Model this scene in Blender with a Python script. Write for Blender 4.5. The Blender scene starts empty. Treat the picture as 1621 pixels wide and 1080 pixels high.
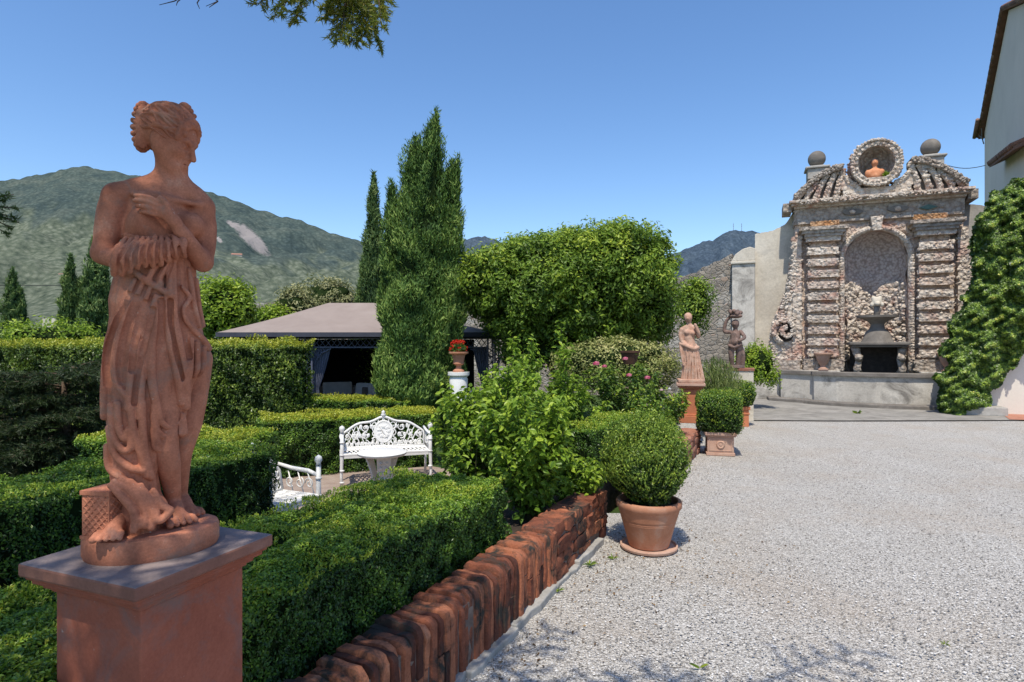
import bpy, bmesh, math, random
import numpy as np
from mathutils import Vector, Matrix
R = math.radians
random.seed(7)
RNG = np.random.default_rng(11)
SC = bpy.context.scene
COL = SC.collection
FPX, CX, HY, CAMH = 950.0, 810.5, 547.0, 1.65
TH = R(21.5)                      # heading of the garden axes against the view axis
EU = (math.cos(TH), -math.sin(TH))

def P(px, py, d):
    """point at distance d along the view axis for a photo pixel"""
    return Vector(((px-CX)/FPX*d, d, CAMH+(HY-py)/FPX*d))

def PG(px, py, z):
    """point on the level z for a photo pixel"""
    return P(px, py, (CAMH-z)*FPX/(py-HY))

# ------------------------------------------------------------------ objects
def tag(o, label=None, cat=None, group=None, kind=None):
    if label: o['label'] = label
    if cat: o['category'] = cat
    if group: o['group'] = group
    if kind: o['kind'] = kind
    return o

def empty(name, loc=(0,0,0), rz=0.0, label=None, cat=None, group=None):
    o = bpy.data.objects.new(name, None); COL.objects.link(o)
    o.empty_display_size = .1
    o.location = loc; o.rotation_euler = (0,0,rz)
    return tag(o, label, cat, group)

def link(name, me, mats, parent=None, loc=None, rz=None):
    o = bpy.data.objects.new(name, me); COL.objects.link(o)
    for m in (mats if isinstance(mats,(list,tuple)) else [mats]):
        if m: me.materials.append(m)
    if parent: o.parent = parent
    if loc is not None: o.location = loc
    if rz is not None: o.rotation_euler = (0,0,rz)
    return o

def npmesh(name, V, F, rnd=None, mi=None, smooth=False, extra=None):
    """V (n,3); F list of (m,k) index arrays"""
    if not isinstance(F, (list,tuple)): F = [F]
    F = [np.asarray(f, dtype=np.int32) for f in F if len(f)]
    me = bpy.data.meshes.new(name)
    V = np.asarray(V, dtype=np.float32)
    me.vertices.add(len(V)); me.vertices.foreach_set('co', V.ravel())
    nl = sum(f.size for f in F); nf = sum(len(f) for f in F)
    me.loops.add(nl); me.loops.foreach_set('vertex_index', np.concatenate([f.ravel() for f in F]))
    me.polygons.add(nf)
    tot = np.concatenate([np.full(len(f), f.shape[1], np.int32) for f in F])
    st = np.zeros(nf, np.int32); st[1:] = np.cumsum(tot)[:-1]
    me.polygons.foreach_set('loop_start', st)
    if mi is not None: me.polygons.foreach_set('material_index', np.asarray(mi, np.int32))
    me.polygons.foreach_set('use_smooth', np.full(nf, smooth, bool))
    if rnd is not None:
        a = me.attributes.new('rnd', 'FLOAT', 'FACE'); a.data.foreach_set('value', np.asarray(rnd, np.float32))
    me.update(calc_edges=True); me.validate()
    return me

class MB:
    """collects faces; build() links ONE mesh object"""
    def __init__(s): s.v=[]; s.f=[]; s.r=[]; s.m=[]; s.mi=0; s.M=None
    def add(s, vs, fs, r=None):
        b=len(s.v)
        if s.M is not None: vs=[s.M@Vector(v) for v in vs]
        s.v += [tuple(v) for v in vs]
        r = random.random() if r is None else r
        for f in fs: s.f.append(tuple(b+i for i in f)); s.r.append(r); s.m.append(s.mi)
    def box(s, x0,x1,y0,y1,z0,z1, r=None, M=None, jit=0):
        vs=[(x,y,z) for x in (x0,x1) for y in (y0,y1) for z in (z0,z1)]
        if jit: vs=[tuple(c+random.uniform(-jit,jit) for c in v) for v in vs]
        if M is not None: vs=[M@Vector(v) for v in vs]
        s.add(vs,[(0,1,3,2),(4,6,7,5),(0,4,5,1),(2,3,7,6),(0,2,6,4),(1,5,7,3)],r)
    def tube(s, pts, rad, n=6, closed=False, r=None, cap=True):
        pts=[Vector(p) for p in pts]; N=len(pts)
        rs = rad if isinstance(rad,(list,tuple)) else [rad]*N
        vs=[]; up=None
        for i,p in enumerate(pts):
            a=pts[(i-1)%N] if (closed or i>0) else p
            b=pts[(i+1)%N] if (closed or i<N-1) else p
            t=(b-a); t = t.normalized() if t.length>1e-9 else Vector((0,0,1))
            if up is None:
                up=Vector((0,0,1)) if abs(t.z)<.9 else Vector((1,0,0))
            x=up-t*up.dot(t)
            if x.length<1e-6: x=t.orthogonal()
            x.normalize(); y=t.cross(x); up=x
            for k in range(n):
                q=2*math.pi*k/n; vs.append(p+(x*math.cos(q)+y*math.sin(q))*rs[i])
        fs=[]
        for i in range(N if closed else N-1):
            j=(i+1)%N
            for k in range(n):
                k2=(k+1)%n; fs.append((i*n+k,i*n+k2,j*n+k2,j*n+k))
        if cap and not closed:
            fs.append(tuple(reversed(range(n)))); fs.append(tuple((N-1)*n+k for k in range(n)))
        s.add(vs,fs,r)
    def lathe(s, prof, n=32, c=(0,0,0), sx=1, sy=1, r=None, closed_ends=True):
        vs=[]; m=len(prof)
        for (rr,z) in prof:
            for k in range(n):
                q=2*math.pi*k/n; vs.append((c[0]+rr*sx*math.cos(q), c[1]+rr*sy*math.sin(q), c[2]+z))
        fs=[]
        for i in range(m-1):
            for k in range(n):
                k2=(k+1)%n; fs.append((i*n+k,i*n+k2,(i+1)*n+k2,(i+1)*n+k))
        if closed_ends:
            fs.append(tuple(reversed(range(n)))); fs.append(tuple((m-1)*n+k for k in range(n)))
        s.add(vs,fs,r)
    def prism(s, poly, y0, y1, r=None):
        """poly of (x,z), extruded along y"""
        n=len(poly)
        vs=[(x,y0,z) for x,z in poly]+[(x,y1,z) for x,z in poly]
        fs=[tuple(range(n)), tuple(reversed(range(n,2*n)))]
        for i in range(n):
            j=(i+1)%n; fs.append((i,n+i,n+j,j))
        s.add(vs,fs,r)
    def prismz(s, poly, z0, z1, r=None):
        n=len(poly)
        vs=[(x,y,z0) for x,y in poly]+[(x,y,z1) for x,y in poly]
        fs=[tuple(reversed(range(n))), tuple(range(n,2*n))]
        for i in range(n):
            j=(i+1)%n; fs.append((i,j,n+j,n+i))
        s.add(vs,fs,r)
    def rock(s, c, rx, ry, rz, r=None):
        """small irregular stone, 12 vertices"""
        g=(1+5**.5)/2
        base=[(-1,g,0),(1,g,0),(-1,-g,0),(1,-g,0),(0,-1,g),(0,1,g),(0,-1,-g),(0,1,-g),(g,0,-1),(g,0,1),(-g,0,-1),(-g,0,1)]
        q=random.uniform(0,6.28); cq,sq=math.cos(q),math.sin(q)
        vs=[]
        for (x,y,z) in base:
            k=.526*random.uniform(.75,1.25); x,z=x*cq-z*sq,x*sq+z*cq
            vs.append((c[0]+x*k*rx,c[1]+y*k*ry,c[2]+z*k*rz))
        s.add(vs,[(0,11,5),(0,5,1),(0,1,7),(0,7,10),(0,10,11),(1,5,9),(5,11,4),(11,10,2),(10,7,6),(7,1,8),(3,9,4),(3,4,2),(3,2,6),(3,6,8),(3,8,9),(4,9,5),(2,4,11),(6,2,10),(8,6,7),(9,8,1)],r)
    def build(s, name, mats, parent=None, smooth=False, bevel=0, loc=None, rz=None, auto=None, normals=True):
        me=bpy.data.meshes.new(name)
        me.from_pydata(s.v,[],s.f)
        a=me.attributes.new('rnd','FLOAT','FACE'); a.data.foreach_set('value',np.asarray(s.r,np.float32))
        me.polygons.foreach_set('material_index', np.asarray(s.m,np.int32))
        if normals:
            bm=bmesh.new(); bm.from_mesh(me); bmesh.ops.recalc_face_normals(bm,faces=bm.faces); bm.to_mesh(me); bm.free()
        if smooth: me.polygons.foreach_set('use_smooth',np.ones(len(me.polygons),bool))
        if auto is not None:
            me.polygons.foreach_set('use_smooth',np.ones(len(me.polygons),bool))
            me.set_sharp_from_angle(angle=R(auto))
        o=link(name,me,mats,parent,loc,rz)
        if bevel:
            b=o.modifiers.new('bevel','BEVEL'); b.width=bevel; b.segments=2; b.limit_method='ANGLE'; b.angle_limit=R(40)
        return o

# ------------------------------------------------------------------ materials
MATS={}
def newmat(name):
    m=bpy.data.materials.new(name); m.use_nodes=True
    nt=m.node_tree; nt.nodes.clear()
    out=nt.nodes.new('ShaderNodeOutputMaterial')
    return m,nt,out
def N(nt,t,**kw):
    n=nt.nodes.new(t)
    for k,v in kw.items():
        if hasattr(n,k) and not k[0].isupper(): setattr(n,k,v)
        else: n.inputs[k].default_value=v
    return n
def ramp(nt,fac,stops):
    r=nt.nodes.new('ShaderNodeValToRGB'); e=r.color_ramp.elements
    while len(e)<len(stops): e.new(.5)
    for el,(p,c) in zip(e,stops): el.position=p; el.color=(*c,1)
    nt.links.new(fac,r.inputs['Fac']); return r.outputs['Color']
def mixc(nt,fac,a,b,mode='MIX'):
    n=nt.nodes.new('ShaderNodeMix'); n.data_type='RGBA'; n.blend_type=mode
    for sock,val in ((n.inputs[0],fac),(n.inputs[6],a),(n.inputs[7],b)):
        if isinstance(val,(int,float)): sock.default_value=val
        elif isinstance(val,tuple): sock.default_value=(*val,1)
        else: nt.links.new(val,sock)
    return n.outputs[2]
def coords(nt,kind='Object',scale=None):
    c=nt.nodes.new('ShaderNodeTexCoord'); o=c.outputs[kind]
    if scale is not None:
        m=nt.nodes.new('ShaderNodeMapping'); m.inputs['Scale'].default_value=scale; nt.links.new(o,m.inputs['Vector']); o=m.outputs[0]
    return o
def noise(nt,co,scale,detail=4,rough=.6,dist=0):
    n=N(nt,'ShaderNodeTexNoise',Scale=scale,Detail=detail,Roughness=rough,Distortion=dist); nt.links.new(co,n.inputs['Vector']); return n.outputs['Fac']
def voro(nt,co,scale,feature='F1',out='Distance'):
    n=nt.nodes.new('ShaderNodeTexVoronoi'); n.feature=feature; n.inputs['Scale'].default_value=scale; nt.links.new(co,n.inputs['Vector']); return n.outputs[out]
def bump(nt,h,strength=.5,dist=.01,prev=None):
    b=N(nt,'ShaderNodeBump',Strength=strength,Distance=dist); nt.links.new(h,b.inputs['Height'])
    if prev is not None: nt.links.new(prev,b.inputs['Normal'])
    return b.outputs['Normal']
def attr(nt,name='rnd'):
    a=nt.nodes.new('ShaderNodeAttribute'); a.attribute_name=name; return a.outputs['Fac']
def mth(nt,op,a,b=0.0):
    n=nt.nodes.new('ShaderNodeMath'); n.operation=op
    for s,v in ((n.inputs[0],a),(n.inputs[1],b)):
        if isinstance(v,(int,float)): s.default_value=v
        else: nt.links.new(v,s)
    return n.outputs[0]
def principled(nt,out,color,rough=.8,normal=None,spec=.3,metal=0):
    p=nt.nodes.new('ShaderNodeBsdfPrincipled')
    if isinstance(color,tuple): p.inputs['Base Color'].default_value=(*color,1)
    else: nt.links.new(color,p.inputs['Base Color'])
    if isinstance(rough,(int,float)): p.inputs['Roughness'].default_value=rough
    else: nt.links.new(rough,p.inputs['Roughness'])
    p.inputs['Specular IOR Level'].default_value=spec; p.inputs['Metallic'].default_value=metal
    if normal is not None: nt.links.new(normal,p.inputs['Normal'])
    nt.links.new(p.outputs[0],out.inputs['Surface']); return p

def mottled(name, stops, scale=3, detail=6, rough=.85, b=.4, bs=60, bd=.004, grime=None, gscale=1.2, spec=.2, fine=.25, rndmix=0, speck=None):
    """weathered surface: big patches, fine grain, optional dark or pale grime, bump"""
    m,nt,out=newmat(name); co=coords(nt)
    n1=noise(nt,co,scale,detail,.65,.3)
    fac=n1
    if rndmix: fac=mth(nt,'ADD',mth(nt,'MULTIPLY',n1,1-rndmix),mth(nt,'MULTIPLY',attr(nt),rndmix))
    c=ramp(nt,fac,stops)
    n2=noise(nt,co,bs,5,.7)
    c=mixc(nt,fine,c,ramp(nt,n2,[(.3,(.25,.25,.25)),(.7,(1,1,1))]),'MULTIPLY')
    if grime:
        g=noise(nt,co,gscale,8,.7,.6)
        c=mixc(nt,ramp(nt,g,[(grime[1],(0,0,0)),(grime[2],(1,1,1))]),c,grime[0])
    if speck:
        s=noise(nt,co,speck[1],3,.6)
        c=mixc(nt,ramp(nt,s,[(speck[2],(0,0,0)),(speck[2]+.06,(1,1,1))]),c,speck[0])
    nb=bump(nt,n2,b,bd); nb=bump(nt,n1,b*.6,bd*3,nb)
    principled(nt,out,c,rough,nb,spec)
    return m

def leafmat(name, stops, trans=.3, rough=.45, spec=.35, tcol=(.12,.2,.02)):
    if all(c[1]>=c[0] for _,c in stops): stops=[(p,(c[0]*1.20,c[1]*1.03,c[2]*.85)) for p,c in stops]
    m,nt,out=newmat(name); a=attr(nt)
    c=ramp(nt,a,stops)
    p=nt.nodes.new('ShaderNodeBsdfPrincipled'); nt.links.new(c,p.inputs['Base Color'])
    p.inputs['Roughness'].default_value=rough; p.inputs['Specular IOR Level'].default_value=spec
    t=nt.nodes.new('ShaderNodeBsdfTranslucent'); nt.links.new(mixc(nt,.5,c,tcol),t.inputs['Color'])
    ms=nt.nodes.new('ShaderNodeMixShader'); ms.inputs[0].default_value=trans
    nt.links.new(p.outputs[0],ms.inputs[1]); nt.links.new(t.outputs[0],ms.inputs[2]); nt.links.new(ms.outputs[0],out.inputs['Surface'])
    return m

# ------------------------------------------------------------------ numpy noise
class SNoise:
    def __init__(s,freq,n=10,seed=0,dim=3):
        g=np.random.default_rng(seed); k=g.normal(size=(n,dim)); k/=np.linalg.norm(k,axis=1,keepdims=True)
        s.k=k*freq*g.uniform(.5,1.6,(n,1)); s.p=g.uniform(0,6.28,n); s.n=n
    def __call__(s,p):
        return np.sin(p@s.k.T+s.p).sum(1)/math.sqrt(s.n/2)

# ------------------------------------------------------------------ foliage
def unit(a): return a/np.maximum(np.linalg.norm(a,axis=-1,keepdims=True),1e-9)
def leaf_geo(C, Nn, size, asp=.45, tilt=.7, droop=0.0, g=RNG, fold=.18, direction=None, shape='d', up=0.0):
    """leaves at C with facing Nn.  shape d: 4-vertex folded blade, h: 6-vertex pointed leaf"""
    n=len(C); Nn=unit(Nn+g.normal(size=(n,3))*tilt)
    if direction is None: D=g.normal(size=(n,3))
    else: D=direction+g.normal(size=(n,3))*.35
    D[:,2]+=up-droop
    D=unit(D-Nn*(D*Nn).sum(1,keepdims=True)); S=np.cross(D,Nn)
    L=(np.asarray(size)*g.uniform(.65,1.3,n))[:,None]; W=L*asp*.5
    base=C-D*L*.3
    if shape=='d':
        V=np.stack([base, base+D*L*.5+S*W+Nn*W*fold*2, base+D*L, base+D*L*.5-S*W+Nn*W*fold*2],1).reshape(-1,3)
        i=np.arange(n)[:,None]*4
        F=np.concatenate([i+np.array([[0,1,2]]),i+np.array([[0,2,3]])],1).reshape(-1,3)
        return V,[F],2
    tip=base+D*L-Nn*L*.12
    V=np.stack([base, base+D*L*.3+S*W+Nn*W*fold*2, base+D*L*.68+S*W*.75+Nn*W*fold*1.5, tip,
                base+D*L*.68-S*W*.75+Nn*W*fold*1.5, base+D*L*.3-S*W+Nn*W*fold*2],1).reshape(-1,3)
    i=np.arange(n)[:,None]*6
    F=np.concatenate([i+np.array([[0,1,2,3]]),i+np.array([[0,3,4,5]])],1).reshape(-1,4)
    return V,[F],2

class Fol:
    """accumulates leaves (+ core pieces) into one mesh"""
    def __init__(s): s.V=[]; s.F3=[]; s.F4=[]; s.r3=[]; s.r4=[]; s.m3=[]; s.m4=[]; s.n=0
    def put(s,V,F,r,mi=0):
        """r per face"""
        F=np.asarray(F); s.V.append(np.asarray(V,np.float32))
        (s.F3 if F.shape[1]==3 else s.F4).append(F+s.n)
        (s.r3 if F.shape[1]==3 else s.r4).append(np.broadcast_to(np.asarray(r,np.float32),(len(F),)))
        (s.m3 if F.shape[1]==3 else s.m4).append(np.full(len(F),mi))
        s.n+=len(V)
    def leaves(s,C,Nn,size,rnd,mi=0,**kw):
        V,F,k=leaf_geo(np.asarray(C,float),np.asarray(Nn,float),size,**kw)
        s.put(V,F[0],np.repeat(np.clip(rnd,0,1),k),mi)
    def mesh(s,name,smooth=False):
        V=np.concatenate(s.V); F=[];r=[];m=[]
        if s.F3: F.append(np.concatenate(s.F3)); r+=s.r3; m+=s.m3
        if s.F4: F.append(np.concatenate(s.F4)); r+=s.r4; m+=s.m4
        return npmesh(name,V,F,np.concatenate(r),np.concatenate(m),smooth)
    def mb(s,mb,mi=1):
        for f,r in zip(mb.f,mb.r): pass
        V=np.array(mb.v,np.float32)
        f4=[f for f in mb.f if len(f)==4]; f3=[]
        for f in mb.f:
            if len(f)==3: f3.append(f)
            elif len(f)>4:
                for i in range(1,len(f)-1): f3.append((f[0],f[i],f[i+1]))
        b=s.n; s.V.append(V); s.n+=len(V)
        if f4: s.F4.append(np.array(f4)+b); s.r4.append(np.full(len(f4),.5)); s.m4.append(np.full(len(f4),mi))
        if f3: s.F3.append(np.array(f3)+b); s.r3.append(np.full(len(f3),.5)); s.m3.append(np.full(len(f3),mi))
# ------------------------------------------------------------------ implicit sculpting (grid + surface nets)
class Field:
    def __init__(s, lo, hi, h):
        s.lo=np.array(lo,np.float32); s.h=h
        s.n=np.ceil((np.array(hi)-s.lo)/h).astype(int)+1
        s.F=np.full(s.n, 1.0, np.float32)
        s.ax=[s.lo[i]+h*np.arange(s.n[i],dtype=np.float32) for i in range(3)]
    def _sl(s, lo, hi, pad):
        a=np.clip(np.floor((np.array(lo)-pad-s.lo)/s.h).astype(int),0,s.n); b=np.clip(np.ceil((np.array(hi)+pad-s.lo)/s.h).astype(int)+1,0,s.n)
        sl=tuple(slice(i,j) for i,j in zip(a,b))
        X=s.ax[0][sl[0]][:,None,None]; Y=s.ax[1][sl[1]][None,:,None]; Z=s.ax[2][sl[2]][None,None,:]
        return sl,X,Y,Z
    def _mix(s, sl, d, k, sub=False):
        A=s.F[sl]
        if A.size==0: return
        if sub:
            d=-d
            h=np.maximum(k-np.abs(A-d),0)/k if k>0 else 0
            s.F[sl]=np.maximum(A,d)+h*h*k*.25
        else:
            h=np.maximum(k-np.abs(A-d),0)/k if k>0 else 0
            s.F[sl]=np.minimum(A,d)-h*h*k*.25
    def cone(s, a, b, ra, rb, k=.015, sub=False):
        a=np.array(a,np.float32); b=np.array(b,np.float32); m=max(ra,rb)+k
        sl,X,Y,Z=s._sl(np.minimum(a,b),np.maximum(a,b),m+2*s.h)
        v=b-a; l2=max(float(v@v),1e-9)
        t=np.clip(((X-a[0])*v[0]+(Y-a[1])*v[1]+(Z-a[2])*v[2])/l2,0,1)
        d=np.sqrt((X-a[0]-t*v[0])**2+(Y-a[1]-t*v[1])**2+(Z-a[2]-t*v[2])**2)-(ra+(rb-ra)*t)
        s._mix(sl,d,k,sub)
    def chain(s, pts, rad, k=.01, sub=False):
        """a run of round cones, hard-joined with each other, blended once into the field"""
        pts=[np.array(p,np.float32) for p in pts]; n=len(pts)
        rs=list(rad) if isinstance(rad,(list,tuple)) else [rad]*n
        lo=np.min(pts,0); hi=np.max(pts,0); m=max(rs)+k
        sl,X,Y,Z=s._sl(lo,hi,m+2*s.h); d=None
        for a,b,ra,rb in zip(pts[:-1],pts[1:],rs[:-1],rs[1:]):
            v=b-a; l2=max(float(v@v),1e-9)
            t=np.clip(((X-a[0])*v[0]+(Y-a[1])*v[1]+(Z-a[2])*v[2])/l2,0,1)
            q=np.sqrt((X-a[0]-t*v[0])**2+(Y-a[1]-t*v[1])**2+(Z-a[2]-t*v[2])**2)-(ra+(rb-ra)*t)
            d=q if d is None else np.minimum(d,q)
        s._mix(sl,d,k,sub)
    def curve(s, pts, rad, k=.01, sub=False, n=5):
        """Catmull-Rom through pts"""
        p=[np.array(q,float) for q in pts]; p=[2*p[0]-p[1]]+p+[2*p[-1]-p[-2]]
        out=[];rr=[]; m=len(pts)
        rl=list(rad) if isinstance(rad,(list,tuple)) else [rad]*m
        for i in range(1,len(p)-2):
            for j in range(n):
                t=j/n; a,b,c,d=p[i-1:i+3]
                out.append(.5*(2*b+(c-a)*t+(2*a-5*b+4*c-d)*t*t+(3*b-a-3*c+d)*t**3)); rr.append(rl[i-1]+(rl[i]-rl[i-1])*t)
        out.append(p[-2]); rr.append(rl[-1])
        s.chain(out,rr,k,sub)
    def ell(s, c, r, k=.015, sub=False, M=None):
        c=np.array(c,np.float32); r=np.array(r,np.float32); m=float(r.max())
        sl,X,Y,Z=s._sl(c-m,c+m,k+2*s.h)
        x,y,z=X-c[0],Y-c[1],Z-c[2]
        if M is not None:
            x,y,z=(M[0][0]*x+M[0][1]*y+M[0][2]*z, M[1][0]*x+M[1][1]*y+M[1][2]*z, M[2][0]*x+M[2][1]*y+M[2][2]*z)
        k0=np.sqrt((x/r[0])**2+(y/r[1])**2+(z/r[2])**2); k1=np.sqrt((x/r[0]**2)**2+(y/r[1]**2)**2+(z/r[2]**2)**2)
        d=np.where(k1>1e-6,k0*(k0-1)/np.maximum(k1,1e-6),-float(r.min()))
        s._mix(sl,d.astype(np.float32),k,sub)
    def stack(s, levels, k=.01, fold=None):
        """elliptic sections: rows of z, cx, cy, a, b (z rising); fold(theta,z) adds to the radius"""
        L=np.array(levels,np.float32); z=s.ax[2]
        lo=(min(L[:,1]-L[:,3]),min(L[:,2]-L[:,4]),L[0,0]); hi=(max(L[:,1]+L[:,3]),max(L[:,2]+L[:,4]),L[-1,0])
        sl,X,Y,Z=s._sl(lo,hi,.03)
        zz=Z[0,0]; cx=np.interp(zz,L[:,0],L[:,1]); cy=np.interp(zz,L[:,0],L[:,2]); a=np.interp(zz,L[:,0],L[:,3]); b=np.interp(zz,L[:,0],L[:,4])
        dx=(X-cx)/a; dy=(Y-cy)/b; q=np.sqrt(dx*dx+dy*dy); d=(q-1)*np.minimum(a,b)
        if fold is not None: d=d-fold(np.arctan2(dy,dx),Z)
        d=np.maximum(d,np.maximum(L[0,0]-Z,Z-L[-1,0]))
        s._mix(sl,d.astype(np.float32),k)
    def mesh(s, name):
        F=s.F; S=F<0
        n=np.array(F.shape)
        c=[S[i:n[0]-1+i, j:n[1]-1+j, k:n[2]-1+k] for i in (0,1) for j in (0,1) for k in (0,1)]
        cnt=sum(x.astype(np.int8) for x in c)
        act=(cnt>0)&(cnt<8); idx=np.argwhere(act)
        vid=np.full(act.shape,-1,np.int32); vid[act]=np.arange(len(idx))
        pos=np.zeros((len(idx),3),np.float32); w=np.zeros(len(idx),np.float32)
        corner=[(i,j,k) for i in (0,1) for j in (0,1) for k in (0,1)]
        I=idx
        val=[F[I[:,0]+i,I[:,1]+j,I[:,2]+k] for (i,j,k) in corner]
        for a in range(8):
            for b in range(a+1,8):
                da=np.array(corner[b])-np.array(corner[a])
                if np.abs(da).sum()!=1: continue
                va,vb=val[a],val[b]; m=(va<0)!=(vb<0)
                t=np.where(m,va/np.where(np.abs(va-vb)<1e-9,1e-9,va-vb),0)
                pos+=np.where(m[:,None],np.array(corner[a])+t[:,None]*da,0); w+=m
        V=s.lo+(I+pos/w[:,None])*s.h
        quads=[]
        for ax in range(3):
            o=[0,0,0]; o[ax]=1
            A=S[:n[0]-o[0],:n[1]-o[1],:n[2]-o[2]]; B=S[o[0]:,o[1]:,o[2]:]
            e=np.argwhere(A!=B); u,v=[(1,2),(2,0),(0,1)][ax]
            e=e[(e[:,u]>0)&(e[:,v]>0)&(e[:,u]<n[u]-1)&(e[:,v]<n[v]-1)]
            inside=A[e[:,0],e[:,1],e[:,2]]
            q=[]
            for (du,dv) in ((0,0),(-1,0),(-1,-1),(0,-1)):
                f=e.copy(); f[:,u]+=du; f[:,v]+=dv; q.append(vid[f[:,0],f[:,1],f[:,2]])
            q=np.stack(q,1); q[~inside]=q[~inside][:,::-1]; quads.append(q)
        Q=np.concatenate(quads); Q=Q[(Q>=0).all(1)]
        return npmesh(name,V,[Q],smooth=True)
# ------------------------------------------------------------------ materials of the place
def gravel_mat():
    m,nt,out=newmat('gravel'); co=coords(nt)
    wob=N(nt,'ShaderNodeTexNoise',Scale=60,Detail=2,Roughness=.5); nt.links.new(co,wob.inputs['Vector'])
    mp=nt.nodes.new('ShaderNodeMix'); mp.data_type='VECTOR'; mp.inputs[0].default_value=.012
    nt.links.new(co,mp.inputs[4]); nt.links.new(wob.outputs['Color'],mp.inputs[5]); cw_=mp.outputs[1]
    def layer(scale):
        v=N(nt,'ShaderNodeTexVoronoi',Scale=scale); nt.links.new(cw_,v.inputs['Vector'])
        sep=nt.nodes.new('ShaderNodeSeparateColor'); nt.links.new(v.outputs['Color'],sep.inputs[0])
        return v.outputs['Distance'],sep.outputs[0],sep.outputs[1]
    d1,r1,q1=layer(62); d2,r2,q2=layer(120)
    stops=[(0,(.22,.205,.19)),(.15,(.46,.44,.41)),(.5,(.68,.655,.615)),(.8,(.74,.715,.675)),(1,(.84,.82,.78))]
    c1=ramp(nt,r1,stops); c2=ramp(nt,r2,stops)
    c1=mixc(nt,.85,c1,ramp(nt,d1,[(.32,(1,1,1)),(.75,(.42,.40,.375))]),'MULTIPLY')
    c2=mixc(nt,.7,c2,ramp(nt,d2,[(.30,(1,1,1)),(.75,(.4,.38,.365))]),'MULTIPLY')
    pick=ramp(nt,noise(nt,co,28,3,.7),[(.44,(0,0,0)),(.52,(1,1,1))])
    c=mixc(nt,pick,c1,c2)
    warm=noise(nt,co,.8,6,.65,.4)
    trk=noise(nt,coords(nt,'Object',(.9,.22,1)),.9,5,.6,.6); c=mixc(nt,ramp(nt,trk,[(.42,(.55,.55,.55)),(.60,(0,0,0))]),c,(.90,.88,.86),'MULTIPLY')
    c=mixc(nt,ramp(nt,warm,[(.48,(0,0,0)),(.74,(.6,.6,.6))]),c,(.44,.37,.30))
    fine=noise(nt,co,260,2,.5); c=mixc(nt,.3,c,ramp(nt,fine,[(.3,(.4,.4,.4)),(.7,(1,1,1))]),'MULTIPLY')
    nb=bump(nt,mth(nt,'SUBTRACT',1.0,d1),1.0,.013); nb=bump(nt,mth(nt,'SUBTRACT',1.0,d2),.7,.007,nb)
    nb=bump(nt,noise(nt,co,2.2,4,.6),.35,.05,nb)
    principled(nt,out,c,.95,nb,.12); return m
def grass_mat():
    return mottled('lawn',[(.3,(.03,.06,.015)),(.6,(.06,.10,.02)),(.8,(.12,.14,.04))],1.5,6,.95,.8,90,.02)
M_gravel=gravel_mat(); M_lawn=grass_mat()
M_soil=mottled('soil',[(.3,(.035,.025,.018)),(.7,(.10,.075,.055))],6,6,.95,.8,70,.015)
M_path=mottled('garden_path',[(.3,(.30,.22,.18)),(.7,(.42,.34,.28))],5,6,.95,.8,120,.01)
M_paving=mottled('stone_paving',[(.25,(.22,.21,.19)),(.6,(.33,.31,.28)),(.8,(.44,.42,.39))],1.3,8,.9,.5,50,.008,((.12,.11,.10),.45,.8),2.5)
M_terra=mottled('terracotta_aged',[(.27,(.29,.10,.062)),(.45,(.47,.178,.104)),(.6,(.58,.232,.14)),(.78,(.63,.36,.25))],8,9,.82,.35,160,.0015,((.25,.185,.15),.53,.70),4.5,.2,.45,speck=((.46,.33,.27),55,.70))
M_terra_ped=mottled('terracotta_plinth',[(.25,(.29,.085,.05)),(.55,(.40,.125,.075)),(.8,(.46,.16,.10))],4,7,.85,.3,120,.002,((.17,.14,.13),.5,.8),6,.2,.3,speck=((.4,.28,.24),30,.7))
M_cap_top=mottled('plinth_top_grey',[(.25,(.16,.14,.14)),(.55,(.23,.205,.205)),(.8,(.30,.27,.26))],6,7,.9,.4,120,.002)
M_hair=M_terra
M_terra_pot=mottled('terracotta_pot',[(.25,(.35,.15,.085)),(.55,(.48,.22,.13)),(.8,(.58,.33,.22))],5,7,.85,.3,130,.002,((.42,.34,.28),.5,.85),4,.2,.25)
M_terra_bright=mottled('terracotta_orange',[(.25,(.45,.155,.075)),(.6,(.55,.20,.10)),(.8,(.62,.27,.15))],3,6,.85,.25,90,.002,None,1,.2,.2)
M_terra_pink=mottled('terracotta_pale',[(.25,(.44,.25,.18)),(.6,(.56,.36,.27)),(.8,(.62,.45,.36))],5,7,.85,.3,90,.003,((.3,.22,.17),.5,.85),6,.2,.3)
M_sapling_stone=mottled('statue_pale_terracotta',[(.25,(.42,.21,.14)),(.55,(.58,.36,.26)),(.8,(.66,.50,.40))],9,7,.85,.4,90,.003,((.22,.15,.11),.5,.8),8,.2,.4)
M_dark_stone=mottled('statue_dark_stone',[(.25,(.12,.08,.07)),(.55,(.26,.17,.14)),(.8,(.42,.32,.28))],8,7,.85,.4,60,.004,((.08,.07,.07),.45,.7),9,.2,.4)
M_brick=mottled('old_brick',[(.15,(.05,.028,.024)),(.35,(.19,.066,.042)),(.55,(.37,.13,.072)),(.8,(.52,.20,.105)),(.95,(.52,.38,.27))],10,8,.92,.8,80,.008,((.045,.042,.036),.47,.60),5,.15,.5,rndmix=.62)
M_brick_lit=mottled('old_brick_pale',[(.15,(.24,.10,.07)),(.45,(.36,.15,.10)),(.75,(.46,.22,.15)),(.95,(.50,.33,.26))],9,7,.92,.7,90,.006,((.30,.22,.18),.5,.75),5,.15,.4,rndmix=.5)
M_concrete=mottled('concrete_footing',[(.25,(.24,.23,.21)),(.6,(.40,.385,.36)),(.85,(.5,.48,.45))],6,7,.92,.6,60,.006)
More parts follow.
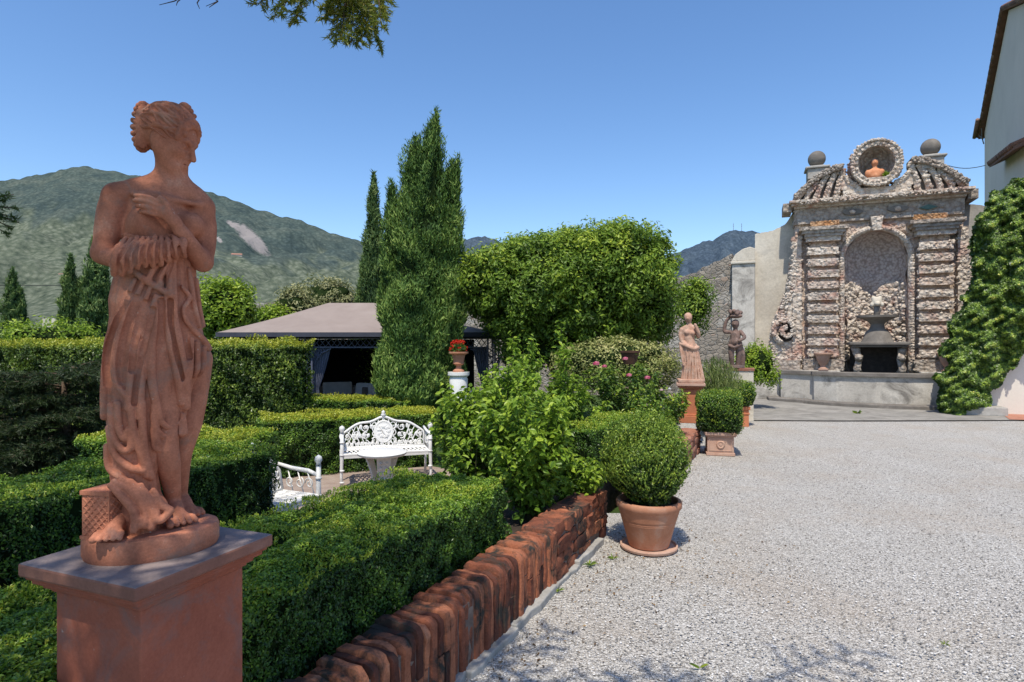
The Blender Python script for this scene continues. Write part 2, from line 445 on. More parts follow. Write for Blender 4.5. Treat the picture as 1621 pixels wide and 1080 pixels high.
M_plaster=mottled('old_plaster',[(.25,(.44,.39,.32)),(.5,(.62,.56,.465)),(.75,(.70,.65,.56))],.9,9,.93,.4,14,.02,((.30,.28,.255),.56,.76),1.0,.1,.3)
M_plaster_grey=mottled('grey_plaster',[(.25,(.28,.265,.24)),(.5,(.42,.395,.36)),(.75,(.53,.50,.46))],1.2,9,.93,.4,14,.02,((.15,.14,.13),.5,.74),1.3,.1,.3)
M_house=mottled('white_render',[(.2,(.76,.61,.50)),(.6,(.86,.70,.58)),(.9,(.88,.73,.62))],.6,8,.92,.15,30,.006,((.5,.47,.43),.62,.85),.8,.15,.12)
M_cream=mottled('cream_render',[(.2,(.66,.60,.52)),(.6,(.73,.68,.60)),(.9,(.77,.73,.66))],.9,8,.92,.15,30,.006,None,1,.15,.12)
M_tile=mottled('roof_tile',[(.2,(.16,.08,.055)),(.5,(.30,.15,.10)),(.8,(.42,.27,.20))],4,7,.9,.5,40,.01,((.12,.10,.085),.48,.75),3,.15,.4,rndmix=.4)
M_basin=mottled('basin_plaster',[(.2,(.34,.315,.275)),(.45,(.54,.50,.44)),(.7,(.70,.665,.60))],1.1,10,.93,.4,25,.01,((.20,.185,.165),.50,.66),1.5,.1,.35)
M_darkstone=mottled('grey_sandstone',[(.2,(.10,.09,.08)),(.5,(.19,.17,.15)),(.8,(.31,.28,.25))],2.5,8,.92,.5,40,.01)
M_white=mottled('white_iron',[(.2,(.70,.68,.64)),(.6,(.78,.77,.74)),(.9,(.82,.81,.79))],14,6,.55,.2,80,.002,((.52,.45,.36),.60,.85),18,.4,.15)
M_wood=mottled('bark',[(.3,(.05,.035,.025)),(.7,(.14,.10,.07))],12,6,.95,.8,60,.01)
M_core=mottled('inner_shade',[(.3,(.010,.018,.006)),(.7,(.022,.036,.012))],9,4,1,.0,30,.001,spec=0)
M_navy=mottled('grey_blue_metal',[(.3,(.10,.115,.17)),(.7,(.14,.155,.22))],5,4,.5,.1,60,.001,spec=.4)
M_navy_dark=mottled('dark_slate_canvas',[(.3,(.05,.055,.075)),(.7,(.075,.08,.105))],3,4,.8,.1,60,.001)
M_roofcloth=mottled('taupe_canvas',[(.3,(.25,.20,.175)),(.7,(.305,.25,.22))],1.4,6,.9,.2,160,.001,fine=.12)
M_curtain=mottled('blue_grey_curtain',[(.3,(.16,.175,.24)),(.7,(.22,.235,.31))],3,5,.9,.2,80,.002)
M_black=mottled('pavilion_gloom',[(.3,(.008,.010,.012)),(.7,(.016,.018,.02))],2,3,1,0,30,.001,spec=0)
M_cushion=mottled('pale_cushion',[(.3,(.42,.40,.37)),(.7,(.52,.50,.47))],6,4,.95,.2,80,.002)
M_rattan=mottled('wicker',[(.3,(.10,.085,.07)),(.7,(.18,.15,.125))],20,4,.9,.5,120,.004)
M_cable=mottled('black_cable',[(.3,(.03,.03,.03)),(.7,(.05,.05,.05))],5,2,.6,0,30,.001)
M_soilpot=M_soil

# ------------------------------------------------------------------ camera, sun, sky
cam=bpy.data.cameras.new('camera'); co=bpy.data.objects.new('camera',cam); COL.objects.link(co)
co.location=(0,0,CAMH); co.rotation_euler=(R(90),0,0)
cam.sensor_width=36; cam.lens=FPX/1621*36; cam.shift_y=(HY-540)/1621; cam.clip_end=12000; cam.clip_start=.02
SC.camera=co
SUN_EL=64.0; SUN_AZ=(-.24,-.971)
sd=Vector((SUN_AZ[0]*math.cos(R(SUN_EL)),SUN_AZ[1]*math.cos(R(SUN_EL)),math.sin(R(SUN_EL)))).normalized()
sun=bpy.data.lights.new('sun','SUN'); sun.energy=5.0; sun.angle=R(.5); sun.color=(1,.93,.80)
so=bpy.data.objects.new('sun',sun); COL.objects.link(so); so.rotation_euler=sd.to_track_quat('Z','Y').to_euler(); so.location=(0,-5,20)
w=bpy.data.worlds.new('World'); SC.world=w; w.use_nodes=True
nt=w.node_tree; bg=nt.nodes['Background']
sky=nt.nodes.new('ShaderNodeTexSky'); sky.sky_type='NISHITA'; sky.sun_disc=False
sky.sun_elevation=R(SUN_EL); sky.sun_rotation=math.atan2(SUN_AZ[0],SUN_AZ[1]); sky.altitude=100; sky.air_density=1.0; sky.dust_density=.6; sky.ozone_density=2.0
hs=nt.nodes.new('ShaderNodeHueSaturation'); hs.inputs['Hue'].default_value=.503; hs.inputs['Saturation'].default_value=1.18; hs.inputs['Value'].default_value=1.37
nt.links.new(sky.outputs[0],hs.inputs['Color']); nt.links.new(hs.outputs[0],bg.inputs['Color']); bg.inputs['Strength'].default_value=.15
SC.view_settings.view_transform='Standard'; SC.view_settings.look='None'; SC.view_settings.exposure=0; SC.view_settings.gamma=1
SC.render.film_transparent=False
SC.cycles.max_bounces=8; SC.cycles.transparent_max_bounces=8; SC.cycles.use_denoising=True

# ------------------------------------------------------------------ ground
UW=(math.sin(R(25.2)),math.cos(R(25.2)))         # run of the brick wall
NW=(UW[1],-UW[0])                                 # towards the gravel
def W(t,n):                                       # t along the wall, n across it (wall front at n=-1.47)
    return (UW[0]*t+NW[0]*n, UW[1]*t+NW[1]*n)
GZ=-.15                                           # level of the garden
def sheet(name,poly,z,mat,kind='structure',sub=0):
    mb=MB(); mb.add([(x,y,z) for x,y in poly],[tuple(range(len(poly)))])
    o=mb.build(name,mat); o['kind']=kind; return o
# one big lawn sheet to the horizon
mb=MB(); xs=[-900,-60,-20,-8,8,25,60,900]; ys=[-300,-40,-8,0,8,16,30,60,900]
vs=[(x,y,GZ-.02) for y in ys for x in xs]; nx=len(xs)
mb.add(vs,[(j*nx+i,j*nx+i+1,(j+1)*nx+i+1,(j+1)*nx+i) for j in range(len(ys)-1) for i in range(nx-1)])
o=mb.build('ground',M_lawn); o['kind']='structure'
# gravel court: finely divided so that it can undulate
def court(name,x0,x1,y0,y1,z,mat,step,amp,inside):
    nX=int((x1-x0)/step)+1; nY=int((y1-y0)/step)+1
    X,Y=np.meshgrid(np.linspace(x0,x1,nX),np.linspace(y0,y1,nY)); sn=SNoise(1.3,12,5,2)
    Z=z+amp*sn(np.stack([X.ravel(),Y.ravel()],1))
    V=np.stack([X.ravel(),Y.ravel(),Z],1); i=np.arange((nY-1)*nX).reshape(nY-1,nX)[:,:-1].ravel()
    F=np.stack([i,i+1,i+nX+1,i+nX],1); c=V[F].mean(1); F=F[inside(c[:,0],c[:,1])]
    o=link(name,npmesh(name,V,[F],smooth=True),mat); o['kind']='structure'; return o
def gravel_in(x,y):
    n=x*NW[0]+y*NW[1]; t=x*UW[0]+y*UW[1]
    lim=np.where(t<5.0,-1.6,np.where(t<5.75,-1.95,-1.48))
    lim=np.where(t>11,-3.5,lim)
    return n>lim
court('gravel_courtyard',-6,26,-10,19.5,0.0,M_gravel,.12,.004,gravel_in)
sheet('stone_paving',[(4.6,13.1),(7,13.02),(12.2,13.1),(13.5,15.5),(9,20.5),(4.2,18.5)],.022,M_paving)
# red brick strip in front of the ivy wall
sheet('brick_paving',[(10.9,13.15),(19,10.2),(19,14.8),(12,14.8)],.03,mottled('paving_brick',[(.3,(.36,.15,.10)),(.7,(.48,.23,.16))],6,6,.9,.5,40,.006))
# raised bed behind the brick wall and the path round the seats
bed=[W(.3,-1.66),W(5.2,-1.66),W(5.6,-1.85),W(9.6,-1.7),W(10.6,-3.4),W(6.2,-3.2),W(4.6,-2.9),W(.3,-2.9)]
mb=MB(); mb.prismz([(x,y) for x,y in bed],GZ-.05,.27); o=mb.build('planting_bed',M_soil); o['kind']='structure'
sheet('garden_path',[(-3.4,5.9),(-1.9,5.0),(-.4,5.6),(.6,7.6),(-1.2,9.0),(-3.4,8.2)],GZ-.012,M_path)

# ------------------------------------------------------------------ hills
def hill_mat(name,c0,c1,c2,sc,scree=False,bumpd=6):
    m,nt,out=newmat(name); co=coords(nt)
    n1=noise(nt,co,sc,8,.62,.3); v=noise(nt,co,sc*7,9,.8)
    c=ramp(nt,n1,[(.32,c0),(.5,c1),(.68,c2)])
    c=mixc(nt,.52,c,ramp(nt,v,[(.38,(.25,.29,.32)),(.6,(1.0,1.0,1.0))]),'MULTIPLY')
    tc=voro(nt,co,sc*6.5); c=mixc(nt,.55,c,ramp(nt,tc,[(.15,(1.0,1.0,1.0)),(.6,(.42,.47,.5))]),'MULTIPLY')
    lo=nt.nodes.new('ShaderNodeAttribute'); lo.attribute_name='low'
    c=mixc(nt,lo.outputs['Fac'],c,ramp(nt,mth(nt,'ADD',mth(nt,'MULTIPLY',v,.7),mth(nt,'MULTIPLY',mth(nt,'SUBTRACT',1.0,tc),.28)),[(.34,(.07,.092,.068)),(.5,(.15,.175,.125)),(.66,(.25,.27,.205))]))
    if scree:
        a=nt.nodes.new('ShaderNodeAttribute'); a.attribute_name='scree'
        s=noise(nt,co,sc*5,5,.7); f=mth(nt,'MULTIPLY',a.outputs['Fac'],ramp(nt,s,[(.3,(.5,.5,.5)),(.55,(1,1,1))]))
        f=ramp(nt,f,[(.40,(0,0,0)),(.66,(1,1,1))])
        c=mixc(nt,f,c,(.33,.30,.285))
    nb=bump(nt,v,.9,bumpd)
    principled(nt,out,c,1,nb,0); return m
def hill(name,ridge,x0,x1,D0,D1,mat,amp,nx=220,ny=90,seed=1,power=1.25,scree=None,lowband=None,z0=-5):
    rx=[a for a,b in ridge]; ry=[b for a,b in ridge]
    sn=SNoise(2*math.pi/150,14,seed,2); sn2=SNoise(2*math.pi/38,16,seed+5,2)
    px=np.linspace(x0,x1,nx); s=np.concatenate([np.linspace(0,1,ny),[1.04,1.1]])
    PX,S=np.meshgrid(px,s)
    D=D0+S*(D1-D0); X=(PX-CX)/FPX*D
    zr=CAMH+(HY-np.interp(PX,rx,ry))/FPX*D1
    f=np.where(S<=1,S**power,1-(S-1)*2.5)
    Z=z0+(zr-z0)*f
    q=np.stack([X.ravel(),D.ravel()],1)
    env=np.sin(np.clip(S,0,1)*math.pi*.93)
    Z=Z+(amp*sn(q)).reshape(Z.shape)*env+(amp*.16*sn2(q)).reshape(Z.shape)*np.clip(S*3,0,1)
    V=np.stack([X.ravel(),D.ravel(),Z.ravel()],1); m=len(s)
    i=np.arange((m-1)*nx).reshape(m-1,nx)[:,:-1].ravel()
    me=npmesh(name,V,[np.stack([i,i+1,i+nx+1,i+nx],1)],smooth=True)
    py=HY-(V[:,2]-CAMH)/D.ravel()*FPX; pxx=PX.ravel()
    a=me.attributes.new('scree','FLOAT','POINT'); sv=np.zeros(len(V),np.float32)
    for (cx,cy,rx_,ry_,ang) in (scree or []):
        c,sg=math.cos(ang),math.sin(ang); u=(pxx-cx)*c+(py-cy)*sg; v=-(pxx-cx)*sg+(py-cy)*c
        sv=np.maximum(sv,np.clip(1.35-np.sqrt((u/rx_)**2+(v/ry_)**2)*.85,0,1))
    a.data.foreach_set('value',sv)
    b=me.attributes.new('low','FLOAT','POINT'); lv=np.zeros(len(V),np.float32)
    if lowband is not None:
        yb=np.interp(pxx,[p[0] for p in lowband],[p[1] for p in lowband]); lv=np.clip((py-yb+10*sn2(q*.6))/16,0,1)
    b.data.foreach_set('value',lv.astype(np.float32))
    o=link(name,me,mat); o['kind']='structure'
    return V,py,pxx
M_hill=hill_mat('wooded_hillside',(.090,.124,.120),(.128,.166,.146),(.178,.207,.172),.02,True)  # some blue haze is mixed into these slope colours
M_hill_far=hill_mat('far_hillside',(.075,.105,.145),(.095,.13,.17),(.12,.155,.19),.008)  # distance haze is put into these blue base colours
HILL=hill('wooded_mountain',[(-260,330),(-120,300),(0,288),(60,276),(115,267),(180,270),(250,285),(330,303),(400,330),(480,353),(565,379),(620,398),(720,430),(900,490)],-260,900,420,1500,M_hill,11,
     nx=300,ny=120,seed=3,scree=[(398,378,40,11,.75),(368,356,12,4,.6),(345,378,12,3,.7)],
     lowband=[(-200,345),(0,338),(120,345),(250,372),(400,410),(560,408),(900,440)])
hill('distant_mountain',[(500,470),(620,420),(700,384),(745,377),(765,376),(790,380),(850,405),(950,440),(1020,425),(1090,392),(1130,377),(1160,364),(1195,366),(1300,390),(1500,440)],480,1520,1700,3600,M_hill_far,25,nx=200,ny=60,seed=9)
# ------------------------------------------------------------------ near plinth
PED=(-1.062,1.783); PZ=1.05
def plinth(name,label,loc,rz,half,h,mats,cat='plinth',capw=.0,cap_t=.035,grp=None,base=True,k=1.0):
    t=empty(name,loc,rz,label,cat,grp)
    s=half-.062*k
    mb=MB(); mb.box(-s,s,-s,s,0,h-.09*k)
    mb.build('shaft',mats[0],t,bevel=.006)
    mb=MB(); steps=[(s+.008*k,h-.09*k,h-.078*k),(s+.022*k,h-.0779*k,h-.062*k),(s+.04*k,h-.0619*k,h-.048*k),(s+.05*k,h-.0479*k,h-.038*k)]
    for a,z0,z1 in steps: mb.box(-a,a,-a,a,z0,z1)
    mb.build('moulding',mats[0],t,bevel=.004)
    mb=MB(); mb.box(-half,half,-half,half,h-.0379*k,h)
    mb.build('cap',mats[1],t,bevel=.007)
    if base:
        mb=MB(); a=s+.035*k; mb.box(-a,a,-a,a,.0,.10*k); mb.box(-a+.015*k,a-.015*k,-a+.015*k,a-.015*k,.1001*k,.125*k)
        mb.build('base',mats[0],t,bevel=.006)
    return t
def cap_mat():
    m,nt,out=newmat('plinth_cap'); co=coords(nt); g=nt.nodes.new('ShaderNodeNewGeometry')
    sp=nt.nodes.new('ShaderNodeSeparateXYZ'); nt.links.new(g.outputs['True Normal'],sp.inputs[0])
    n1=noise(nt,co,7,8,.7,.4); n2=noise(nt,co,130,4,.7)
    a=ramp(nt,n1,[(.25,(.20,.09,.066)),(.6,(.30,.14,.10)),(.8,(.37,.19,.14))])
    b=ramp(nt,n1,[(.3,(.19,.15,.14)),(.55,(.27,.215,.205)),(.75,(.35,.27,.24))])
    f=ramp(nt,mth(nt,'ADD',sp.outputs[2],mth(nt,'MULTIPLY',mth(nt,'SUBTRACT',n1,.5),.5)),[(.45,(0,0,0)),(.7,(1,1,1))])
    c=mixc(nt,f,a,b); c=mixc(nt,.25,c,ramp(nt,n2,[(.3,(.3,.3,.3)),(.7,(1,1,1))]),'MULTIPLY')
    principled(nt,out,c,.88,bump(nt,n1,.35,.004,bump(nt,n2,.3,.002)),.2); return m
plinth('plinth','tall dark red terracotta plinth with grey top in the left foreground',(PED[0],PED[1],.0),-TH,.232,PZ,[M_terra_ped,cap_mat()],base=False)

# ------------------------------------------------------------------ near statue (local: x right, y away, z up)
ROT=math.atan2(.5145,.8575); CS,SN=math.cos(ROT),math.sin(ROT)
def L(px,py,t=0.0):
    r=(px-CX)/FPX; X0,d0=PED
    s=(r*d0-X0-t*(SN+CS*r))/(CS-SN*r)
    Y=d0+SN*s-CS*t
    return (s,-t,CAMH+(HY-py)/FPX*Y-PZ)
c9=lambda x,y:(120+x/3.6,150+y/3.6)
c14=lambda x,y:(130+x/3.6,360+y/3.6)
c10=lambda x,y:(100+x/3.086,600+y/3.086)

st=empty('statue',(PED[0],PED[1],PZ),ROT,'large terracotta statue of a draped woman clasping cloth to her chest, nearest the viewer','statue')
# --- skin
B=Field((-.20,-.24,.02),(.22,.16,1.36),.0032)
zof=lambda py,px=245:L(px,py)[2]
B.ell(L(253,352,.0),(.083,.066,.105),.03)
B.cone(L(246,385,0),L(244,450,0),.076,.082,.04)
B.curve([L(186,309,-.005),L(225,300,-.008),L(270,301,-.012),L(305,312,-.005),L(321,326,0)],[.031,.036,.042,.036,.030],.03)
B.cone(L(270,312,-.012),L(273,258,.0),.037,.031,.025)
B.cone(L(244,297,-.01),L(262,272,-.008),.022,.022,.03); B.cone(L(296,306,-.01),L(279,275,-.006),.02,.02,.03)
B.ell(L(303,357,.050),(.033,.034,.037),.030); B.ell(L(226,353,.052),(.036,.036,.039),.030)
B.cone(L(210,306,.042),L(262,314,.05),.006,.007,.02); B.cone(L(316,324,.04),L(278,317,.05),.006,.007,.02)   # collar bones
# her right arm (image left)
B.curve([L(184,312,-.005),L(176,335,-.004),L(170,365,.0),L(164,400,.008)],[.036,.036,.033,.028],.02)
B.curve([L(163,402,.008),L(182,408,.045),L(215,402,.08),L(240,396,.095)],[.029,.027,.022,.02],.015)
# her left arm (image right)
B.curve([L(320,332,.0),L(324,360,.005),L(324,390,.015),L(321,414,.03)],[.034,.034,.031,.027],.02)
B.curve([L(321,416,.03),L(308,398,.062),L(292,375,.088),L(276,352,.102)],[.027,.026,.022,.0165],.014)
# hand
B.ell(L(262,337,.104),(.026,.014,.021),.014); B.cone(L(276,351,.102),L(258,332,.106),.0165,.015,.012)
for (k1,k2,k3,r) in [((251,320),(232,312),(214,309.5),.0068),((249,326),(230,319),(213,317.5),.0072),((248,333),(231,328),(217,326),.0072),((249,340),(235,337),(223,335),.0064)]:
    B.curve([L(*k1,.108),L(*k2,.104),L(*k3,.088)],[r*1.15,r*1.1,r*.85],.004)
B.curve([L(266,332,.112),L(262,321,.116),L(254,313,.112)],[.0095,.0085,.007],.006)
# head in its own frame (f forwards, l to her left, u up)
HC=np.array(L(271,221,.004)); yaw=R(58); pit=R(-24)
fw=np.array([math.sin(yaw)*math.cos(pit),-math.cos(yaw)*math.cos(pit),math.sin(pit)])
lf=np.array([math.cos(yaw),math.sin(yaw),0.0]); lf=lf-fw*(lf@fw); lf/=np.linalg.norm(lf); upv=np.cross(fw,lf); upv=upv if upv[2]>0 else -upv
HM=np.stack([fw,lf,upv])
KH=.96
def Hd(f,l,u): return HC+KH*(f*fw+l*lf+u*upv)
def HE(fld,c,r,k=.012,sub=False): fld.ell(Hd(*c),tuple(KH*q for q in r),k,sub,HM)
HE(B,(-.012,0,.018),(.078,.062,.072),.02); HE(B,(.022,0,-.028),(.048,.047,.062),.03)
HE(B,(.052,0,-.074),(.018,.02,.017),.022)
for sgn in (1,-1):
    B.cone(Hd(.005,.044*sgn,-.038),Hd(.048,.018*sgn,-.075),.018,.014,.02)           # jaw
    HE(B,(.046,.027*sgn,-.026),(.02,.018,.018),.018)                                 # cheek
    HE(B,(.070,.022*sgn,-.004),(.014,.015,.010),.008,True)                           # socket
    HE(B,(.057,.022*sgn,-.006),(.0115,.013,.0085),.003)                              # eyeball
    B.curve([Hd(.068,.007*sgn,.009),Hd(.066,.022*sgn,.014),Hd(.054,.036*sgn,.008)],.005,.008)   # brow
    B.cone(Hd(.074,.005*sgn,-.034),Hd(.072,.009*sgn,-.036),.0065,.0055,.006)          # nostril
    B.curve([Hd(.074,.0,-.0515),Hd(.071,.009*sgn,-.0505),Hd(.064,.017*sgn,-.053)],[.0048,.0042,.002],.003)
    B.curve([Hd(.0735,.0,-.0595),Hd(.070,.008*sgn,-.0595),Hd(.064,.014*sgn,-.056)],[.0056,.005,.002],.003)
    HE(B,(-.006,.061*sgn,-.016),(.016,.008,.024),.006)
B.curve([Hd(.070,0,.008),Hd(.079,0,-.010),Hd(.090,0,-.030)],[.006,.0065,.0085],.008)
B.cone(Hd(.062,0,-.055),Hd(.066,0,-.055),.016,.014,.012)
HE(B,(.082,0,-.0555),(.012,.022,.0016),.003,True)
# legs and feet
B.curve([L(262,600,.02),L(263,660,.032),L(262,700,.040),L(267,736,.018),L(274,783,-.035)],[.045,.040,.034,.0325,.0225],.02)
def foot(f,heel,toe,w,k=.012):
    heel=np.array(heel); toe=np.array(toe); d=toe-heel; d[2]=0; ln=np.linalg.norm(d); d/=ln; s=np.array([-d[1],d[0],0])
    up=np.array([0,0,1.])
    f.ell(heel+up*.02,(.022,.022,.022),.012)
    f.curve([heel+up*.045,heel+d*ln*.35+up*.034,heel+d*ln*.75+up*.018],[.023,.022,.017],.014)
    f.cone(heel+d*ln*.68+s*w*.25+up*.012,heel+d*ln*.68-s*w*.25+up*.012,.015,.014,.012)
    for i in range(5):
        o=(i-2)*w*.24; e=1-.045*abs(i-1)-.05*i*(i>1)
        b0=heel+d*ln*.74+s*o+up*.016; b1=heel+d*ln*(.80+.34*e)+s*o*1.2+up*.008; r=.0105 if i==0 else .0078
        f.chain([b0,(b0+b1)/2+up*.004,b1],[r,r,r*.95],.002)
FL=lambda px,py,t,z=.070:(L(px,py,t)[0],-t,z)
foot(B,FL(273,800,-.045),FL(289,838,.055),.062)
B.curve([L(306,570,-.04),L(304,620,-.035),L(296,670,-.035),L(286,720,-.05),L(285,775,-.09)],[.055,.046,.043,.032,.022],.02)
foot(B,FL(286,800,-.10),FL(304,812,-.02),.055)
foot(B,FL(192,842,.05),FL(170,852,.12),.055)
bo=link('body',B.mesh('body'),M_terra,st)
# --- hair
H=Field(HC-.15,HC+.16,.0026)
HE(H,(-.020,0,.028),(.079,.069,.073),.01)
HE(H,(-.045,0,-.01),(.045,.05,.045),.02)
HE(H,(.075,0,-.03),(.045,.06,.062),.012,True)
def scalp(a,e,k=1.0):
    """a: angle back from the brow, e: side angle"""
    f=math.cos(a); q=math.sin(a)
    return Hd(-.020+.081*k*f, .071*k*q*math.sin(e), .028+.075*k*q*math.cos(e))
for i in range(34):
    e=R(-112+224*i/33); w_=R(6+5*math.sin(i*1.9))
    pts=[scalp(R(a),e+w_*math.sin(a*.085+i*1.3),1.0+.016*math.sin(i*2.3+a*.09)) for a in (34,50,66,82,98,114,130,148,164)]
    H.curve(pts,[.0062,.0068,.0068,.0066,.0064,.006,.0058,.0055,.005],.002,n=3)
    v=[scalp(R(a),e+R(3.3)+w_*math.sin(a*.085+i*1.3),1.055) for a in (36,54,74,96,120,146)]
    H.curve(v,.0036,.002,True,n=3)
for i in range(26):       # curls framing the face
    e=R(-116+232*i/25); q=1.02+.03*math.sin(i*2.7); p=scalp(R(33+4*math.sin(i*1.7)),e,q)
    H.ell(p,(.0098,.0098,.0098),.002); H.ell(scalp(R(27),e+R(5),1.0),(.0068,.0068,.0068),.002); H.ell(scalp(R(41),e+R(3),1.06),(.0075,.0075,.0075),.002)
for (px,py,t,r) in [(292,169,.0,.016),(283,172,.015,.012),(300,176,.005,.012),(306,184,.01,.010),(288,176,.025,.010),(297,170,-.012,.011)]: H.ell(L(px,py,t),(r,r,r*.8),.003)
# knot at the back with a ring of curls
H.ell(L(227,201,-.012),(.017,.024,.060),.008)
for k in range(22):
    q=2*math.pi*k/22; H.ell(L(226+15.5*math.cos(q),201+37*math.sin(q),-.008+.006*math.sin(3*q)),(.0082,.0082,.0082),.002)
    H.curve([L(226+5*math.cos(q),201+12*math.sin(q),.014),L(226+14*math.cos(q),201+33*math.sin(q),.004)],.0042,.002,n=2)
H.cone(L(232,205,-.01),L(250,212,0),.030,.036,.012)
link('hair',H.mesh('hair'),M_terra,st)
# --- drapery
D=Field((-.20,-.25,.015),(.20,.15,.95),.0027)
rows=[(842,182,262,.085),(815,178,262,.082),(790,176,260,.078),(752,169,256,.072),(715,167,270,.074),(690,166,286,.078),(660,163,300,.082),(610,159,311,.086),(582,159.5,326,.088),(549,162,329,.088),(504,168.5,322,.086),(477,167,319,.085),(445,174,315,.083),(415,186,314,.083),(385,200,310,.08)]
lev=[]
for (py,xl,xr,b) in rows:
    a=L(xl,py); c=L(xr,py); lev.append((a[2]*.5+c[2]*.5,(a[0]+c[0])/2,0.0,(c[0]-a[0])/2-.004,b))
rowf=np.array(lev)
def front(px,py):
    """front surface of the drapery under a photo pixel"""
    t=.07
    for _ in range(5):
        s,_,z=L(px,py,t); cx=np.interp(z,rowf[:,0],rowf[:,1]); a=np.interp(z,rowf[:,0],rowf[:,3]); b=np.interp(z,rowf[:,0],rowf[:,4])
        q=min(abs((s-cx)/a),.985); t=b*math.sqrt(1-q*q)
    return t
def fold(th,Z):
    return .0030*np.abs(np.sin(th*10+2.2*Z+.5*np.sin(7*Z)))-.0015
D.stack([(l[0],l[1],l[2],l[3]-.004,l[4]-.004) for l in lev],.01,fold)
def F(pts,r,cv,k=.0045,off=.003,sub=False,n=6):
    q=[cv(*p) for p in pts]
    D.curve([L(x,y,front(x,y)+off) for x,y in q],r,k,sub,n)
F([(300,300),(220,480),(150,650),(128,900),(125,1080)],[.006,.010,.011,.011,.010],c14)
F([(345,320),(270,480),(205,650),(190,850),(245,960)],[.006,.010,.012,.011,.008],c14)
F([(385,350),(325,520),(295,700),(278,900),(262,1030)],[.006,.010,.0125,.012,.010],c14)
F([(420,390),(380,560),(345,750),(332,950),(335,1080)],[.007,.0105,.0125,.012,.011],c14)
F([(445,400),(424,560),(395,720),(402,900),(440,1080)],[.007,.010,.012,.012,.010],c14)
F([(480,400),(482,520),(505,650),(545,850),(565,1000)],[.007,.010,.0125,.0125,.010],c14)
F([(530,180),(527,400),(532,560),(560,700),(590,900),(592,1020)],[.008,.011,.013,.012,.013,.013],c14,off=.006)
F([(560,330),(612,400),(572,480),(622,570),(690,640),(722,690)],[.006,.007,.007,.008,.010,.010],c14,off=.006)
F([(610,240),(622,330),(640,450),(668,560)],[.006,.008,.008,.007],c14)
F([(650,300),(668,450),(690,560)],.007,c14)
F([(622,640),(612,800),(603,880)],[.008,.011,.009],c14); F([(655,660),(655,800),(640,850)],[.008,.010,.006],c14); F([(695,690),(684,800),(665,840)],[.008,.010,.006],c14)
F([(470,260),(555,290)],.004,c10)
for a in ([(440,130),(455,240),(500,285),(556,270)],[(440,180),(452,290),(500,325),(556,312)],[(450,60),(468,180),(510,235),(560,215)],[(440,250),(450,330),(478,350)]): F(a,[.007,.009,.009,.006][:len(a)],c10,off=.004)
for a in ([(235,130),(245,270),(290,345),(330,335),(330,260)],[(265,120),(275,240),(300,290),(320,250)],[(225,240),(250,360),(320,430),(385,450)],[(330,120),(345,260),(385,380),(410,470)],[(385,120),(390,260),(400,360),(430,480)],[(215,330),(225,430),(280,480)]): F(a,.0105,c10,off=.004)
# valleys cut between the long folds
for a in ([(260,380),(190,560),(140,720),(140,900)],[(310,400),(245,600),(215,760),(222,880)],[(355,430),(300,640),(285,820)],[(402,470),(362,640),(318,860),(300,1000)],[(452,420),(452,560),(440,700)],[(505,420),(508,560),(535,720),(565,860)],[(545,200),(548,380),(552,520),(590,640),(612,740)]):
    F(a,.0088,c14,.005,.006,True)
# rolled waist: a gathered roll with a fluted frill
D.curve([L(194,396,.045),L(222,404,.070),L(252,400,.082),L(282,394,.075),L(300,388,.05)],[.022,.029,.028,.024,.018],.015)
D.curve([L(186,405,.035),L(185,416,.048),L(196,425,.066),L(213,424,.075)],[.020,.022,.021,.014],.012)
for i in range(10):
    q=i/9; x0=199+q*84; y0=377-q*3+1.5*math.sin(i*2.1); x1=180+q*112; y1=434-q*26+3*math.sin(i*1.3)
    xm=(x0+x1)/2-7*(1-q)+3; ym=(y0+y1)/2; b=.022*math.sin(.4+q*2.6)
    D.curve([L(x0,y0,.078+b),L(xm,ym-8,.106+b),L(xm-3,ym+8,.110+b),L(x1,y1,.084+b)],[.0055,.0105,.0118,.008],.0018)
for i in range(9):
    q=(i+.5)/9; x0=200+q*82; x1=182+q*110; y1=434-q*26; b=.022*math.sin(.4+q*2.6)
    D.curve([L(x0+1,382-q*2,.104+b),L((x0+x1)/2-7*(1-q)+2,405-q*10,.118+b),L(x1,y1-3,.104+b)],[.004,.0065,.006],.002,True)
F([(300,255),(360,300),(430,340),(505,388)],[.008,.010,.010,.008],c14,off=.008)
F([(500,170),(468,240),(440,290),(450,320)],.009,c14,off=.012); F([(520,175),(500,270),(500,350),(508,385)],.009,c14,off=.012); F([(420,220),(390,270),(380,300)],.008,c14,off=.01)
F([(470,200),(430,260),(415,300)],.006,c14,.004,.016,True); F([(512,200),(478,290),(472,340)],.006,c14,.004,.018,True)
# bodice edge and ties under the bust
for dy in (0,6): D.curve([L(199,371+dy,.05),L(225,377+dy,.082),L(255,376+dy,.085),L(284,372+dy,.07),L(304,379+dy,.05)],.0055,.006)
# cloth bunch held at the chest
for k in range(5): D.curve([L(232+4*k,306+k,.09),L(247+3*k,309+k*2,.118),L(262+2*k,316+k*3,.108)],.0065,.004)
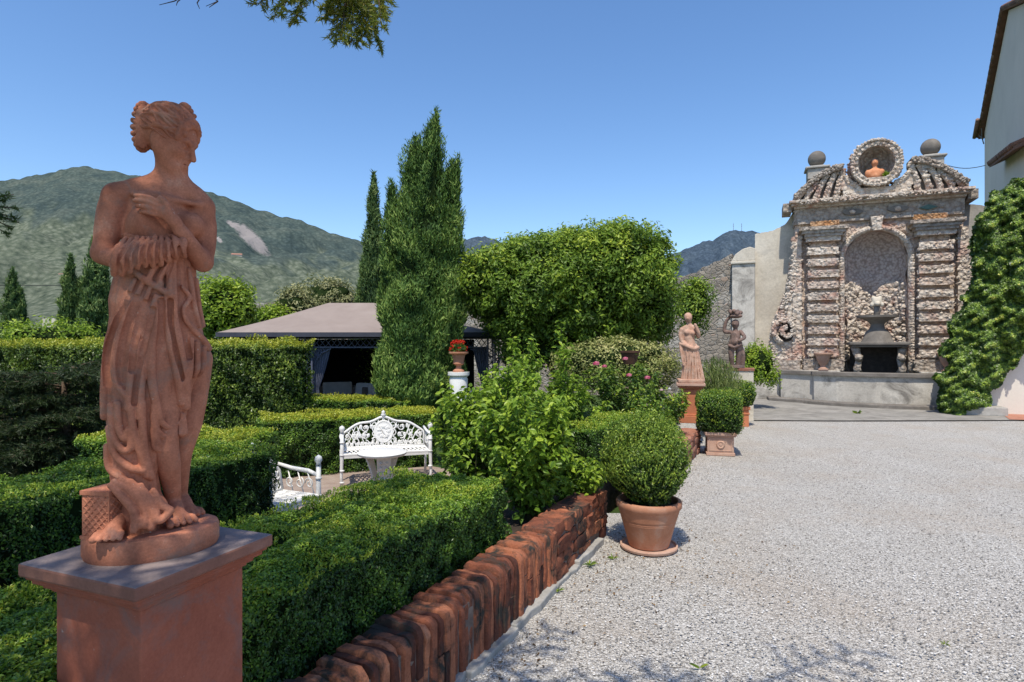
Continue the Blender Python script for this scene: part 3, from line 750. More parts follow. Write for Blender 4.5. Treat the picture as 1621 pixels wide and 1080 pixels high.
# cloth spilling over the foot
D.ell(L(230,806,.045),(.058,.06,.045),.02)
for a in ([(250,500),(340,560),(398,640),(398,715)],[(290,485),(380,560),(440,650),(428,725)],[(400,550),(430,640),(470,690),(520,650)],[(440,545),(482,615),(525,640)],[(230,520),(300,590),(350,660),(345,740)],[(330,500),(420,590),(455,680)],[(345,680),(400,700),(350,725)],[(380,520),(410,600),(455,655)]):
    q=[c10(*p) for p in a]; D.curve([L(x,y,.085+.030*min(1,max(0,(y-760)/60))) for x,y in q],[.008]+[.0115]*(len(q)-2)+[.010],.005)
for a in ([(270,510),(360,590),(412,680)],[(360,520),(430,620),(455,660)],[(420,560),(455,630),(490,650)]):
    q=[c10(*p) for p in a]; D.curve([L(x,y,.101+.030*min(1,max(0,(y-760)/60))) for x,y in q],.005,.004,True)
# tassel
x,y=c10(585,200); D.cone(L(x,y-8,front(x,y)+.012),L(x,y+20,front(x,y)+.012),.008,.014,.004)
for k in range(4): D.cone(L(x-4+3*k,y,front(x,y)+.02),L(x-5+3.4*k,y+22,front(x,y)+.022),.003,.004,.002)
link('drapery',D.mesh('drapery'),M_terra,st)
# --- box with lattice sides under the cloth
bx=MB(); c=Vector(L(172,810,.05)); q=R(48); 
Mx=Matrix.Translation((c.x,c.y+.02,0))@Matrix.Rotation(q,4,'Z'); hw=.044; zb=L(172,846,.06)[2]; zt=L(172,782,.06)[2]
bx.box(-hw,hw,-hw,hw,zb,zt,M=Mx); bx.box(-hw-.004,hw+.004,-hw-.004,hw+.004,zt+.0005,zt+.012,M=Mx); bx.box(-hw-.004,hw+.004,-hw-.004,hw+.004,zb-.01,zb-.0005,M=Mx)
for face in (0,1):
    for k in range(-4,9):
        for sg in (1,-1):
            a0=-hw+.02*k; z0=zb; z1=zt-.004; a1=a0+sg*(z1-z0)
            # clip the strip to the face
            def cl(a,z,a2,z2):
                pts=[]
                for u in np.linspace(0,1,25):
                    aa=a+(a2-a)*u
                    if abs(aa)<=hw-.003: pts.append((aa,z+(z2-z)*u))
                return pts
            pts=cl(a0,z0,a1,z1)
            if len(pts)<2: continue
            e=[pts[0],pts[-1]]
            bx.tube([Mx@Vector((p[0],-hw,p[1]) if face==0 else (-hw,p[0],p[1])) for p in e],.0028,4)
bx.build('casket',M_terra,st,auto=40)
# --- oval base
mb=MB(); a0=L(128,872); a1=L(347,872); cx=(a0[0]+a1[0])/2; ra=(a1[0]-a0[0])/2
mb.lathe([(.97,0),(1,.012),(1,.052),(.975,.063),(.9,.066)],72,(cx,-.005,0),ra,ra*.80)
mb.build('base',M_terra,st,auto=35)
for o in st.children:
    if o.name.split('.')[0] in('body','hair','drapery'):
        s=o.modifiers.new('smooth','SMOOTH'); s.factor=.3; s.iterations=1
# ------------------------------------------------------------------ low brick walls
def brick(mb,c,ax,sx,sy,sz,wear=.0055,seed=None):
    """a worn brick: sub-divided box with dented faces. c centre, ax = unit vectors (along, across)"""
    n=(3,4,4); r=random.random(); tilt=random.gauss(0,.009)
    pts={}; vs=[]; fs=[]
    def vid(i,j,k):
        if (i,j,k) in pts: return pts[(i,j,k)]
        u,v,w=i/n[0]*2-1,j/n[1]*2-1,k/n[2]*2-1
        # rounded arrises
        e=[abs(u)>.99,abs(v)>.99,abs(w)>.99].count(True)
        q=1-(.0 if e<2 else (.10 if e==2 else .2))*random.uniform(.4,1.5)
        x=u*sx/2*(q if abs(u)>.99 else 1)+random.gauss(0,wear*.35)
        y=v*sy/2*(1-(1-q)*.35 if abs(v)>.99 else 1)+random.gauss(0,wear*.6)
        z=w*sz/2*(1-(1-q)*.45 if abs(w)>.99 else 1)+random.gauss(0,wear*.6)
        x+=z*tilt
        p=(c[0]+ax[0][0]*x+ax[1][0]*y, c[1]+ax[0][1]*x+ax[1][1]*y, c[2]+z)
        pts[(i,j,k)]=len(vs); vs.append(p); return pts[(i,j,k)]
    for a,b,cc in ((0,1,2),(1,2,0),(2,0,1)):
        for end in (0,n[cc]):
            for i in range(n[a]):
                for j in range(n[b]):
                    f=[]
                    for (di,dj) in ((0,0),(1,0),(1,1),(0,1)):
                        q=[0,0,0]; q[a]=i+di; q[b]=j+dj; q[cc]=end; f.append(vid(*q))
                    fs.append(tuple(f))
    mb.add(vs,fs,r)
def slab(mb,t,th,nf,thick,z0,z1,shoulder=True):
    """brick on edge: profile across the wall with a worn round shoulder, drawn along the wall"""
    r=random.random(); rs=random.uniform(.035,.07) if shoulder else .006
    prof=[(0,z0),(0,z0+(z1-z0)*.5),(.0,z1-.02),(.018,z1)]
    prof+=[(thick*q,z1+random.gauss(0,.003)) for q in (.3,.55)]
    for k in range(5):
        a=math.pi/2*(1-k/4); prof.append((thick-rs+rs*math.cos(a),z1-rs+rs*math.sin(a)))
    zf=z1-rs
    prof+=[(thick,z0+(zf-z0)*q) for q in (.75,.5,.25)]+[(thick,z0)]
    cy=thick/2; cz=(z0+z1)/2; n=len(prof); vs=[]; jt=[(random.gauss(0,.0028),random.gauss(0,.0028)) for _ in prof]
    lean=random.gauss(0,.006); tw=random.gauss(0,.004)
    for (u,ins) in ((-.5,.017),(-.36,.0),(.36,.0),(.5,.017)):
        for (y,z),(jy,jz) in zip(prof,jt):
            yy=y+jy+random.gauss(0,.0012); zz=z+jz; L_=math.hypot(yy-cy,zz-cz)+1e-6; k=1-ins/L_
            yy=cy+(yy-cy)*k; zz=cz+(zz-cz)*k if zz>z0+.01 else zz
            q=W(t+th*(.5+u)+lean*(zz-z0)/.4+tw*(yy/thick),nf-thick+yy); vs.append((q[0],q[1],zz))
    fs=[]
    for sct in range(3):
        for j in range(n): j2=(j+1)%n; fs.append((sct*n+j,sct*n+j2,(sct+1)*n+j2,(sct+1)*n+j))
    fs+=[tuple(range(n)),tuple(reversed(range(3*n,4*n)))]
    mb.add(vs,fs,r)
def brickwall(name,label,t0,t1,n0,thick,h,mat,kinds,foot=True):
    w=empty(name,(*W(t0,n0),0),0,label,'brick wall'); w.location=(0,0,0)
    mb=MB(); ax=(UW,NW); t=t0
    if kinds=='edge':
        end=t1-1.25
        while t<end:                                          # bricks set on edge
            th=random.uniform(.044,.060); o=random.gauss(0,.008); hz=h*random.uniform(.35,.62); z1=h+random.gauss(0,.009)
            if random.random()<.55:
                slab(mb,t,th*.95,n0+o,thick,hz+.002,z1); slab(mb,t,th*.95,n0+o+random.gauss(0,.003),thick,0,hz-.002,False)
            else: slab(mb,t,th*.95,n0+o,thick,0,z1)
            t+=th
    lifts=4; hh=h/lifts
    for k in range(lifts):
        q=t-random.uniform(0,.1) if k%2 else t
        while q<t1:
            ln=random.uniform(.18,.28); ln=min(ln,t1-q+.03)
            if ln<.06: break
            n=n0-thick/2+random.gauss(0,.008)
            brick(mb,(*W(q+ln/2,n),hh*(k+.5)+random.gauss(0,.004)),ax,ln*.985,thick,hh*.985,.007)
            q+=ln
    b=mb.build('brickwork',mat,w,smooth=False); b.data.polygons.foreach_set('use_smooth',np.ones(len(b.data.polygons),bool)); b.data.set_sharp_from_angle(angle=R(48))
    mb=MB()                                                   # lime core that fills the joints
    e=.016
    p=[W(t0+.02,n0-e),W(t1-.03,n0-e),W(t1-.03,n0-thick+e),W(t0+.02,n0-thick+e)]
    mb.prismz(p,0,h-.05); mb.build('mortar',mottled(name+'_mortar',[(.3,(.12,.085,.07)),(.7,(.26,.20,.165))],9,6,.95,.7,80,.006),w)
    if foot:
        f=MB(); q=t0
        while q<t1-.45:
            ln=random.uniform(.25,.7); o=random.uniform(.022,.046); z=random.uniform(.025,.060)
            if random.random()<.98:
                nseg=6
                top=[W(q+ln*i/nseg,n0+o+random.gauss(0,.008)) for i in range(nseg+1)]
                poly=top+[W(q+ln,n0-.03),W(q,n0-.03)]
                f.prismz(poly,-.02,z)
            q+=ln
        f.build('footing',M_concrete,w,bevel=.008)
    return w
brickwall('brick_wall','long low wall of old red bricks set on edge, running from the foreground beside the gravel',.55,5.05,-1.475,.235,.40,M_brick,'edge')
brickwall('brick_wall','short low brick wall with pale worn top under the smaller statue plinth',6.2,9.75,-1.33,.28,.35,M_brick_lit,'flat',False)

# ------------------------------------------------------------------ big terracotta pot with its box ball
pc=PG(1027,868,0.0); PD=5.02
def lathe_obj(name,prof,mat,parent,n=64,c=(0,0,0),smooth=50,**k):
    mb=MB(); mb.lathe(prof,n,c,**k); return mb.build(name,mat,parent,auto=smooth)
def boxball(parent,c,rad,n,leaf,mat,seed,squash=1.0,flatc=None,rag=1.0):
    g=np.random.default_rng(seed); f=Fol()
    d=unit(g.normal(size=(n,3))); sn=SNoise(5.5,12,seed)
    dep=g.exponential(.055,n); sn2=SNoise(13,14,seed+3); k=1+rag*(.05*sn(d*1.0)+.035*sn2(d))-dep
    rr=np.array(rad)
    if flatc is not None:      # clipped cube: superellipsoid
        e=flatc; k=k/((np.abs(d)**e).sum(1)**(1/e))
    p=np.array(c)+d*k[:,None]*rr
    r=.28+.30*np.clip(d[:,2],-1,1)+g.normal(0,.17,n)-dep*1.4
    f.leaves(p,d+np.array([0,0,.35]),leaf,r,asp=.55,tilt=.75,g=g,up=.6)
    # loose young shoots
    m=n//16; d2=unit(g.normal(size=(m,3))+np.array([0,0,.4])); k2=1.02+.05*sn(d2)
    if flatc is not None: k2=k2/((np.abs(d2)**flatc).sum(1)**(1/flatc))
    for j in range(int(4*rag)):
        q=np.array(c)+d2*(k2[:,None]-.03)*rr+d2*(.010*j)+np.array([0,0,.011*j])
        f.leaves(q,d2,leaf,.62+g.normal(0,.15,m),asp=.5,tilt=1,g=g,up=1.2)
    V=[];F=[]
    mb=MB(); prof=[]
    ico=bmesh.new(); bmesh.ops.create_icosphere(ico,subdivisions=3,radius=1)
    vs=np.array([v.co[:] for v in ico.verts]); fs=[[v.index for v in q.verts] for q in ico.faces]; ico.free()
    kk=.87+.05*sn(vs)
    if flatc is not None: kk=kk/((np.abs(vs)**flatc).sum(1)**(1/flatc))
    f.put(np.array(c)+vs*kk[:,None]*rr,fs,.1,1)
    return link('foliage',f.mesh('foliage'),[mat,M_core],parent)
M_box=leafmat('box_leaf',[(0,(0.018,0.043,0.010)),(.3,(0.061,0.129,0.023)),(.6,(0.152,0.276,0.043)),(1,(0.356,0.482,0.071))],.28,.4,.4)
M_boxlush=leafmat('box_leaf_lush',[(0,(0.014,0.039,0.010)),(.3,(0.046,0.116,0.022)),(.6,(0.125,0.259,0.036)),(1,(0.428,0.535,0.062))],.28,.4,.4)
pp=empty('potted_plant',(pc.x,pc.y,.032),0,'big round box bush in a large terracotta pot at the end of the brick wall','potted plant')
PS=pc.y/950
lathe_obj('pot',[(0.0, 0.0), (0.1591, 0.0), (0.1634, 0.011), (0.2107, 0.184), (0.2141, 0.1895), (0.2141, 0.1987), (0.2176, 0.2024), (0.2176, 0.2134), (0.2219, 0.2171), (0.2253, 0.2318), (0.2451, 0.299), (0.2477, 0.3036), (0.2606, 0.3174), (0.2632, 0.3542), (0.2563, 0.3662), (0.2322, 0.368), (0.2253, 0.3588), (0.2193, 0.3128), (0.0, 0.3128)],M_terra_pot,pp,72,smooth=40)
lathe_obj('soil',[(0,.313),(.219,.317),(.219,.322),(0,.335)],M_soil,pp,32)
mb=MB()
for k in range(9):
    a=k*.7; mb.tube([(.02*math.cos(a),.02*math.sin(a),.34),(.05*math.cos(a),.05*math.sin(a),.45),(.16*math.cos(a),.16*math.sin(a),.62)],[.012,.01,.006],5)
mb.build('stem',M_wood,pp)
boxball(pp,(-.02,.02,.635),(.305,.305,.305),27000,.022,M_box,21,rag=1.8)
sa=empty('saucer',(pc.x,pc.y,.004),0,'shallow terracotta saucer with a pale rim under the big round box bush','saucer')
sa_o=lathe_obj('tray',[(0,0),(.205,0),(.226,.008),(.232,.026),(.228,.036),(.217,.036),(.211,.022),(.16,.02),(0,.02)],M_terra_pink,sa,72,smooth=40)

# ------------------------------------------------------------------ clipped box cube in a square planter with a rosette
p1=PG(1146,722,0.0)
t=empty('potted_plant',(p1.x,p1.y+.2,.0),-TH+R(8),'clipped cube of box in a square pale planter with a round rosette on its front','potted plant')
mb=MB(); mb.box(-.205,.205,-.205,.205,.0,.045); mb.box(-.19,.19,-.19,.19,.0451,.285); mb.box(-.215,.215,-.215,.215,.2851,.305); mb.box(-.232,.232,-.232,.232,.3051,.352)
pl=mb.build('planter',M_terra_pink,t,bevel=.006)
mb=MB()
for (x0,x1,z0,z1) in ((-.165,.165,.07,.082),(-.165,.165,.25,.262),(-.165,-.153,.082,.25),(.153,.165,.082,.25)): mb.box(x0,x1,-.197,-.189,z0,z1)
mb.build('panel_frame',M_terra_pink,pl,bevel=.003)
mb=MB(); n=32; 
prof=[(.0,.018),(.018,.017),(.024,.009),(.036,.016),(.050,.018),(.060,.008),(.062,0)]
mb.M=Matrix.Translation((0,-.189,.165))@Matrix.Rotation(R(90),4,'X'); mb.lathe(prof,n); mb.M=None
mb.build('rosette',M_terra_pink,pl,auto=40)
boxball(t,(0,0,.62),(.30,.30,.29),15000,.026,M_boxlush,31,flatc=7,rag=1.2)
p2=PG(1178,676,0.0)
t=empty('potted_plant',(p2.x-.06,p2.y+.2,.0),-TH+R(10),'small box bush in an orange square pot with a grooved rim, behind the clipped cube','potted plant')
mb=MB(); mb.box(-.19,.19,-.19,.19,.0,.25); mb.box(-.205,.205,-.205,.205,.2501,.285); mb.box(-.19,.19,-.19,.19,.2851,.345); mb.box(-.215,.215,-.215,.215,.3451,.41)
mb.build('planter',M_terra_bright,t,bevel=.008)
boxball(t,(.03,0,.64),(.30,.30,.235),9000,.032,M_boxlush,33,flatc=3)

# ------------------------------------------------------------------ second statue on the wall end
p=PG(1095,668,.36); S2=(p.x,p.y+.06)
pd=plinth('plinth','orange terracotta plinth under the smaller pale statue, standing on the brick wall',(S2[0],S2[1],.352),-TH+R(6),.232,.665,[M_terra_bright,M_terra_pink],k=1.2)
t=empty('statue',(S2[0]-.01,S2[1],.352+.665),-R(10),'pale terracotta statue of a woman draped from the hips down, on the orange plinth','statue')
Q=Field((-.30,-.26,-.02),(.30,.26,1.25),.0085)
Q.ell((-.02,0,.83),(.095,.075,.13),.04); Q.cone((-.02,0,.74),(0,0,.62),.08,.10,.05)
Q.curve([(-.125,0,.90),(-.05,0,.935),(.03,0,.935),(.10,0,.89)],[.045,.05,.05,.045],.03); Q.cone((-.01,0,.93),(-.02,-.005,1.03),.042,.038,.03)
Q.ell((-.03,-.01,1.10),(.062,.072,.082),.02); Q.ell((-.03,.02,1.125),(.066,.068,.068),.01); Q.ell((-.03,.08,1.10),(.03,.03,.03),.02)
Q.ell((-.045,-.075,1.085),(.012,.018,.016),.01); Q.ell((-.055,-.066,.85),(.04,.035,.04),.03); Q.ell((.035,-.066,.84),(.04,.035,.04),.03)
Q.curve([(-.13,0,.90),(-.155,-.01,.80),(-.135,-.04,.70),(-.06,-.10,.62)],[.042,.037,.033,.025],.02)
Q.curve([(.105,0,.89),(.13,-.04,.79),(.12,-.09,.86),(.07,-.10,.98)],[.042,.037,.031,.024],.02)
body2=link('body',Q.mesh('body'),M_sapling_stone,t)
Q=Field((-.30,-.30,-.01),(.30,.28,.75),.0085)
Q.stack([(.0,.04,0,.19,.15),(.12,.03,0,.16,.135),(.3,.02,0,.135,.12),(.5,-.005,0,.135,.115),(.62,-.02,0,.125,.11),(.66,-.02,0,.115,.10)],.01,lambda th,Z:.010*np.sin(th*13+7*Z)+.006*np.sin(th*22-9*Z))
for i in range(9):
    a=-2.9+i*.30; Q.curve([(.0+.12*math.cos(a+.5),.11*math.sin(a+.5),.6),(.02+.145*math.cos(a+.2),.125*math.sin(a+.2),.36),(.05+.19*math.cos(a),.15*math.sin(a),.04)],[.012,.016,.02],.012)
Q.curve([(-.15,-.03,.66),(-.06,-.11,.62),(.04,-.11,.575),(.12,-.05,.60)],[.035,.035,.032,.028],.02); Q.curve([(-.15,.03,.66),(-.02,.11,.64),(.11,.03,.60)],.032,.02)
Q.curve([(-.16,-.02,.66),(-.15,-.07,.5),(-.12,-.10,.3)],[.028,.022,.014],.015)
link('drapery',Q.mesh('drapery'),M_sapling_stone,t)
mb=MB(); mb.prismz([(-.21,-.2),(.2,-.21),(.225,.17),(-.2,.2)],.0,.065); mb.build('base',M_sapling_stone,t,bevel=.015)

# ------------------------------------------------------------------ third, dark weathered figure on a cream plinth
p=P(1176,583,13.2)
t=empty('plinth',(p.x+.05,p.y+.12,0),-TH,'cream rendered square plinth with a brick top under the dark figure','plinth')
hz=p.z-.06
mb=MB(); mb.box(-.215,.215,-.215,.215,0,hz); mb.build('shaft',M_plaster,t,bevel=.008)
mb=MB(); mb.box(-.235,.235,-.235,.235,hz+.0005,hz+.06); mb.build('cap',M_brick_lit,t,bevel=.008)
t=empty('statue',(p.x-.12,p.y+.12,hz+.06),R(-30),'dark weathered stone figure carrying a basket on its head, on the cream plinth','statue')
Q=Field((-.36,-.30,-.02),(.36,.30,1.38),.010)
Q.ell((0,0,.70),(.11,.09,.15),.04); Q.ell((0,-.02,.58),(.115,.10,.10),.04); Q.cone((0,0,.80),(0,0,.9),.05,.045,.03); Q.ell((0,-.01,.98),(.085,.09,.10),.02)
Q.ell((0,-.10,.965),(.016,.02,.02),.01)
Q.curve([(-.06,0,.55),(-.08,-.05,.32),(-.07,-.0,.05)],[.085,.06,.045],.03); Q.curve([(.06,0,.55),(.07,.0,.32),(.05,.03,.05)],[.085,.06,.045],.03)
Q.curve([(-.11,0,.80),(-.23,0,.82),(-.20,0,1.02),(-.13,0,1.12)],[.045,.042,.036,.03],.02); Q.curve([(.11,0,.80),(.20,-.06,.68),(.10,-.14,.60)],[.045,.038,.03],.02)
Q.ell((0,0,1.15),(.15,.13,.05),.02)
for i in range(11):
    a=i*.57; Q.ell((.12*math.cos(a)*(.6+.4*(i%2)),.11*math.sin(a),1.20+.03*(i%3)),(.045,.045,.045),.012)
Q.curve([(-.12,-.10,.5),(0,-.13,.46),(.12,-.09,.52)],.03,.02); Q.curve([(.12,0,.5),(.16,.03,.3),(.15,.05,.08)],[.03,.04,.045],.02)
link('body',Q.mesh('body'),M_dark_stone,t)
mb=MB(); mb.lathe([(.19,0),(.2,.01),(.19,.07),(.0,.07)],24); mb.build('base',M_dark_stone,t,auto=40)
# ------------------------------------------------------------------ clipped hedges
def hedge(label,A,ang,Lh,Wd,z0,z1,leaf,dens,mat,seed,rough=.022,rad=.06,group=None,young=.30,topk=1.0,back=.35,asp=.5,lean=0):
    """A: corner (x,y); runs along ang (from +x); width to the left of the run"""
    g=np.random.default_rng(seed); f=Fol(); H=z1-z0
    n_top=int(Lh*Wd*dens*topk); P_=[];N_=[]
    def face(n,fix,val):
        q=g.uniform(0,1,(n,3))*np.array([Lh,Wd,H]); q[:,fix]=val; return q
    P0=[face(n_top,2,H),face(int(Lh*H*dens),1,0),face(int(Lh*H*dens*back),1,Wd),face(int(Wd*H*dens),0,0),face(int(Wd*H*dens),0,Lh)]
    p=np.concatenate(P0); lo=np.full(3,rad); hi=np.array([Lh,Wd,H])-rad; lo[2]=-1
    q=np.clip(p,lo,hi); nn=unit(p-q); p=q+nn*rad
    s1=SNoise(2*math.pi/.55,12,seed); s2=SNoise(2*math.pi/.16,14,seed+1)
    dep=g.exponential(leaf*1.1,len(p)); und=rough*(s1(p)+.7*s2(p))
    p=p+nn*(und-dep)[:,None]
    upw=np.clip(nn[:,2],0,1); s3=SNoise(2*math.pi/.9,10,seed+9)(p); s4=SNoise(2*math.pi/.09,14,seed+4)(p)
    gap=(s4+.5*s2(p)<-1.55)&(upw<.5); p=p-nn*(gap*leaf*2.2)[:,None]
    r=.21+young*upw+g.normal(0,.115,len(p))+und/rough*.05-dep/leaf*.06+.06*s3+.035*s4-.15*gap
    f.leaves(p,nn+np.array([0,0,.25]),leaf,r,asp=asp,tilt=.7,g=g,up=.5)
    m=int(n_top*.10); q=g.uniform(0,1,(m,3))*np.array([Lh,Wd,0]); q[:,2]=H-.004+rough*s1(q)
    for j in range(3): f.leaves(q+np.array([0,0,leaf*.45*j])+g.normal(0,leaf*.1,(m,3)),g.normal(size=(m,3))+np.array([0,0,.4]),leaf*.95,.45+young+g.normal(0,.12,m),asp=asp*.9,tilt=.8,g=g,up=1.6)
    e=leaf*1.6+rough
    mb=MB(); mb.box(e,Lh-e,e,Wd-e,0,H-e); f.mb(mb,1)
    o=link('hedge',f.mesh('hedge'),[mat,M_core],loc=(A[0],A[1],z0),rz=ang)
    return tag(o,label,'hedge',group)
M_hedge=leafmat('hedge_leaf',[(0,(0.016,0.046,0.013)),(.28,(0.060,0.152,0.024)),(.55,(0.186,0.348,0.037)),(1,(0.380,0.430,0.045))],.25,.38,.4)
M_hedge2=leafmat('tall_hedge_leaf',[(0,(0.022,0.047,0.012)),(.3,(0.085,0.160,0.026)),(.6,(0.257,0.365,0.054)),(1,(0.380,0.430,0.045))],.28,.38,.4)
aw=math.atan2(UW[1],UW[0])
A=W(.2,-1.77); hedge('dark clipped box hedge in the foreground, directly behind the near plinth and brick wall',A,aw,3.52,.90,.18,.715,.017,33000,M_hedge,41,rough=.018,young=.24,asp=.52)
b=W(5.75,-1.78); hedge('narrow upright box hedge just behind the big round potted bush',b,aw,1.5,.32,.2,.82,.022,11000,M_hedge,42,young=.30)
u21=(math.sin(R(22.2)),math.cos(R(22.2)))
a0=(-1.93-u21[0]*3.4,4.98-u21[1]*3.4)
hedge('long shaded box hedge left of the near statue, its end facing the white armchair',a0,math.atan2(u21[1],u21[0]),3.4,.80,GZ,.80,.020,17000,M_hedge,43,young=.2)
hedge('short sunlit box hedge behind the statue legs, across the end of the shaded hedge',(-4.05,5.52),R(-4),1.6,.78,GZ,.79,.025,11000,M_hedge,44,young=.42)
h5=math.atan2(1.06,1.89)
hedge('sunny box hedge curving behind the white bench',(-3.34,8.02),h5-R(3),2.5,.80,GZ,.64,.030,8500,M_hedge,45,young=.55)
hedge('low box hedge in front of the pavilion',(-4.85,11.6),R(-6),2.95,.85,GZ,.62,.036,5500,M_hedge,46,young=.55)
hedge('tall broad-leaved hedge standing at the left in front of the pavilion',(-3.72-.36-9.3*EU[0],10.75+.14-9.3*EU[1]),-TH,9.3,.8,GZ,1.70,.055,2300,M_hedge2,47,rough=.045,rad=.14,young=.50,asp=.55)

# ------------------------------------------------------------------ columnar cypresses
M_cyp=leafmat('cypress_spray',[(0,(0.017,0.048,0.017)),(.35,(0.056,0.134,0.039)),(.7,(0.134,0.249,0.060)),(1,(0.239,0.358,0.109))],.15,.6,.2)
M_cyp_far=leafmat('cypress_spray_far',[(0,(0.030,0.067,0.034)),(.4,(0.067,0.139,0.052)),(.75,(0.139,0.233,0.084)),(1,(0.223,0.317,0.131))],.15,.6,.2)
def cypress(label,base,spires,n,spray,mat,seed,cat='cypress tree',trunk=True,group=None,lumps=.16,open_=.35,blunt=.62):
    """spires: (x,y offset, z0, z1, radius, lean) flame-shaped leaders grown into one crown"""
    g=np.random.default_rng(seed); t=empty('cypress_tree',base,0,label,cat,group); f=Fol()
    tot=sum((s[3]-s[2])*s[4] for s in spires)
    for i,(x,y,z0,z1,rad,lx) in enumerate(spires):
        m=int(n*(z1-z0)*rad/tot); h=g.beta(1.15,1.5,m); th=g.uniform(0,6.283,m)
        pw=blunt; prof=lambda h: np.minimum(1,(.62+h*1.9))*np.clip(1-h,0,1)**pw*1.08
        sn=SNoise(2*math.pi/.9,12,seed+i)
        dirs=np.stack([np.cos(th),np.sin(th),0*th],1)
        zz=z0+h*(z1-z0)
        pc=np.stack([x+lx*h**1.4+0*th,y+0*th,zz],1)
        lump=sn(pc+dirs*rad)
        rr=rad*prof(h)*(1+lumps*lump)-g.exponential(.07*rad/.6,m)
        p=pc+dirs*np.maximum(rr,.02)[:,None]
        # sprays gathered into plumes
        up=np.array([0,0,1.])
        D=unit(dirs*open_+up*1.0+g.normal(size=(m,3))*.28)
        Nn=unit(dirs+g.normal(size=(m,3))*.5)
        r=.36+.16*lump+g.normal(0,.17,m)
        f.leaves(p,Nn,spray*(1-.35*h),r,asp=.26,tilt=.35,g=g,direction=D*3)
        # fine tips standing off the outline
        k=m//5; j=g.integers(0,m,k); f.leaves(p[j]+dirs[j]*.04+up*.05,Nn[j],spray*.8,r[j]+.2,asp=.16,tilt=.6,g=g,direction=unit(dirs[j]*.8+up)*2)
        mb=MB(); hs=np.linspace(0,.97,14); mb.lathe([(max(.01,rad*.66*float(prof(a))),z0+a*(z1-z0)) for a in hs],14,(x,y,0))
        for q in range(len(mb.v)):
            v=mb.v[q]; hh=(v[2]-z0)/(z1-z0); mb.v[q]=(v[0]+lx*max(hh,0)**1.4,v[1],v[2])
        f.mb(mb,1)
    link('crown',f.mesh('crown'),[mat,M_core],t)
    if trunk:
        mb=MB(); mb.tube([(0,0,-.05),(0,0,.5),(0,0,max(s[2] for s in spires)+.6)],[.13,.10,.06],8); mb.build('trunk',M_wood,t,smooth=True)
    return t
cb=P(657,645,12.3); s=12.3/950
hx=lambda px:(px-657)*s
hz_=lambda py:CAMH+(HY-py)*s-GZ
cypress('big dense dark green cypress with a ragged pointed top, in front of the pavilion roof',(cb.x,12.3,GZ),[
    (hx(662),0,.05,hz_(192),.70,.30),(hx(655),.05,.05,hz_(215),.66,.02),(hx(684),0,2.2,hz_(170),.20,.09),(hx(690),.05,.1,hz_(250),.44,.34),(hx(626),-.1,.0,hz_(285),.34,-.06),(hx(655),-.3,.0,hz_(330),.60,0),(hx(705),-.1,.2,hz_(330),.30,.10),(hx(710),.0,3.0,hz_(244),.15,.20)],150000,.125,M_cyp,51,blunt=.42,lumps=.20)
c2=P(585,480,22.)
s2=22./950
cypress('slim tall cypress showing behind the left side of the big cypress',(c2.x,22,GZ),[(.15,0,.0,CAMH+(HY-272)*s2-GZ,.62,.0),(-.12,.2,.0,CAMH+(HY-385)*s2-GZ,.66,.0)],26000,.22,M_cyp_far,52)
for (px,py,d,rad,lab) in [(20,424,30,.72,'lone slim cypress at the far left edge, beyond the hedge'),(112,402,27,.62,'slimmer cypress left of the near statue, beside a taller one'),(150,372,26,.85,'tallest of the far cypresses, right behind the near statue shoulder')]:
    q=P(px,540,d); cypress(lab,(q.x,d,GZ),[(0,0,.0,CAMH+(HY-py)*d/950-GZ,rad,0),(rad*.45,.1,.0,(CAMH+(HY-py)*d/950-GZ)*.82,rad*.6,.05)],14000,.26,M_cyp_far,int(px)+60,group=None)

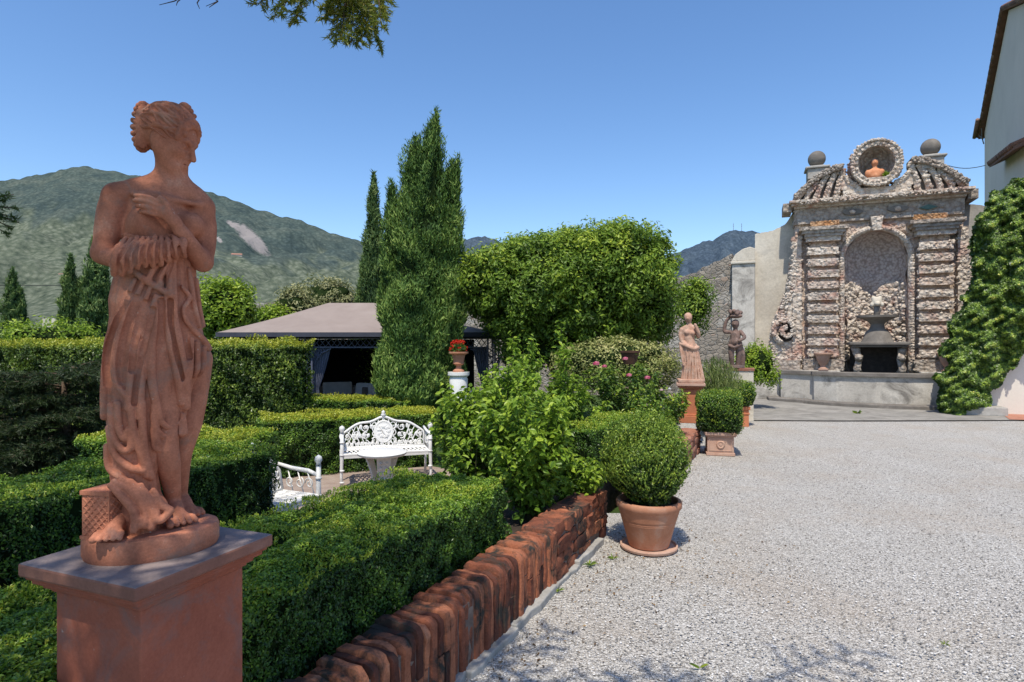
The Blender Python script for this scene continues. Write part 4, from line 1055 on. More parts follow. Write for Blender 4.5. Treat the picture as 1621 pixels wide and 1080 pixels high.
# ------------------------------------------------------------------ broadleaf crowns made of leaf clumps
M_laurel=leafmat('laurel_leaf',[(0,(0.020,0.046,0.010)),(.3,(0.062,0.136,0.020)),(.6,(0.165,0.300,0.039)),(1,(0.408,0.542,0.068))],.34,.45,.28)
M_lime=leafmat('lime_leaf',[(0,(0.046,0.109,0.012)),(.4,(0.139,0.264,0.025)),(.8,(0.295,0.449,0.046)),(1,(0.434,0.558,0.078))],.35,.4,.3)
M_olive=leafmat('olive_leaf',[(0,(0.062,0.085,0.043)),(.4,(0.155,0.194,0.093)),(.8,(0.295,0.326,0.186)),(1,(0.419,0.449,0.279))],.2,.5,.3)
def crown(f,lobes,nclump,nleaf,cr,leaf,g,seed,asp=.42,shell=.28,under=.0,drk=.0,shape='d'):
    C=[];Dn=[]
    vol=np.array([l[3]*l[4]*l[5] for l in lobes])**(2/3); vol/=vol.sum()
    for l,v in zip(lobes,vol):
        m=int(nclump*v); d=unit(g.normal(size=(m,3))); d[:,2]=np.where(d[:,2]<-.86,-d[:,2],d[:,2])
        e=l[6] if len(l)>6 else 2.5
        k=1/((np.abs(d)**e).sum(1)**(1/e)); sn=SNoise(3.5,10,seed)
        k=k*(1+.10*sn(d*1.2))*(1-g.exponential(shell*.35,m))
        c=np.array(l[:3])+d*k[:,None]*np.array(l[3:6]); C.append(c); Dn.append(d)
    C=np.concatenate(C); Dn=np.concatenate(Dn)
    # drop clumps that lie deep inside another lobe
    keep=np.ones(len(C),bool)
    for l in lobes:
        keep&=~((((C-np.array(l[:3]))/np.array(l[3:6]))**2).sum(1)<.45)
    C=C[keep];Dn=Dn[keep]
    base=g.normal(0,.11,len(C))
    m=len(C)*nleaf; i=np.repeat(np.arange(len(C)),nleaf)
    o=unit(g.normal(size=(m,3)))*(g.uniform(.1,1,m)**.5*cr*np.repeat(g.uniform(.6,1.25,len(C)),nleaf))[:,None]
    p=C[i]+o; nn=unit(o*.8/cr+Dn[i]*.6+np.array([0,0,.5]))
    out=(o*Dn[i]).sum(1)/cr
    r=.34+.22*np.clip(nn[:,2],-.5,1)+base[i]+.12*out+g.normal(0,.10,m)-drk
    f.leaves(p,nn,leaf,r,asp=asp,tilt=.5,g=g,droop=.1,shape=shape)
def blob(f,lobes,seed,k=.80,mi=1):
    ico=bmesh.new(); bmesh.ops.create_icosphere(ico,subdivisions=4,radius=1)
    vs=np.array([v.co[:] for v in ico.verts]); fs=[[v.index for v in q.verts] for q in ico.faces]; ico.free()
    sn=SNoise(4.5,12,seed)
    for l in lobes:
        e=l[6] if len(l)>6 else 2.5
        kk=k*(1+.10*sn(vs))/((np.abs(vs)**e).sum(1)**(1/e))
        f.put(np.array(l[:3])+np.array([0,0,.10*l[5]])+vs*kk[:,None]*np.array(l[3:6])*np.array([.95,.95,.80]),fs,.1,mi)
def tree(label,base,lobes,nclump,nleaf,cr,leaf,mat,seed,trunks,asp=.42,cat='tree',name='tree',group=None,core=.84,shape='d',drk=0):
    g=np.random.default_rng(seed); t=empty(name,base,0,label,cat,group); f=Fol()
    crown(f,lobes,nclump,nleaf,cr,leaf,g,seed,asp=asp,shape=shape,drk=drk); blob(f,lobes,seed,core)
    link('crown',f.mesh('crown'),[mat,M_core],t)
    if trunks:
        mb=MB()
        for pts,r0,r1 in trunks: mb.tube(pts,[r0+(r1-r0)*i/(len(pts)-1) for i in range(len(pts))],8)
        mb.build('trunk',M_wood,t,smooth=True)
    return t
d=13.4; s=d/950
def LB(px,py,rx,ry,rz,e=2.6,dy=0): return ((px-CX)*s,dy,CAMH+(HY-py)*s-GZ,rx*s,ry,rz*s,e)
tree('wide rounded evergreen tree with glossy leaves in the middle of the garden',(0,d,GZ),[LB(952,456,98,1.5,90,3.0),LB(850,462,90,1.5,78,2.8),LB(900,452,116,1.5,86,2.6),LB(1014,468,42,1.3,82,2.6,-.1),LB(775,450,46,1.2,50,2.4,-.1)],1800,95,.24,.095,M_laurel,71,
     [([((890-CX)*s,0,0),((888-CX)*s,0,1.3),((905-CX)*s,.1,2.6)],.11,.07),([((890-CX)*s,0,.8),((850-CX)*s,.1,2.0),((820-CX)*s,.1,2.8)],.07,.04),([((892-CX)*s,0,.6),((950-CX)*s,-.1,1.7),((985-CX)*s,0,2.7)],.08,.05),([((842-CX)*s,.3,0),((846-CX)*s,.3,1.6),((830-CX)*s,.3,2.6)],.06,.04)],asp=.40)
def simple_tree(label,px,py,d,rx,rz,mat,seed,nclump,leaf,name='tree',cat='tree',trunk=True,cr=.35,ry=None,e=2.3):
    s_=d/950; z=CAMH+(HY-py)*s_-GZ; q=P(px,540,d)
    return tree(label,(q.x,d,GZ),[(0,0,z,rx*s_,ry or rx*s_,rz*s_,e)],nclump,44,cr,leaf,mat,seed,[([(0,0,0),(.03,0,z*.6),(0,0,z)],.09,.05)] if trunk else None,name=name,cat=cat)
simple_tree('bright lime green bushy tree just right of the near statue',354,497,17,46,46,M_lime,81,170,.13,ry=.8)
simple_tree('pale grey-green olive bush above the left pavilion roof',470,500,21,38,36,M_olive,82,110,.13,'bush','bush')
simple_tree('pale green shrub at the left end of the pavilion roof',430,512,20,30,22,M_lime,83,80,.12,'bush','bush')
simple_tree('olive green bush beside the slim cypress above the pavilion roof',520,480,24,42,34,M_olive,84,110,.14,'bush','bush')
simple_tree('low green shrub at the far left behind the tall hedge',78,534,18,60,18,M_lime,85,80,.12,'bush','bush',False)
simple_tree('dark leafy bush against the rubble wall behind the small pale statue',1100,486,15.6,22,44,M_laurel,86,80,.10,'bush','bush',False,.28)
simple_tree('pale green bush against the plaster wall left of the fountain',1196,580,15.6,28,32,M_lime,87,90,.08,'bush','bush',False,.2)
simple_tree('dark shady bush under the evergreen tree, hiding its trunks',868,552,13.2,74,34,M_laurel,89,150,.09,'bush','bush',False,.22,.8)
M_varieg=leafmat('variegated_leaf',[(0,(0.054,0.085,0.028)),(.4,(0.171,0.232,0.078)),(.75,(0.372,0.419,0.186)),(1,(0.620,0.620,0.372))],.25,.45,.3)
simple_tree('wide pale variegated bush under the evergreen tree',975,580,11.4,92,42,M_varieg,88,330,.065,'bush','bush',False,.17,.8)
M_rosem=leafmat('rosemary_leaf',[(0,(0.031,0.062,0.019)),(.4,(0.093,0.155,0.046)),(.8,(0.202,0.264,0.093)),(1,(0.310,0.372,0.155))],.2,.5,.3)
def broom(label,base,h,rad,n,seed,mat,leaf=.09):
    g=np.random.default_rng(seed); t=empty('bush',base,0,label,'bush'); f=Fol()
    q=g.uniform(0,6.283,n); a=g.uniform(0,1,n)**.5; u=g.uniform(.15,1,n)
    top=np.stack([np.cos(q)*a*rad,np.sin(q)*a*rad,h*(1-.25*a*a)*np.ones(n)],1)
    p=top*u[:,None]*np.array([1,1,1]); p[:,:2]=top[:,:2]*(.55+.45*u[:,None])
    D=unit(top*np.array([.6,.6,1])+g.normal(size=(n,3))*.15)
    f.leaves(p,np.stack([np.cos(q),np.sin(q),0*q],1),leaf,.25+.35*u*a+g.normal(0,.15,n),asp=.13,tilt=.6,g=g,direction=D*4)
    link('foliage',f.mesh('foliage'),[mat],t); return t
q=P(1130,640,10.9); broom('tall feathery rosemary-like bush between the small pale statue and the cream plinth',(q.x,10.9,0),1.42,.50,9000,90,M_rosem)
q=P(1160,660,11.0); broom('low feathery bush in front of the cream plinth',(q.x-.1,11.3,0),1.0,.35,4000,91,M_rosem)

# ------------------------------------------------------------------ leafy garden shrubs with stems
M_peony=leafmat('shrub_leaf',[(0,(0.031,0.078,0.013)),(.3,(0.087,0.192,0.025)),(.6,(0.183,0.330,0.038)),(1,(0.382,0.556,0.069))],.35,.42,.35,(.16,.28,.03))
M_rose=leafmat('rose_leaf',[(0,(0.019,0.054,0.016)),(.35,(0.054,0.132,0.028)),(.7,(0.132,0.232,0.039)),(1,(0.279,0.388,0.062))],.3,.42,.35)
M_stem=mottled('green_stem',[(.3,(.06,.08,.03)),(.7,(.12,.13,.06))],20,3,.7,.2,90,.001)
def shrub(label,base,h,rad,nst,per,leaf,mat,seed,asp=.5,low=.12,pts_out=None,lean=(0,0),name='shrub'):
    g=np.random.default_rng(seed); rnd_=random.Random(seed); t=empty(name,base,0,label,'shrub'); f=Fol(); mb=MB()
    P_=[];N_=[];R_=[];D_=[]
    for i in range(nst):
        a=g.uniform(0,6.283); rr=rad*g.uniform(.05,1)**.6; hh=h*(1-.35*(rr/rad)**2)*g.uniform(.80,1.06)
        tip=np.array([rr*math.cos(a)+lean[0],rr*math.sin(a)+lean[1],hh]); b0=np.array([tip[0]*.12,tip[1]*.12,0]); mid=np.array([tip[0]*.45,tip[1]*.45,hh*.62])
        cur=[(1-u)**2*b0+2*u*(1-u)*mid+u*u*tip for u in np.linspace(0,1,9)]
        mb.tube(cur,[.010-.007*k/8 for k in range(9)],4,cap=False)
        if pts_out is not None: pts_out.append(tip)
        for k in range(per):
            u=low+(1-low)*g.uniform(0,1)**.75; c=(1-u)**2*b0+2*u*(1-u)*mid+u*u*tip
            tdir=unit(2*(1-u)*(mid-b0)+2*u*(tip-mid)); out=unit(g.normal(size=3)*np.array([1,1,.35])+np.array([tip[0],tip[1],.1])*.5)
            reach=g.uniform(.01,.16)*(1.15-u)*(rad/.6)
            for w_ in range(3):
                pp_=c+out*reach+g.normal(0,leaf*.5,3); P_.append(pp_); D_.append(out+tdir*.5); N_.append(unit(np.array([0,0,1])*.9+out*.5+g.normal(0,.3,3)))
                R_.append(.20+.35*u+g.normal(0,.15)+ (0.12 if u>.93 else 0))
    f.leaves(np.array(P_),np.array(N_),leaf,np.array(R_),asp=asp,tilt=.35,g=g,droop=.35,direction=np.array(D_)*1.5,shape='h',fold=.14)
    link('foliage',f.mesh('foliage'),[mat],t); mb.build('stems',M_stem,t,smooth=True,normals=False)
    return t
def at(px,d,z): return ((px-CX)/FPX*d,d,z)
shrub('big leafy bright green shrub at the hedge end, hanging over the brick wall',at(838,4.78,.24),1.10,.46,38,50,.060,M_peony,101,asp=.52)
shrub('bushy bright green shrub just right of the white bench',at(748,5.9,GZ),1.50,.46,34,50,.066,M_peony,102,asp=.52)
shrub('leafy shrub in the middle of the bed, between the bench shrub and the narrow hedge',at(800,6.2,.1),1.36,.60,38,48,.066,M_peony,103,asp=.5)
shrub('tall upright shrub with yellow-green leafy shoots behind the bright green shrubs',at(828,7.6,GZ),1.95,.35,16,46,.075,M_peony,104,asp=.36,low=.3)
shrub('tall thin leafy shoots of a young shrub before the evergreen tree',at(886,7.4,GZ),1.98,.30,12,44,.075,M_peony,105,asp=.36,low=.3)
shrub('light green shrub behind the narrow hedge',at(905,7.6,GZ),1.55,.50,26,44,.062,M_peony,106,asp=.45)
shrub('low airy shrub in front of the urn with red flowers',at(790,8.6,GZ),1.35,.50,20,34,.06,M_peony,107,asp=.5)
shrub('bushy green shrub left of the small plinth, behind the big potted bush',at(1052,8.7,.2),.92,.45,30,46,.045,M_boxlush,108,asp=.5)
shrub('small rounded green bush between the rose bush and the big potted bush',at(1022,7.6,.2),.86,.36,26,44,.042,M_boxlush,109,asp=.5)
shrub('low leafy plant filling the bed between the narrow hedge and the brick wall',at(905,5.25,.24),.50,.34,26,40,.05,M_peony,112,asp=.5)
tips=[]
rb=at(985,8.6,.15); shrub('rose bush with pink blooms in front of the variegated bush',rb,1.34,.72,40,46,.055,M_rose,110,asp=.6,pts_out=tips)
# pink roses and two pale ones
def bloom(label,px,py,d,rad,cols,seed,petals=26):
    g=random.Random(seed); mb=MB(); q=P(px,py,d)
    for k in range(petals):
        u=k/petals; a=k*2.4; el=R(80-85*u); r=rad*(.25+.75*u)
        o=Vector((math.cos(a)*math.cos(el),math.sin(a)*math.cos(el),math.sin(el))); side=Vector((-math.sin(a),math.cos(a),0)); up=side.cross(o)*-1
        c=o*r*.55; w=rad*.55
        v=[c-side*w*.35-up*w*.3,c+side*w*.35-up*w*.3,c+side*w*.6+up*w*.35+o*w*.12,c+up*w*.62+o*w*.25,c-side*w*.6+up*w*.35+o*w*.12]
        mb.add(v,[(0,1,2,3,4)],g.random())
    o=mb.build('rose',cols,None,loc=(q.x,q.y,q.z),normals=False); return tag(o,label,'flower',None)
def petal(name,c0,c1): return leafmat(name,[(0,c0),(1,c1)],.35,.5,.2,c1)
M_pink=petal('pink_petal',(.60,.10,.19),(.82,.34,.42)); M_pale=petal('pale_petal',(.72,.45,.47),(.85,.66,.66)); M_whitep=petal('white_petal',(.75,.73,.70),(.85,.84,.80))
for i,(px,py,d,r,m,lab) in enumerate([(944,577,8.0,.075,M_pink,'large loose pink rose, leftmost and biggest of the blooms'),(957,581,7.95,.055,M_pink,'pink rose touching the right side of the biggest bloom'),(990,569,8.1,.062,M_pink,'pink rose in front of the dark hanging pot'),(996,595,8.0,.060,M_pink,'pink rose below the hanging pot, left of a similar bloom at its height'),(1025,599,8.0,.064,M_pink,'pink rose nearest the small plinth'),(1047,618,8.1,.04,M_pale,'small pale pink rose low beside a white one'),(1060,616,8.1,.036,M_whitep,'small white rose close to the small plinth'),(1023,642,7.7,.04,M_pale,'pale faded rose lowest on the bush')]):
    bloom(lab,px,py,d,r,m,i+1)
# a dark pot in the bush
q=P(997,566,8.9); t=empty('flower_pot',(q.x,q.y,q.z-.10),0,'dark brown pot half hidden behind a pink rose','pot')
lathe_obj('pot_body',[(0,0),(.09,0),(.135,.17),(.15,.172),(.15,.20),(.13,.20),(.12,.15),(0,.15)],mottled('dark_pot',[(.3,(.06,.03,.02)),(.7,(.12,.06,.04))],6,4,.8),t,24)
mb=MB(); mb.tube([(0,0,0),(0,.02,-.5),(0,.05,-1.35)],.012,6); mb.build('support',M_wood,t)
# weeds at the foot of the wall
def weed(label,px,py,n,ln,seed,col=None):
    g=np.random.default_rng(seed); q=PG(px,py,0.0); f=Fol(); a=g.uniform(0,6.283,n)
    D=np.stack([np.cos(a),np.sin(a),g.uniform(.25,1.3,n)],1); f.leaves(unit(D)*ln*.3,np.stack([-np.sin(a),np.cos(a),0*a+.6],1),ln,g.uniform(.4,1,n),asp=.22,tilt=.3,g=g,direction=D*4,shape='h')
    o=link('weed',f.mesh('weed'),[M_rose],loc=(q.x,q.y,.005)); return tag(o,label,'weed')
weed('tuft of weed in the gravel left of the potted bush saucer',971,886,9,.05,1); weed('weed growing at the wall footing near the pot',935,897,12,.065,2); weed('small weed at the foot of the wall, furthest left of three',884,938,9,.045,3)
weed('single bright green leaf shoot lying on the shaded gravel',1108,1060,4,.06,4); weed('tiny green weed on the open gravel at the right',1497,1022,6,.03,5)
weed('small weed at the kerb of the fountain',1357,656,22,.14,6)
# ------------------------------------------------------------------ grotto fountain. local: x along the front, y away from viewer, z up
FC=(10.6,17.5)
def rocaille(name,stops,gapc,scale=9,orange=None,b=.9):
    m,nt,out=newmat(name); co=coords(nt)
    v=N(nt,'ShaderNodeTexVoronoi',Scale=scale); nt.links.new(co,v.inputs['Vector'])
    sep=nt.nodes.new('ShaderNodeSeparateColor'); nt.links.new(v.outputs['Color'],sep.inputs[0])
    a=mth(nt,'ADD',mth(nt,'MULTIPLY',sep.outputs[0],.55),mth(nt,'MULTIPLY',attr(nt),.45))
    wide=noise(nt,co,2.3,7,.65,.5)
    c=mixc(nt,.62,ramp(nt,a,stops),ramp(nt,wide,[(.3,stops[1][1]),(.5,stops[2][1]),(.7,tuple(q*w_ for q,w_ in zip(stops[1][1],(1.12,.96,.90))))]))
    c=mixc(nt,.55,c,ramp(nt,v.outputs['Distance'],[(.35,(1,1,1)),(.75,gapc)]),'MULTIPLY')
    big=noise(nt,co,1.1,7,.65,.5); c=mixc(nt,ramp(nt,big,[(.5,(0,0,0)),(.75,(.6,.6,.6))]),c,(.26,.215,.19))
    if orange:
        o2=noise(nt,co,1.7,5,.6,.3); c=mixc(nt,ramp(nt,o2,[(.52,(0,0,0)),(.68,(.7,.7,.7))]),c,orange)
    f=noise(nt,co,40,4,.7); c=mixc(nt,.45,c,ramp(nt,f,[(.3,(.3,.3,.3)),(.65,(1,1,1))]),'MULTIPLY')
    nb=bump(nt,mth(nt,'SUBTRACT',1.0,v.outputs['Distance']),b,.05); nb=bump(nt,f,.6,.02,nb)
    principled(nt,out,c,.95,nb,.1); return m
M_roc=rocaille('rocaille_pale',[(0,(.50,.42,.34)),(.3,(.64,.55,.46)),(.65,(.74,.66,.57)),(1,(.82,.76,.68))],(.5,.43,.37),9,(.42,.20,.15))
M_rocpink=rocaille('rocaille_pink',[(0,(.48,.36,.29)),(.35,(.61,.49,.40)),(.7,(.71,.60,.51)),(1,(.79,.71,.62))],(.46,.38,.32),9,(.45,.20,.13))
M_rocdark=rocaille('rocaille_dark',[(0,(.28,.24,.20)),(.35,(.40,.345,.29)),(.7,(.51,.45,.39)),(1,(.62,.56,.49))],(.45,.38,.33),10)
M_rocgrey=rocaille('niche_rocaille',[(0,(.42,.33,.30)),(.4,(.55,.46,.42)),(.8,(.64,.56,.51)),(1,(.71,.65,.59))],(.3,.25,.23),14,None,.6)
M_orangeroc=rocaille('orange_shells',[(0,(.36,.15,.05)),(.5,(.50,.25,.10)),(1,(.66,.45,.28))],(.3,.18,.1),14)
M_teal=mottled('teal_inlay',[(.3,(.06,.12,.11)),(.7,(.12,.20,.18))],8,4)
M_dark=mottled('recess_shade',[(.3,(.025,.022,.02)),(.7,(.06,.05,.045))],8,4)  # near-black colour painting the shade of the cave and volute recesses
ft=empty('fountain',(FC[0],FC[1],0),-TH,'monumental baroque grotto fountain encrusted with pale rock work, with a big niche and a basin','fountain')
def stud(mb,x0,x1,z0,z1,y,size,dens=1.0,out=.5):
    """irregular stones pressed into a front face at depth y"""
    size*=.74; n=int((x1-x0)*(z1-z0)/(size*size)*dens)
    for _ in range(n):
        s=size*random.uniform(.45,1.0); mb.rock((random.uniform(x0,x1),y+s*(.32-out*.7*random.random()),random.uniform(z0,z1)),s*.62,s*.45,s*.5)
def rbox(name,x0,x1,z0,z1,yf,yb,mat,size=.13,dens=1.0,par=None,sides=True,out=.5):
    mb=MB(); mb.box(x0,x1,yf,yb,z0,z1); stud(mb,x0,x1,z0,z1,yf,size,dens,out)
    if sides:
        for xx in (x0,x1):
            for _ in range(int((yb-yf)*(z1-z0)/(size*size)*dens*.8)):
                s=size*random.uniform(.45,1); mb.rock((xx,random.uniform(yf,yb),random.uniform(z0,z1)),s*.5,s*.6,s*.5)
    return mb.build(name,mat,par or ft,normals=False)
# body with the arched opening cut out
arc=lambda r,cx,cz,a0,a1,n:[(cx+r*math.cos(a0+(a1-a0)*i/n),cz+r*math.sin(a0+(a1-a0)*i/n)) for i in range(n+1)]
NR,NZ=.80,4.18
poly=[(-2.12,.75),(-2.12,5.3),(2.12,5.3),(2.12,.75),(NR,.75),(NR,NZ)]+arc(NR,0,NZ,0,math.pi,24)[1:]+[(-NR,.75)]
mb=MB()
def strip_wall(mb,y0,y1):
    """front wall around the niche as quads"""
    a=arc(NR,0,NZ,0,math.pi,24)
    mb.box(-2.12,-NR,y0,y1,.75,NZ); mb.box(NR,2.12,y0,y1,.75,NZ)
    top=5.3
    for (p,q) in zip(a[:-1],a[1:]):
        mb.add([(p[0],y0,p[1]),(q[0],y0,q[1]),(q[0],y0,top),(p[0],y0,top),(p[0],y1,p[1]),(q[0],y1,q[1]),(q[0],y1,top),(p[0],y1,top)],[(0,1,2,3),(0,4,5,1),(3,2,6,7),(7,6,5,4)])
    mb.box(-2.12,-NR-.0005,y0,y1,NZ+.0005,top); mb.box(NR+.0005,2.12,y0,y1,NZ+.0005,top)
strip_wall(mb,0.0,.75)
stud(mb,-2.1,-NR-.05,1.2,5.2,0,.15,.8); stud(mb,NR+.05,2.1,1.2,5.2,0,.15,.8)
for _ in range(260):
    x=random.uniform(-.85,.85); z=random.uniform(4.3,5.2)
    if x*x+(z-NZ)**2>(NR+.06)**2: mb.rock((x,0,z),.09,.07,.07)
mb.build('front_wall',M_rocpink,ft,normals=False)
mb=MB(); mb.box(-2.11,2.11,.80,.86,.76,5.78); mb.build('back_wall',M_rocdark,ft)
# concave niche (half cylinder and half dome)
mb=MB(); na=18
sn=SNoise(7,12,3)
def nv(a,z,r): 
    k=1+.05*float(sn(np.array([[math.cos(a)*r,math.sin(a)*r,z]]))[0])
    return (-math.cos(a)*r*k*(1 if r>.05 else 1), .05+math.sin(a)*r*.85*k, z)
rows=[(z,NR*.995) for z in np.linspace(.75,NZ,22)]+[(NZ+NR*.995*math.sin(b),NR*.995*math.cos(b)) for b in np.linspace(.08,math.pi/2-.02,12)]
vs=[nv(math.pi*i/na,z,r) for z,r in rows for i in range(na+1)]; fs=[]
for j in range(len(rows)-1):
    for i in range(na): k=j*(na+1)+i; fs.append((k,k+1,k+na+2,k+na+1))
mb.add(vs,fs,.5); mb.build('niche',M_rocgrey,ft,normals=False,smooth=True)
# rock work heaped in the lower niche, two lobes with a dip between
mb=MB()
def lobe_top(x): return 3.05+.50*math.sin(min(1,abs(x)/.72)*2.3)
for _ in range(1700):
    x=random.uniform(-.76,.76); zt=lobe_top(x); z=random.uniform(1.2,zt); a=math.acos(max(-1,min(1,-x/.80)))
    y=.05+math.sin(a)*.66*(.55+.45*(z-1)/(zt-1))-random.random()*.10
    s=random.uniform(.05,.11); mb.rock((x,y,z),s*.75,s*.6,s*.62)
mb.build('rock_work',M_roc,ft,normals=False)
# moulded arch round the niche
mb=MB(); pts=[(NR+.085,-.06,.95)]+[(x,-.06,z) for x,z in arc(NR+.085,0,NZ,0,math.pi,28)]+[(-NR-.085,-.06,.95)]
mb.tube(pts,.085,8,cap=True)
for i in range(120):
    u=i/119*(math.pi*(NR+.09)+2*(NZ-.95)); 
    if u<NZ-.95: x,z=NR+.09,.95+u
    elif u<NZ-.95+math.pi*(NR+.09): a=(u-(NZ-.95))/(NR+.09); x,z=(NR+.09)*math.cos(a),NZ+(NR+.09)*math.sin(a)
    else: x,z=-NR-.09,NZ-(u-(NZ-.95)-math.pi*(NR+.09))
    mb.rock((x,-.13,z),.06,.05,.06)
mb.build('arch',M_roc,ft,normals=False)
mb=MB(); mb.prism([(-.10,4.98),(.10,4.98),(.16,5.38),(-.16,5.38)],-.24,-.0); stud(mb,-.12,.12,5.0,5.38,-.24,.09,1); mb.build('keystone',M_roc,ft,normals=False)
# banded pilasters
for sx in (-1,1):
    x0,x1=(-1.74,-.93) if sx<0 else (.93+.13,1.88)
    x0,x1=(-1.80,-1.0) if sx<0 else (1.0,1.80)
    p=rbox('pilaster',x0+.06,x1-.06,1.25,4.72,-.22,-.002,M_rocpink,.12,.7)
    z=1.32; k=0
    while z<4.6:
        h=.21
        b=rbox('band',x0,x1,z,z+h,-.36,-.221,M_roc if k%4!=2 else M_rocpink,.12,1.3,p)
        z+=.335; k+=1
    c=rbox('capital',x0-.05,x1+.05,4.725,4.86,-.40,-.003,M_roc,.10,.9); 
    mb=MB()
    for (e,za,zb) in ((.10,4.8605,4.95),(.17,4.9505,5.04),(.25,5.0405,5.14)): mb.box(x0-e,x1+e,-.40-e*.6,-.004,za,zb)
    stud(mb,x0-.25,x1+.25,5.05,5.13,-.55,.07,.7); mb.build('impost',M_rocdark,c,normals=False)
    xp=(-1.72,-.96) if sx<0 else (.92,1.70)
    rbox('shell_plate',xp[0],xp[1],5.16,5.36,-.16,-.003,M_orangeroc,.08,.9)
    # outer strip pilaster
    rbox('side_strip',-2.20 if sx<0 else 1.96,-1.96 if sx<0 else 2.20,1.2,4.95,-.16,-.001,M_roc,.13,1.2)
    rbox('pilaster_base',x0-.12,x1+.12,.92,1.249,-.42,-.001,M_rocdark,.11,.6)
# frieze with two eye-shaped inlays
rbox('frieze',-2.14,2.14,5.301,5.78,-.06,.74,M_rocdark,.12,.55)
mb=MB(); mb.box(-2.05,-.2,-.14,-.05,5.305,5.37); mb.box(.2,2.05,-.14,-.05,5.305,5.37); mb.build('string_course',M_rocdark,ft)
for x in (-.60,.54):
    mb=MB(); n=16; lens=[(x+.27*math.cos(math.pi*2*i/n),5.57+.09*math.sin(2*math.pi*i/n)*abs(math.sin(2*math.pi*i/n))**.4) for i in range(n)]
    mb.prism(lens,-.135,-.0); e=mb.build('lens_inlay',M_darkstone,ft)
    mb=MB(); mb.rock((x,-.14,5.57),.095,.05,.085); mb.build('boss',M_roc,e,smooth=True)
mb=MB(); mb.prism([(1.05,5.55),(1.28,5.63),(1.5,5.55),(1.28,5.48)],-.13,-.0); mb.build('teal_inlay',M_teal,ft)
# cornice
mb=MB()
for (e,y,za,zb) in ((.02,-.16,5.781,5.85),(.10,-.28,5.8505,5.92),(.16,-.38,5.9205,5.99)): mb.box(-2.14-e,2.14+e,y,.76,za,zb)
stud(mb,-2.1,2.1,5.86,5.98,-.38,.10,1.3,.6); stud(mb,-1.85,1.9,5.86,5.96,-.40,.09,1.6,.7)
mb.build('cornice',M_roc,ft,normals=False)
for sx in (-1,1):
    mb=MB(); mb.box(*( (-2.46,-2.22) if sx<0 else (2.22,2.46)),-.05,.78,5.72,5.985); mb.build('cornice_return',M_rocdark,ft)
# broken pediment halves: curved gable with slanting ribs
for sx in (-1,1):
    def X(v): return sx*v
    top=[(.86,6.98)]+[(.86+ (2.17-.86)*i/12, 6.98-.80*(i/12)**1.75) for i in range(1,13)]
    inner=[(x-(.0 if i else 0),z-.20) for i,(x,z) in enumerate(top)]
    mb=MB(); poly=[(X(x),z) for x,z in top]+[(X(x),z-.19) for x,z in reversed(top)]
    m=len(top)
    for i in range(m-1):
        a=(X(top[i][0]),top[i][1]); b=(X(top[i+1][0]),top[i+1][1])
        mb.add([(a[0],-.30,a[1]),(b[0],-.30,b[1]),(b[0],-.30,b[1]-.17),(a[0],-.30,a[1]-.17),(a[0],.45,a[1]),(b[0],.45,b[1]),(b[0],.45,b[1]-.17),(a[0],.45,a[1]-.17)],[(0,1,2,3),(4,7,6,5),(0,4,5,1),(3,2,6,7)]+([(0,3,7,4)] if i==0 else [])+([(1,5,6,2)] if i==m-2 else []))
        for k in range(7):
            u=random.random(); mb.rock((a[0]+(b[0]-a[0])*u,-.30,a[1]+(b[1]-a[1])*u-random.uniform(.01,.16)),.05,.05,.045)
    g=mb.build('pediment',M_rocdark,ft,normals=False)
    mb=MB()
    for i in range(m-1):
        a=top[i]; b=top[i+1]
        mb.add([(X(a[0]),-.02,5.99),(X(b[0]),-.02,5.99),(X(b[0]),-.02,b[1]-.15),(X(a[0]),-.02,a[1]-.15),(X(a[0]),.40,5.99),(X(b[0]),.40,5.99),(X(b[0]),.40,b[1]-.15),(X(a[0]),.40,a[1]-.15)],[(0,1,2,3),(4,7,6,5)]+([(0,3,7,4)] if i==0 else [])+([(1,5,6,2)] if i==m-2 else []))
    mb.build('field',M_darkstone,g)
    for k in range(5):                                      # slanting ribs, curved like a fan
        xb=.92+.27*k; xt=1.0+.24*k-.20
        xt=max(.84,xt)
        pts=[]
        zt=6.98-.80*(max(0,(xt-.86)/1.31))**1.75-.18
        for i in range(7):
            u=i/6; pts.append((X(xb+.10-(xb+.10-xt)*u**1.5),-.10-.04*math.sin(u*3.14),6.03+(zt-6.03)*u))
        mb=MB(); mb.tube(pts,[.085]*7,7)
        for p_ in pts:
            for _ in range(3): mb.rock((p_[0]+random.uniform(-.06,.06),p_[1]-.07,p_[2]+random.uniform(-.05,.05)),.05,.045,.05)
        mb.build('rib',M_roc,g,normals=False)
    # ball finial on its block
    bxx=-1.53 if sx<0 else 1.36
    blk=MB(); blk.box(bxx-.27,bxx+.27,-.22,.30,6.62,6.93); blk.box(bxx-.33,bxx+.33,-.28,.36,6.9305,6.99); blk.box(bxx-.20,bxx+.20,-.16,.24,6.9905,7.04)
    fb=blk.build('finial_block',M_plaster_grey,ft,bevel=.02)
    mb=MB(); prof=[(.245*math.sin(a),.245-.245*math.cos(a)) for a in np.linspace(.06,math.pi-.02,18)]
    mb.lathe(prof,28,(bxx,.04,7.02)); mb.build('ball',M_darkstone,fb,smooth=True)
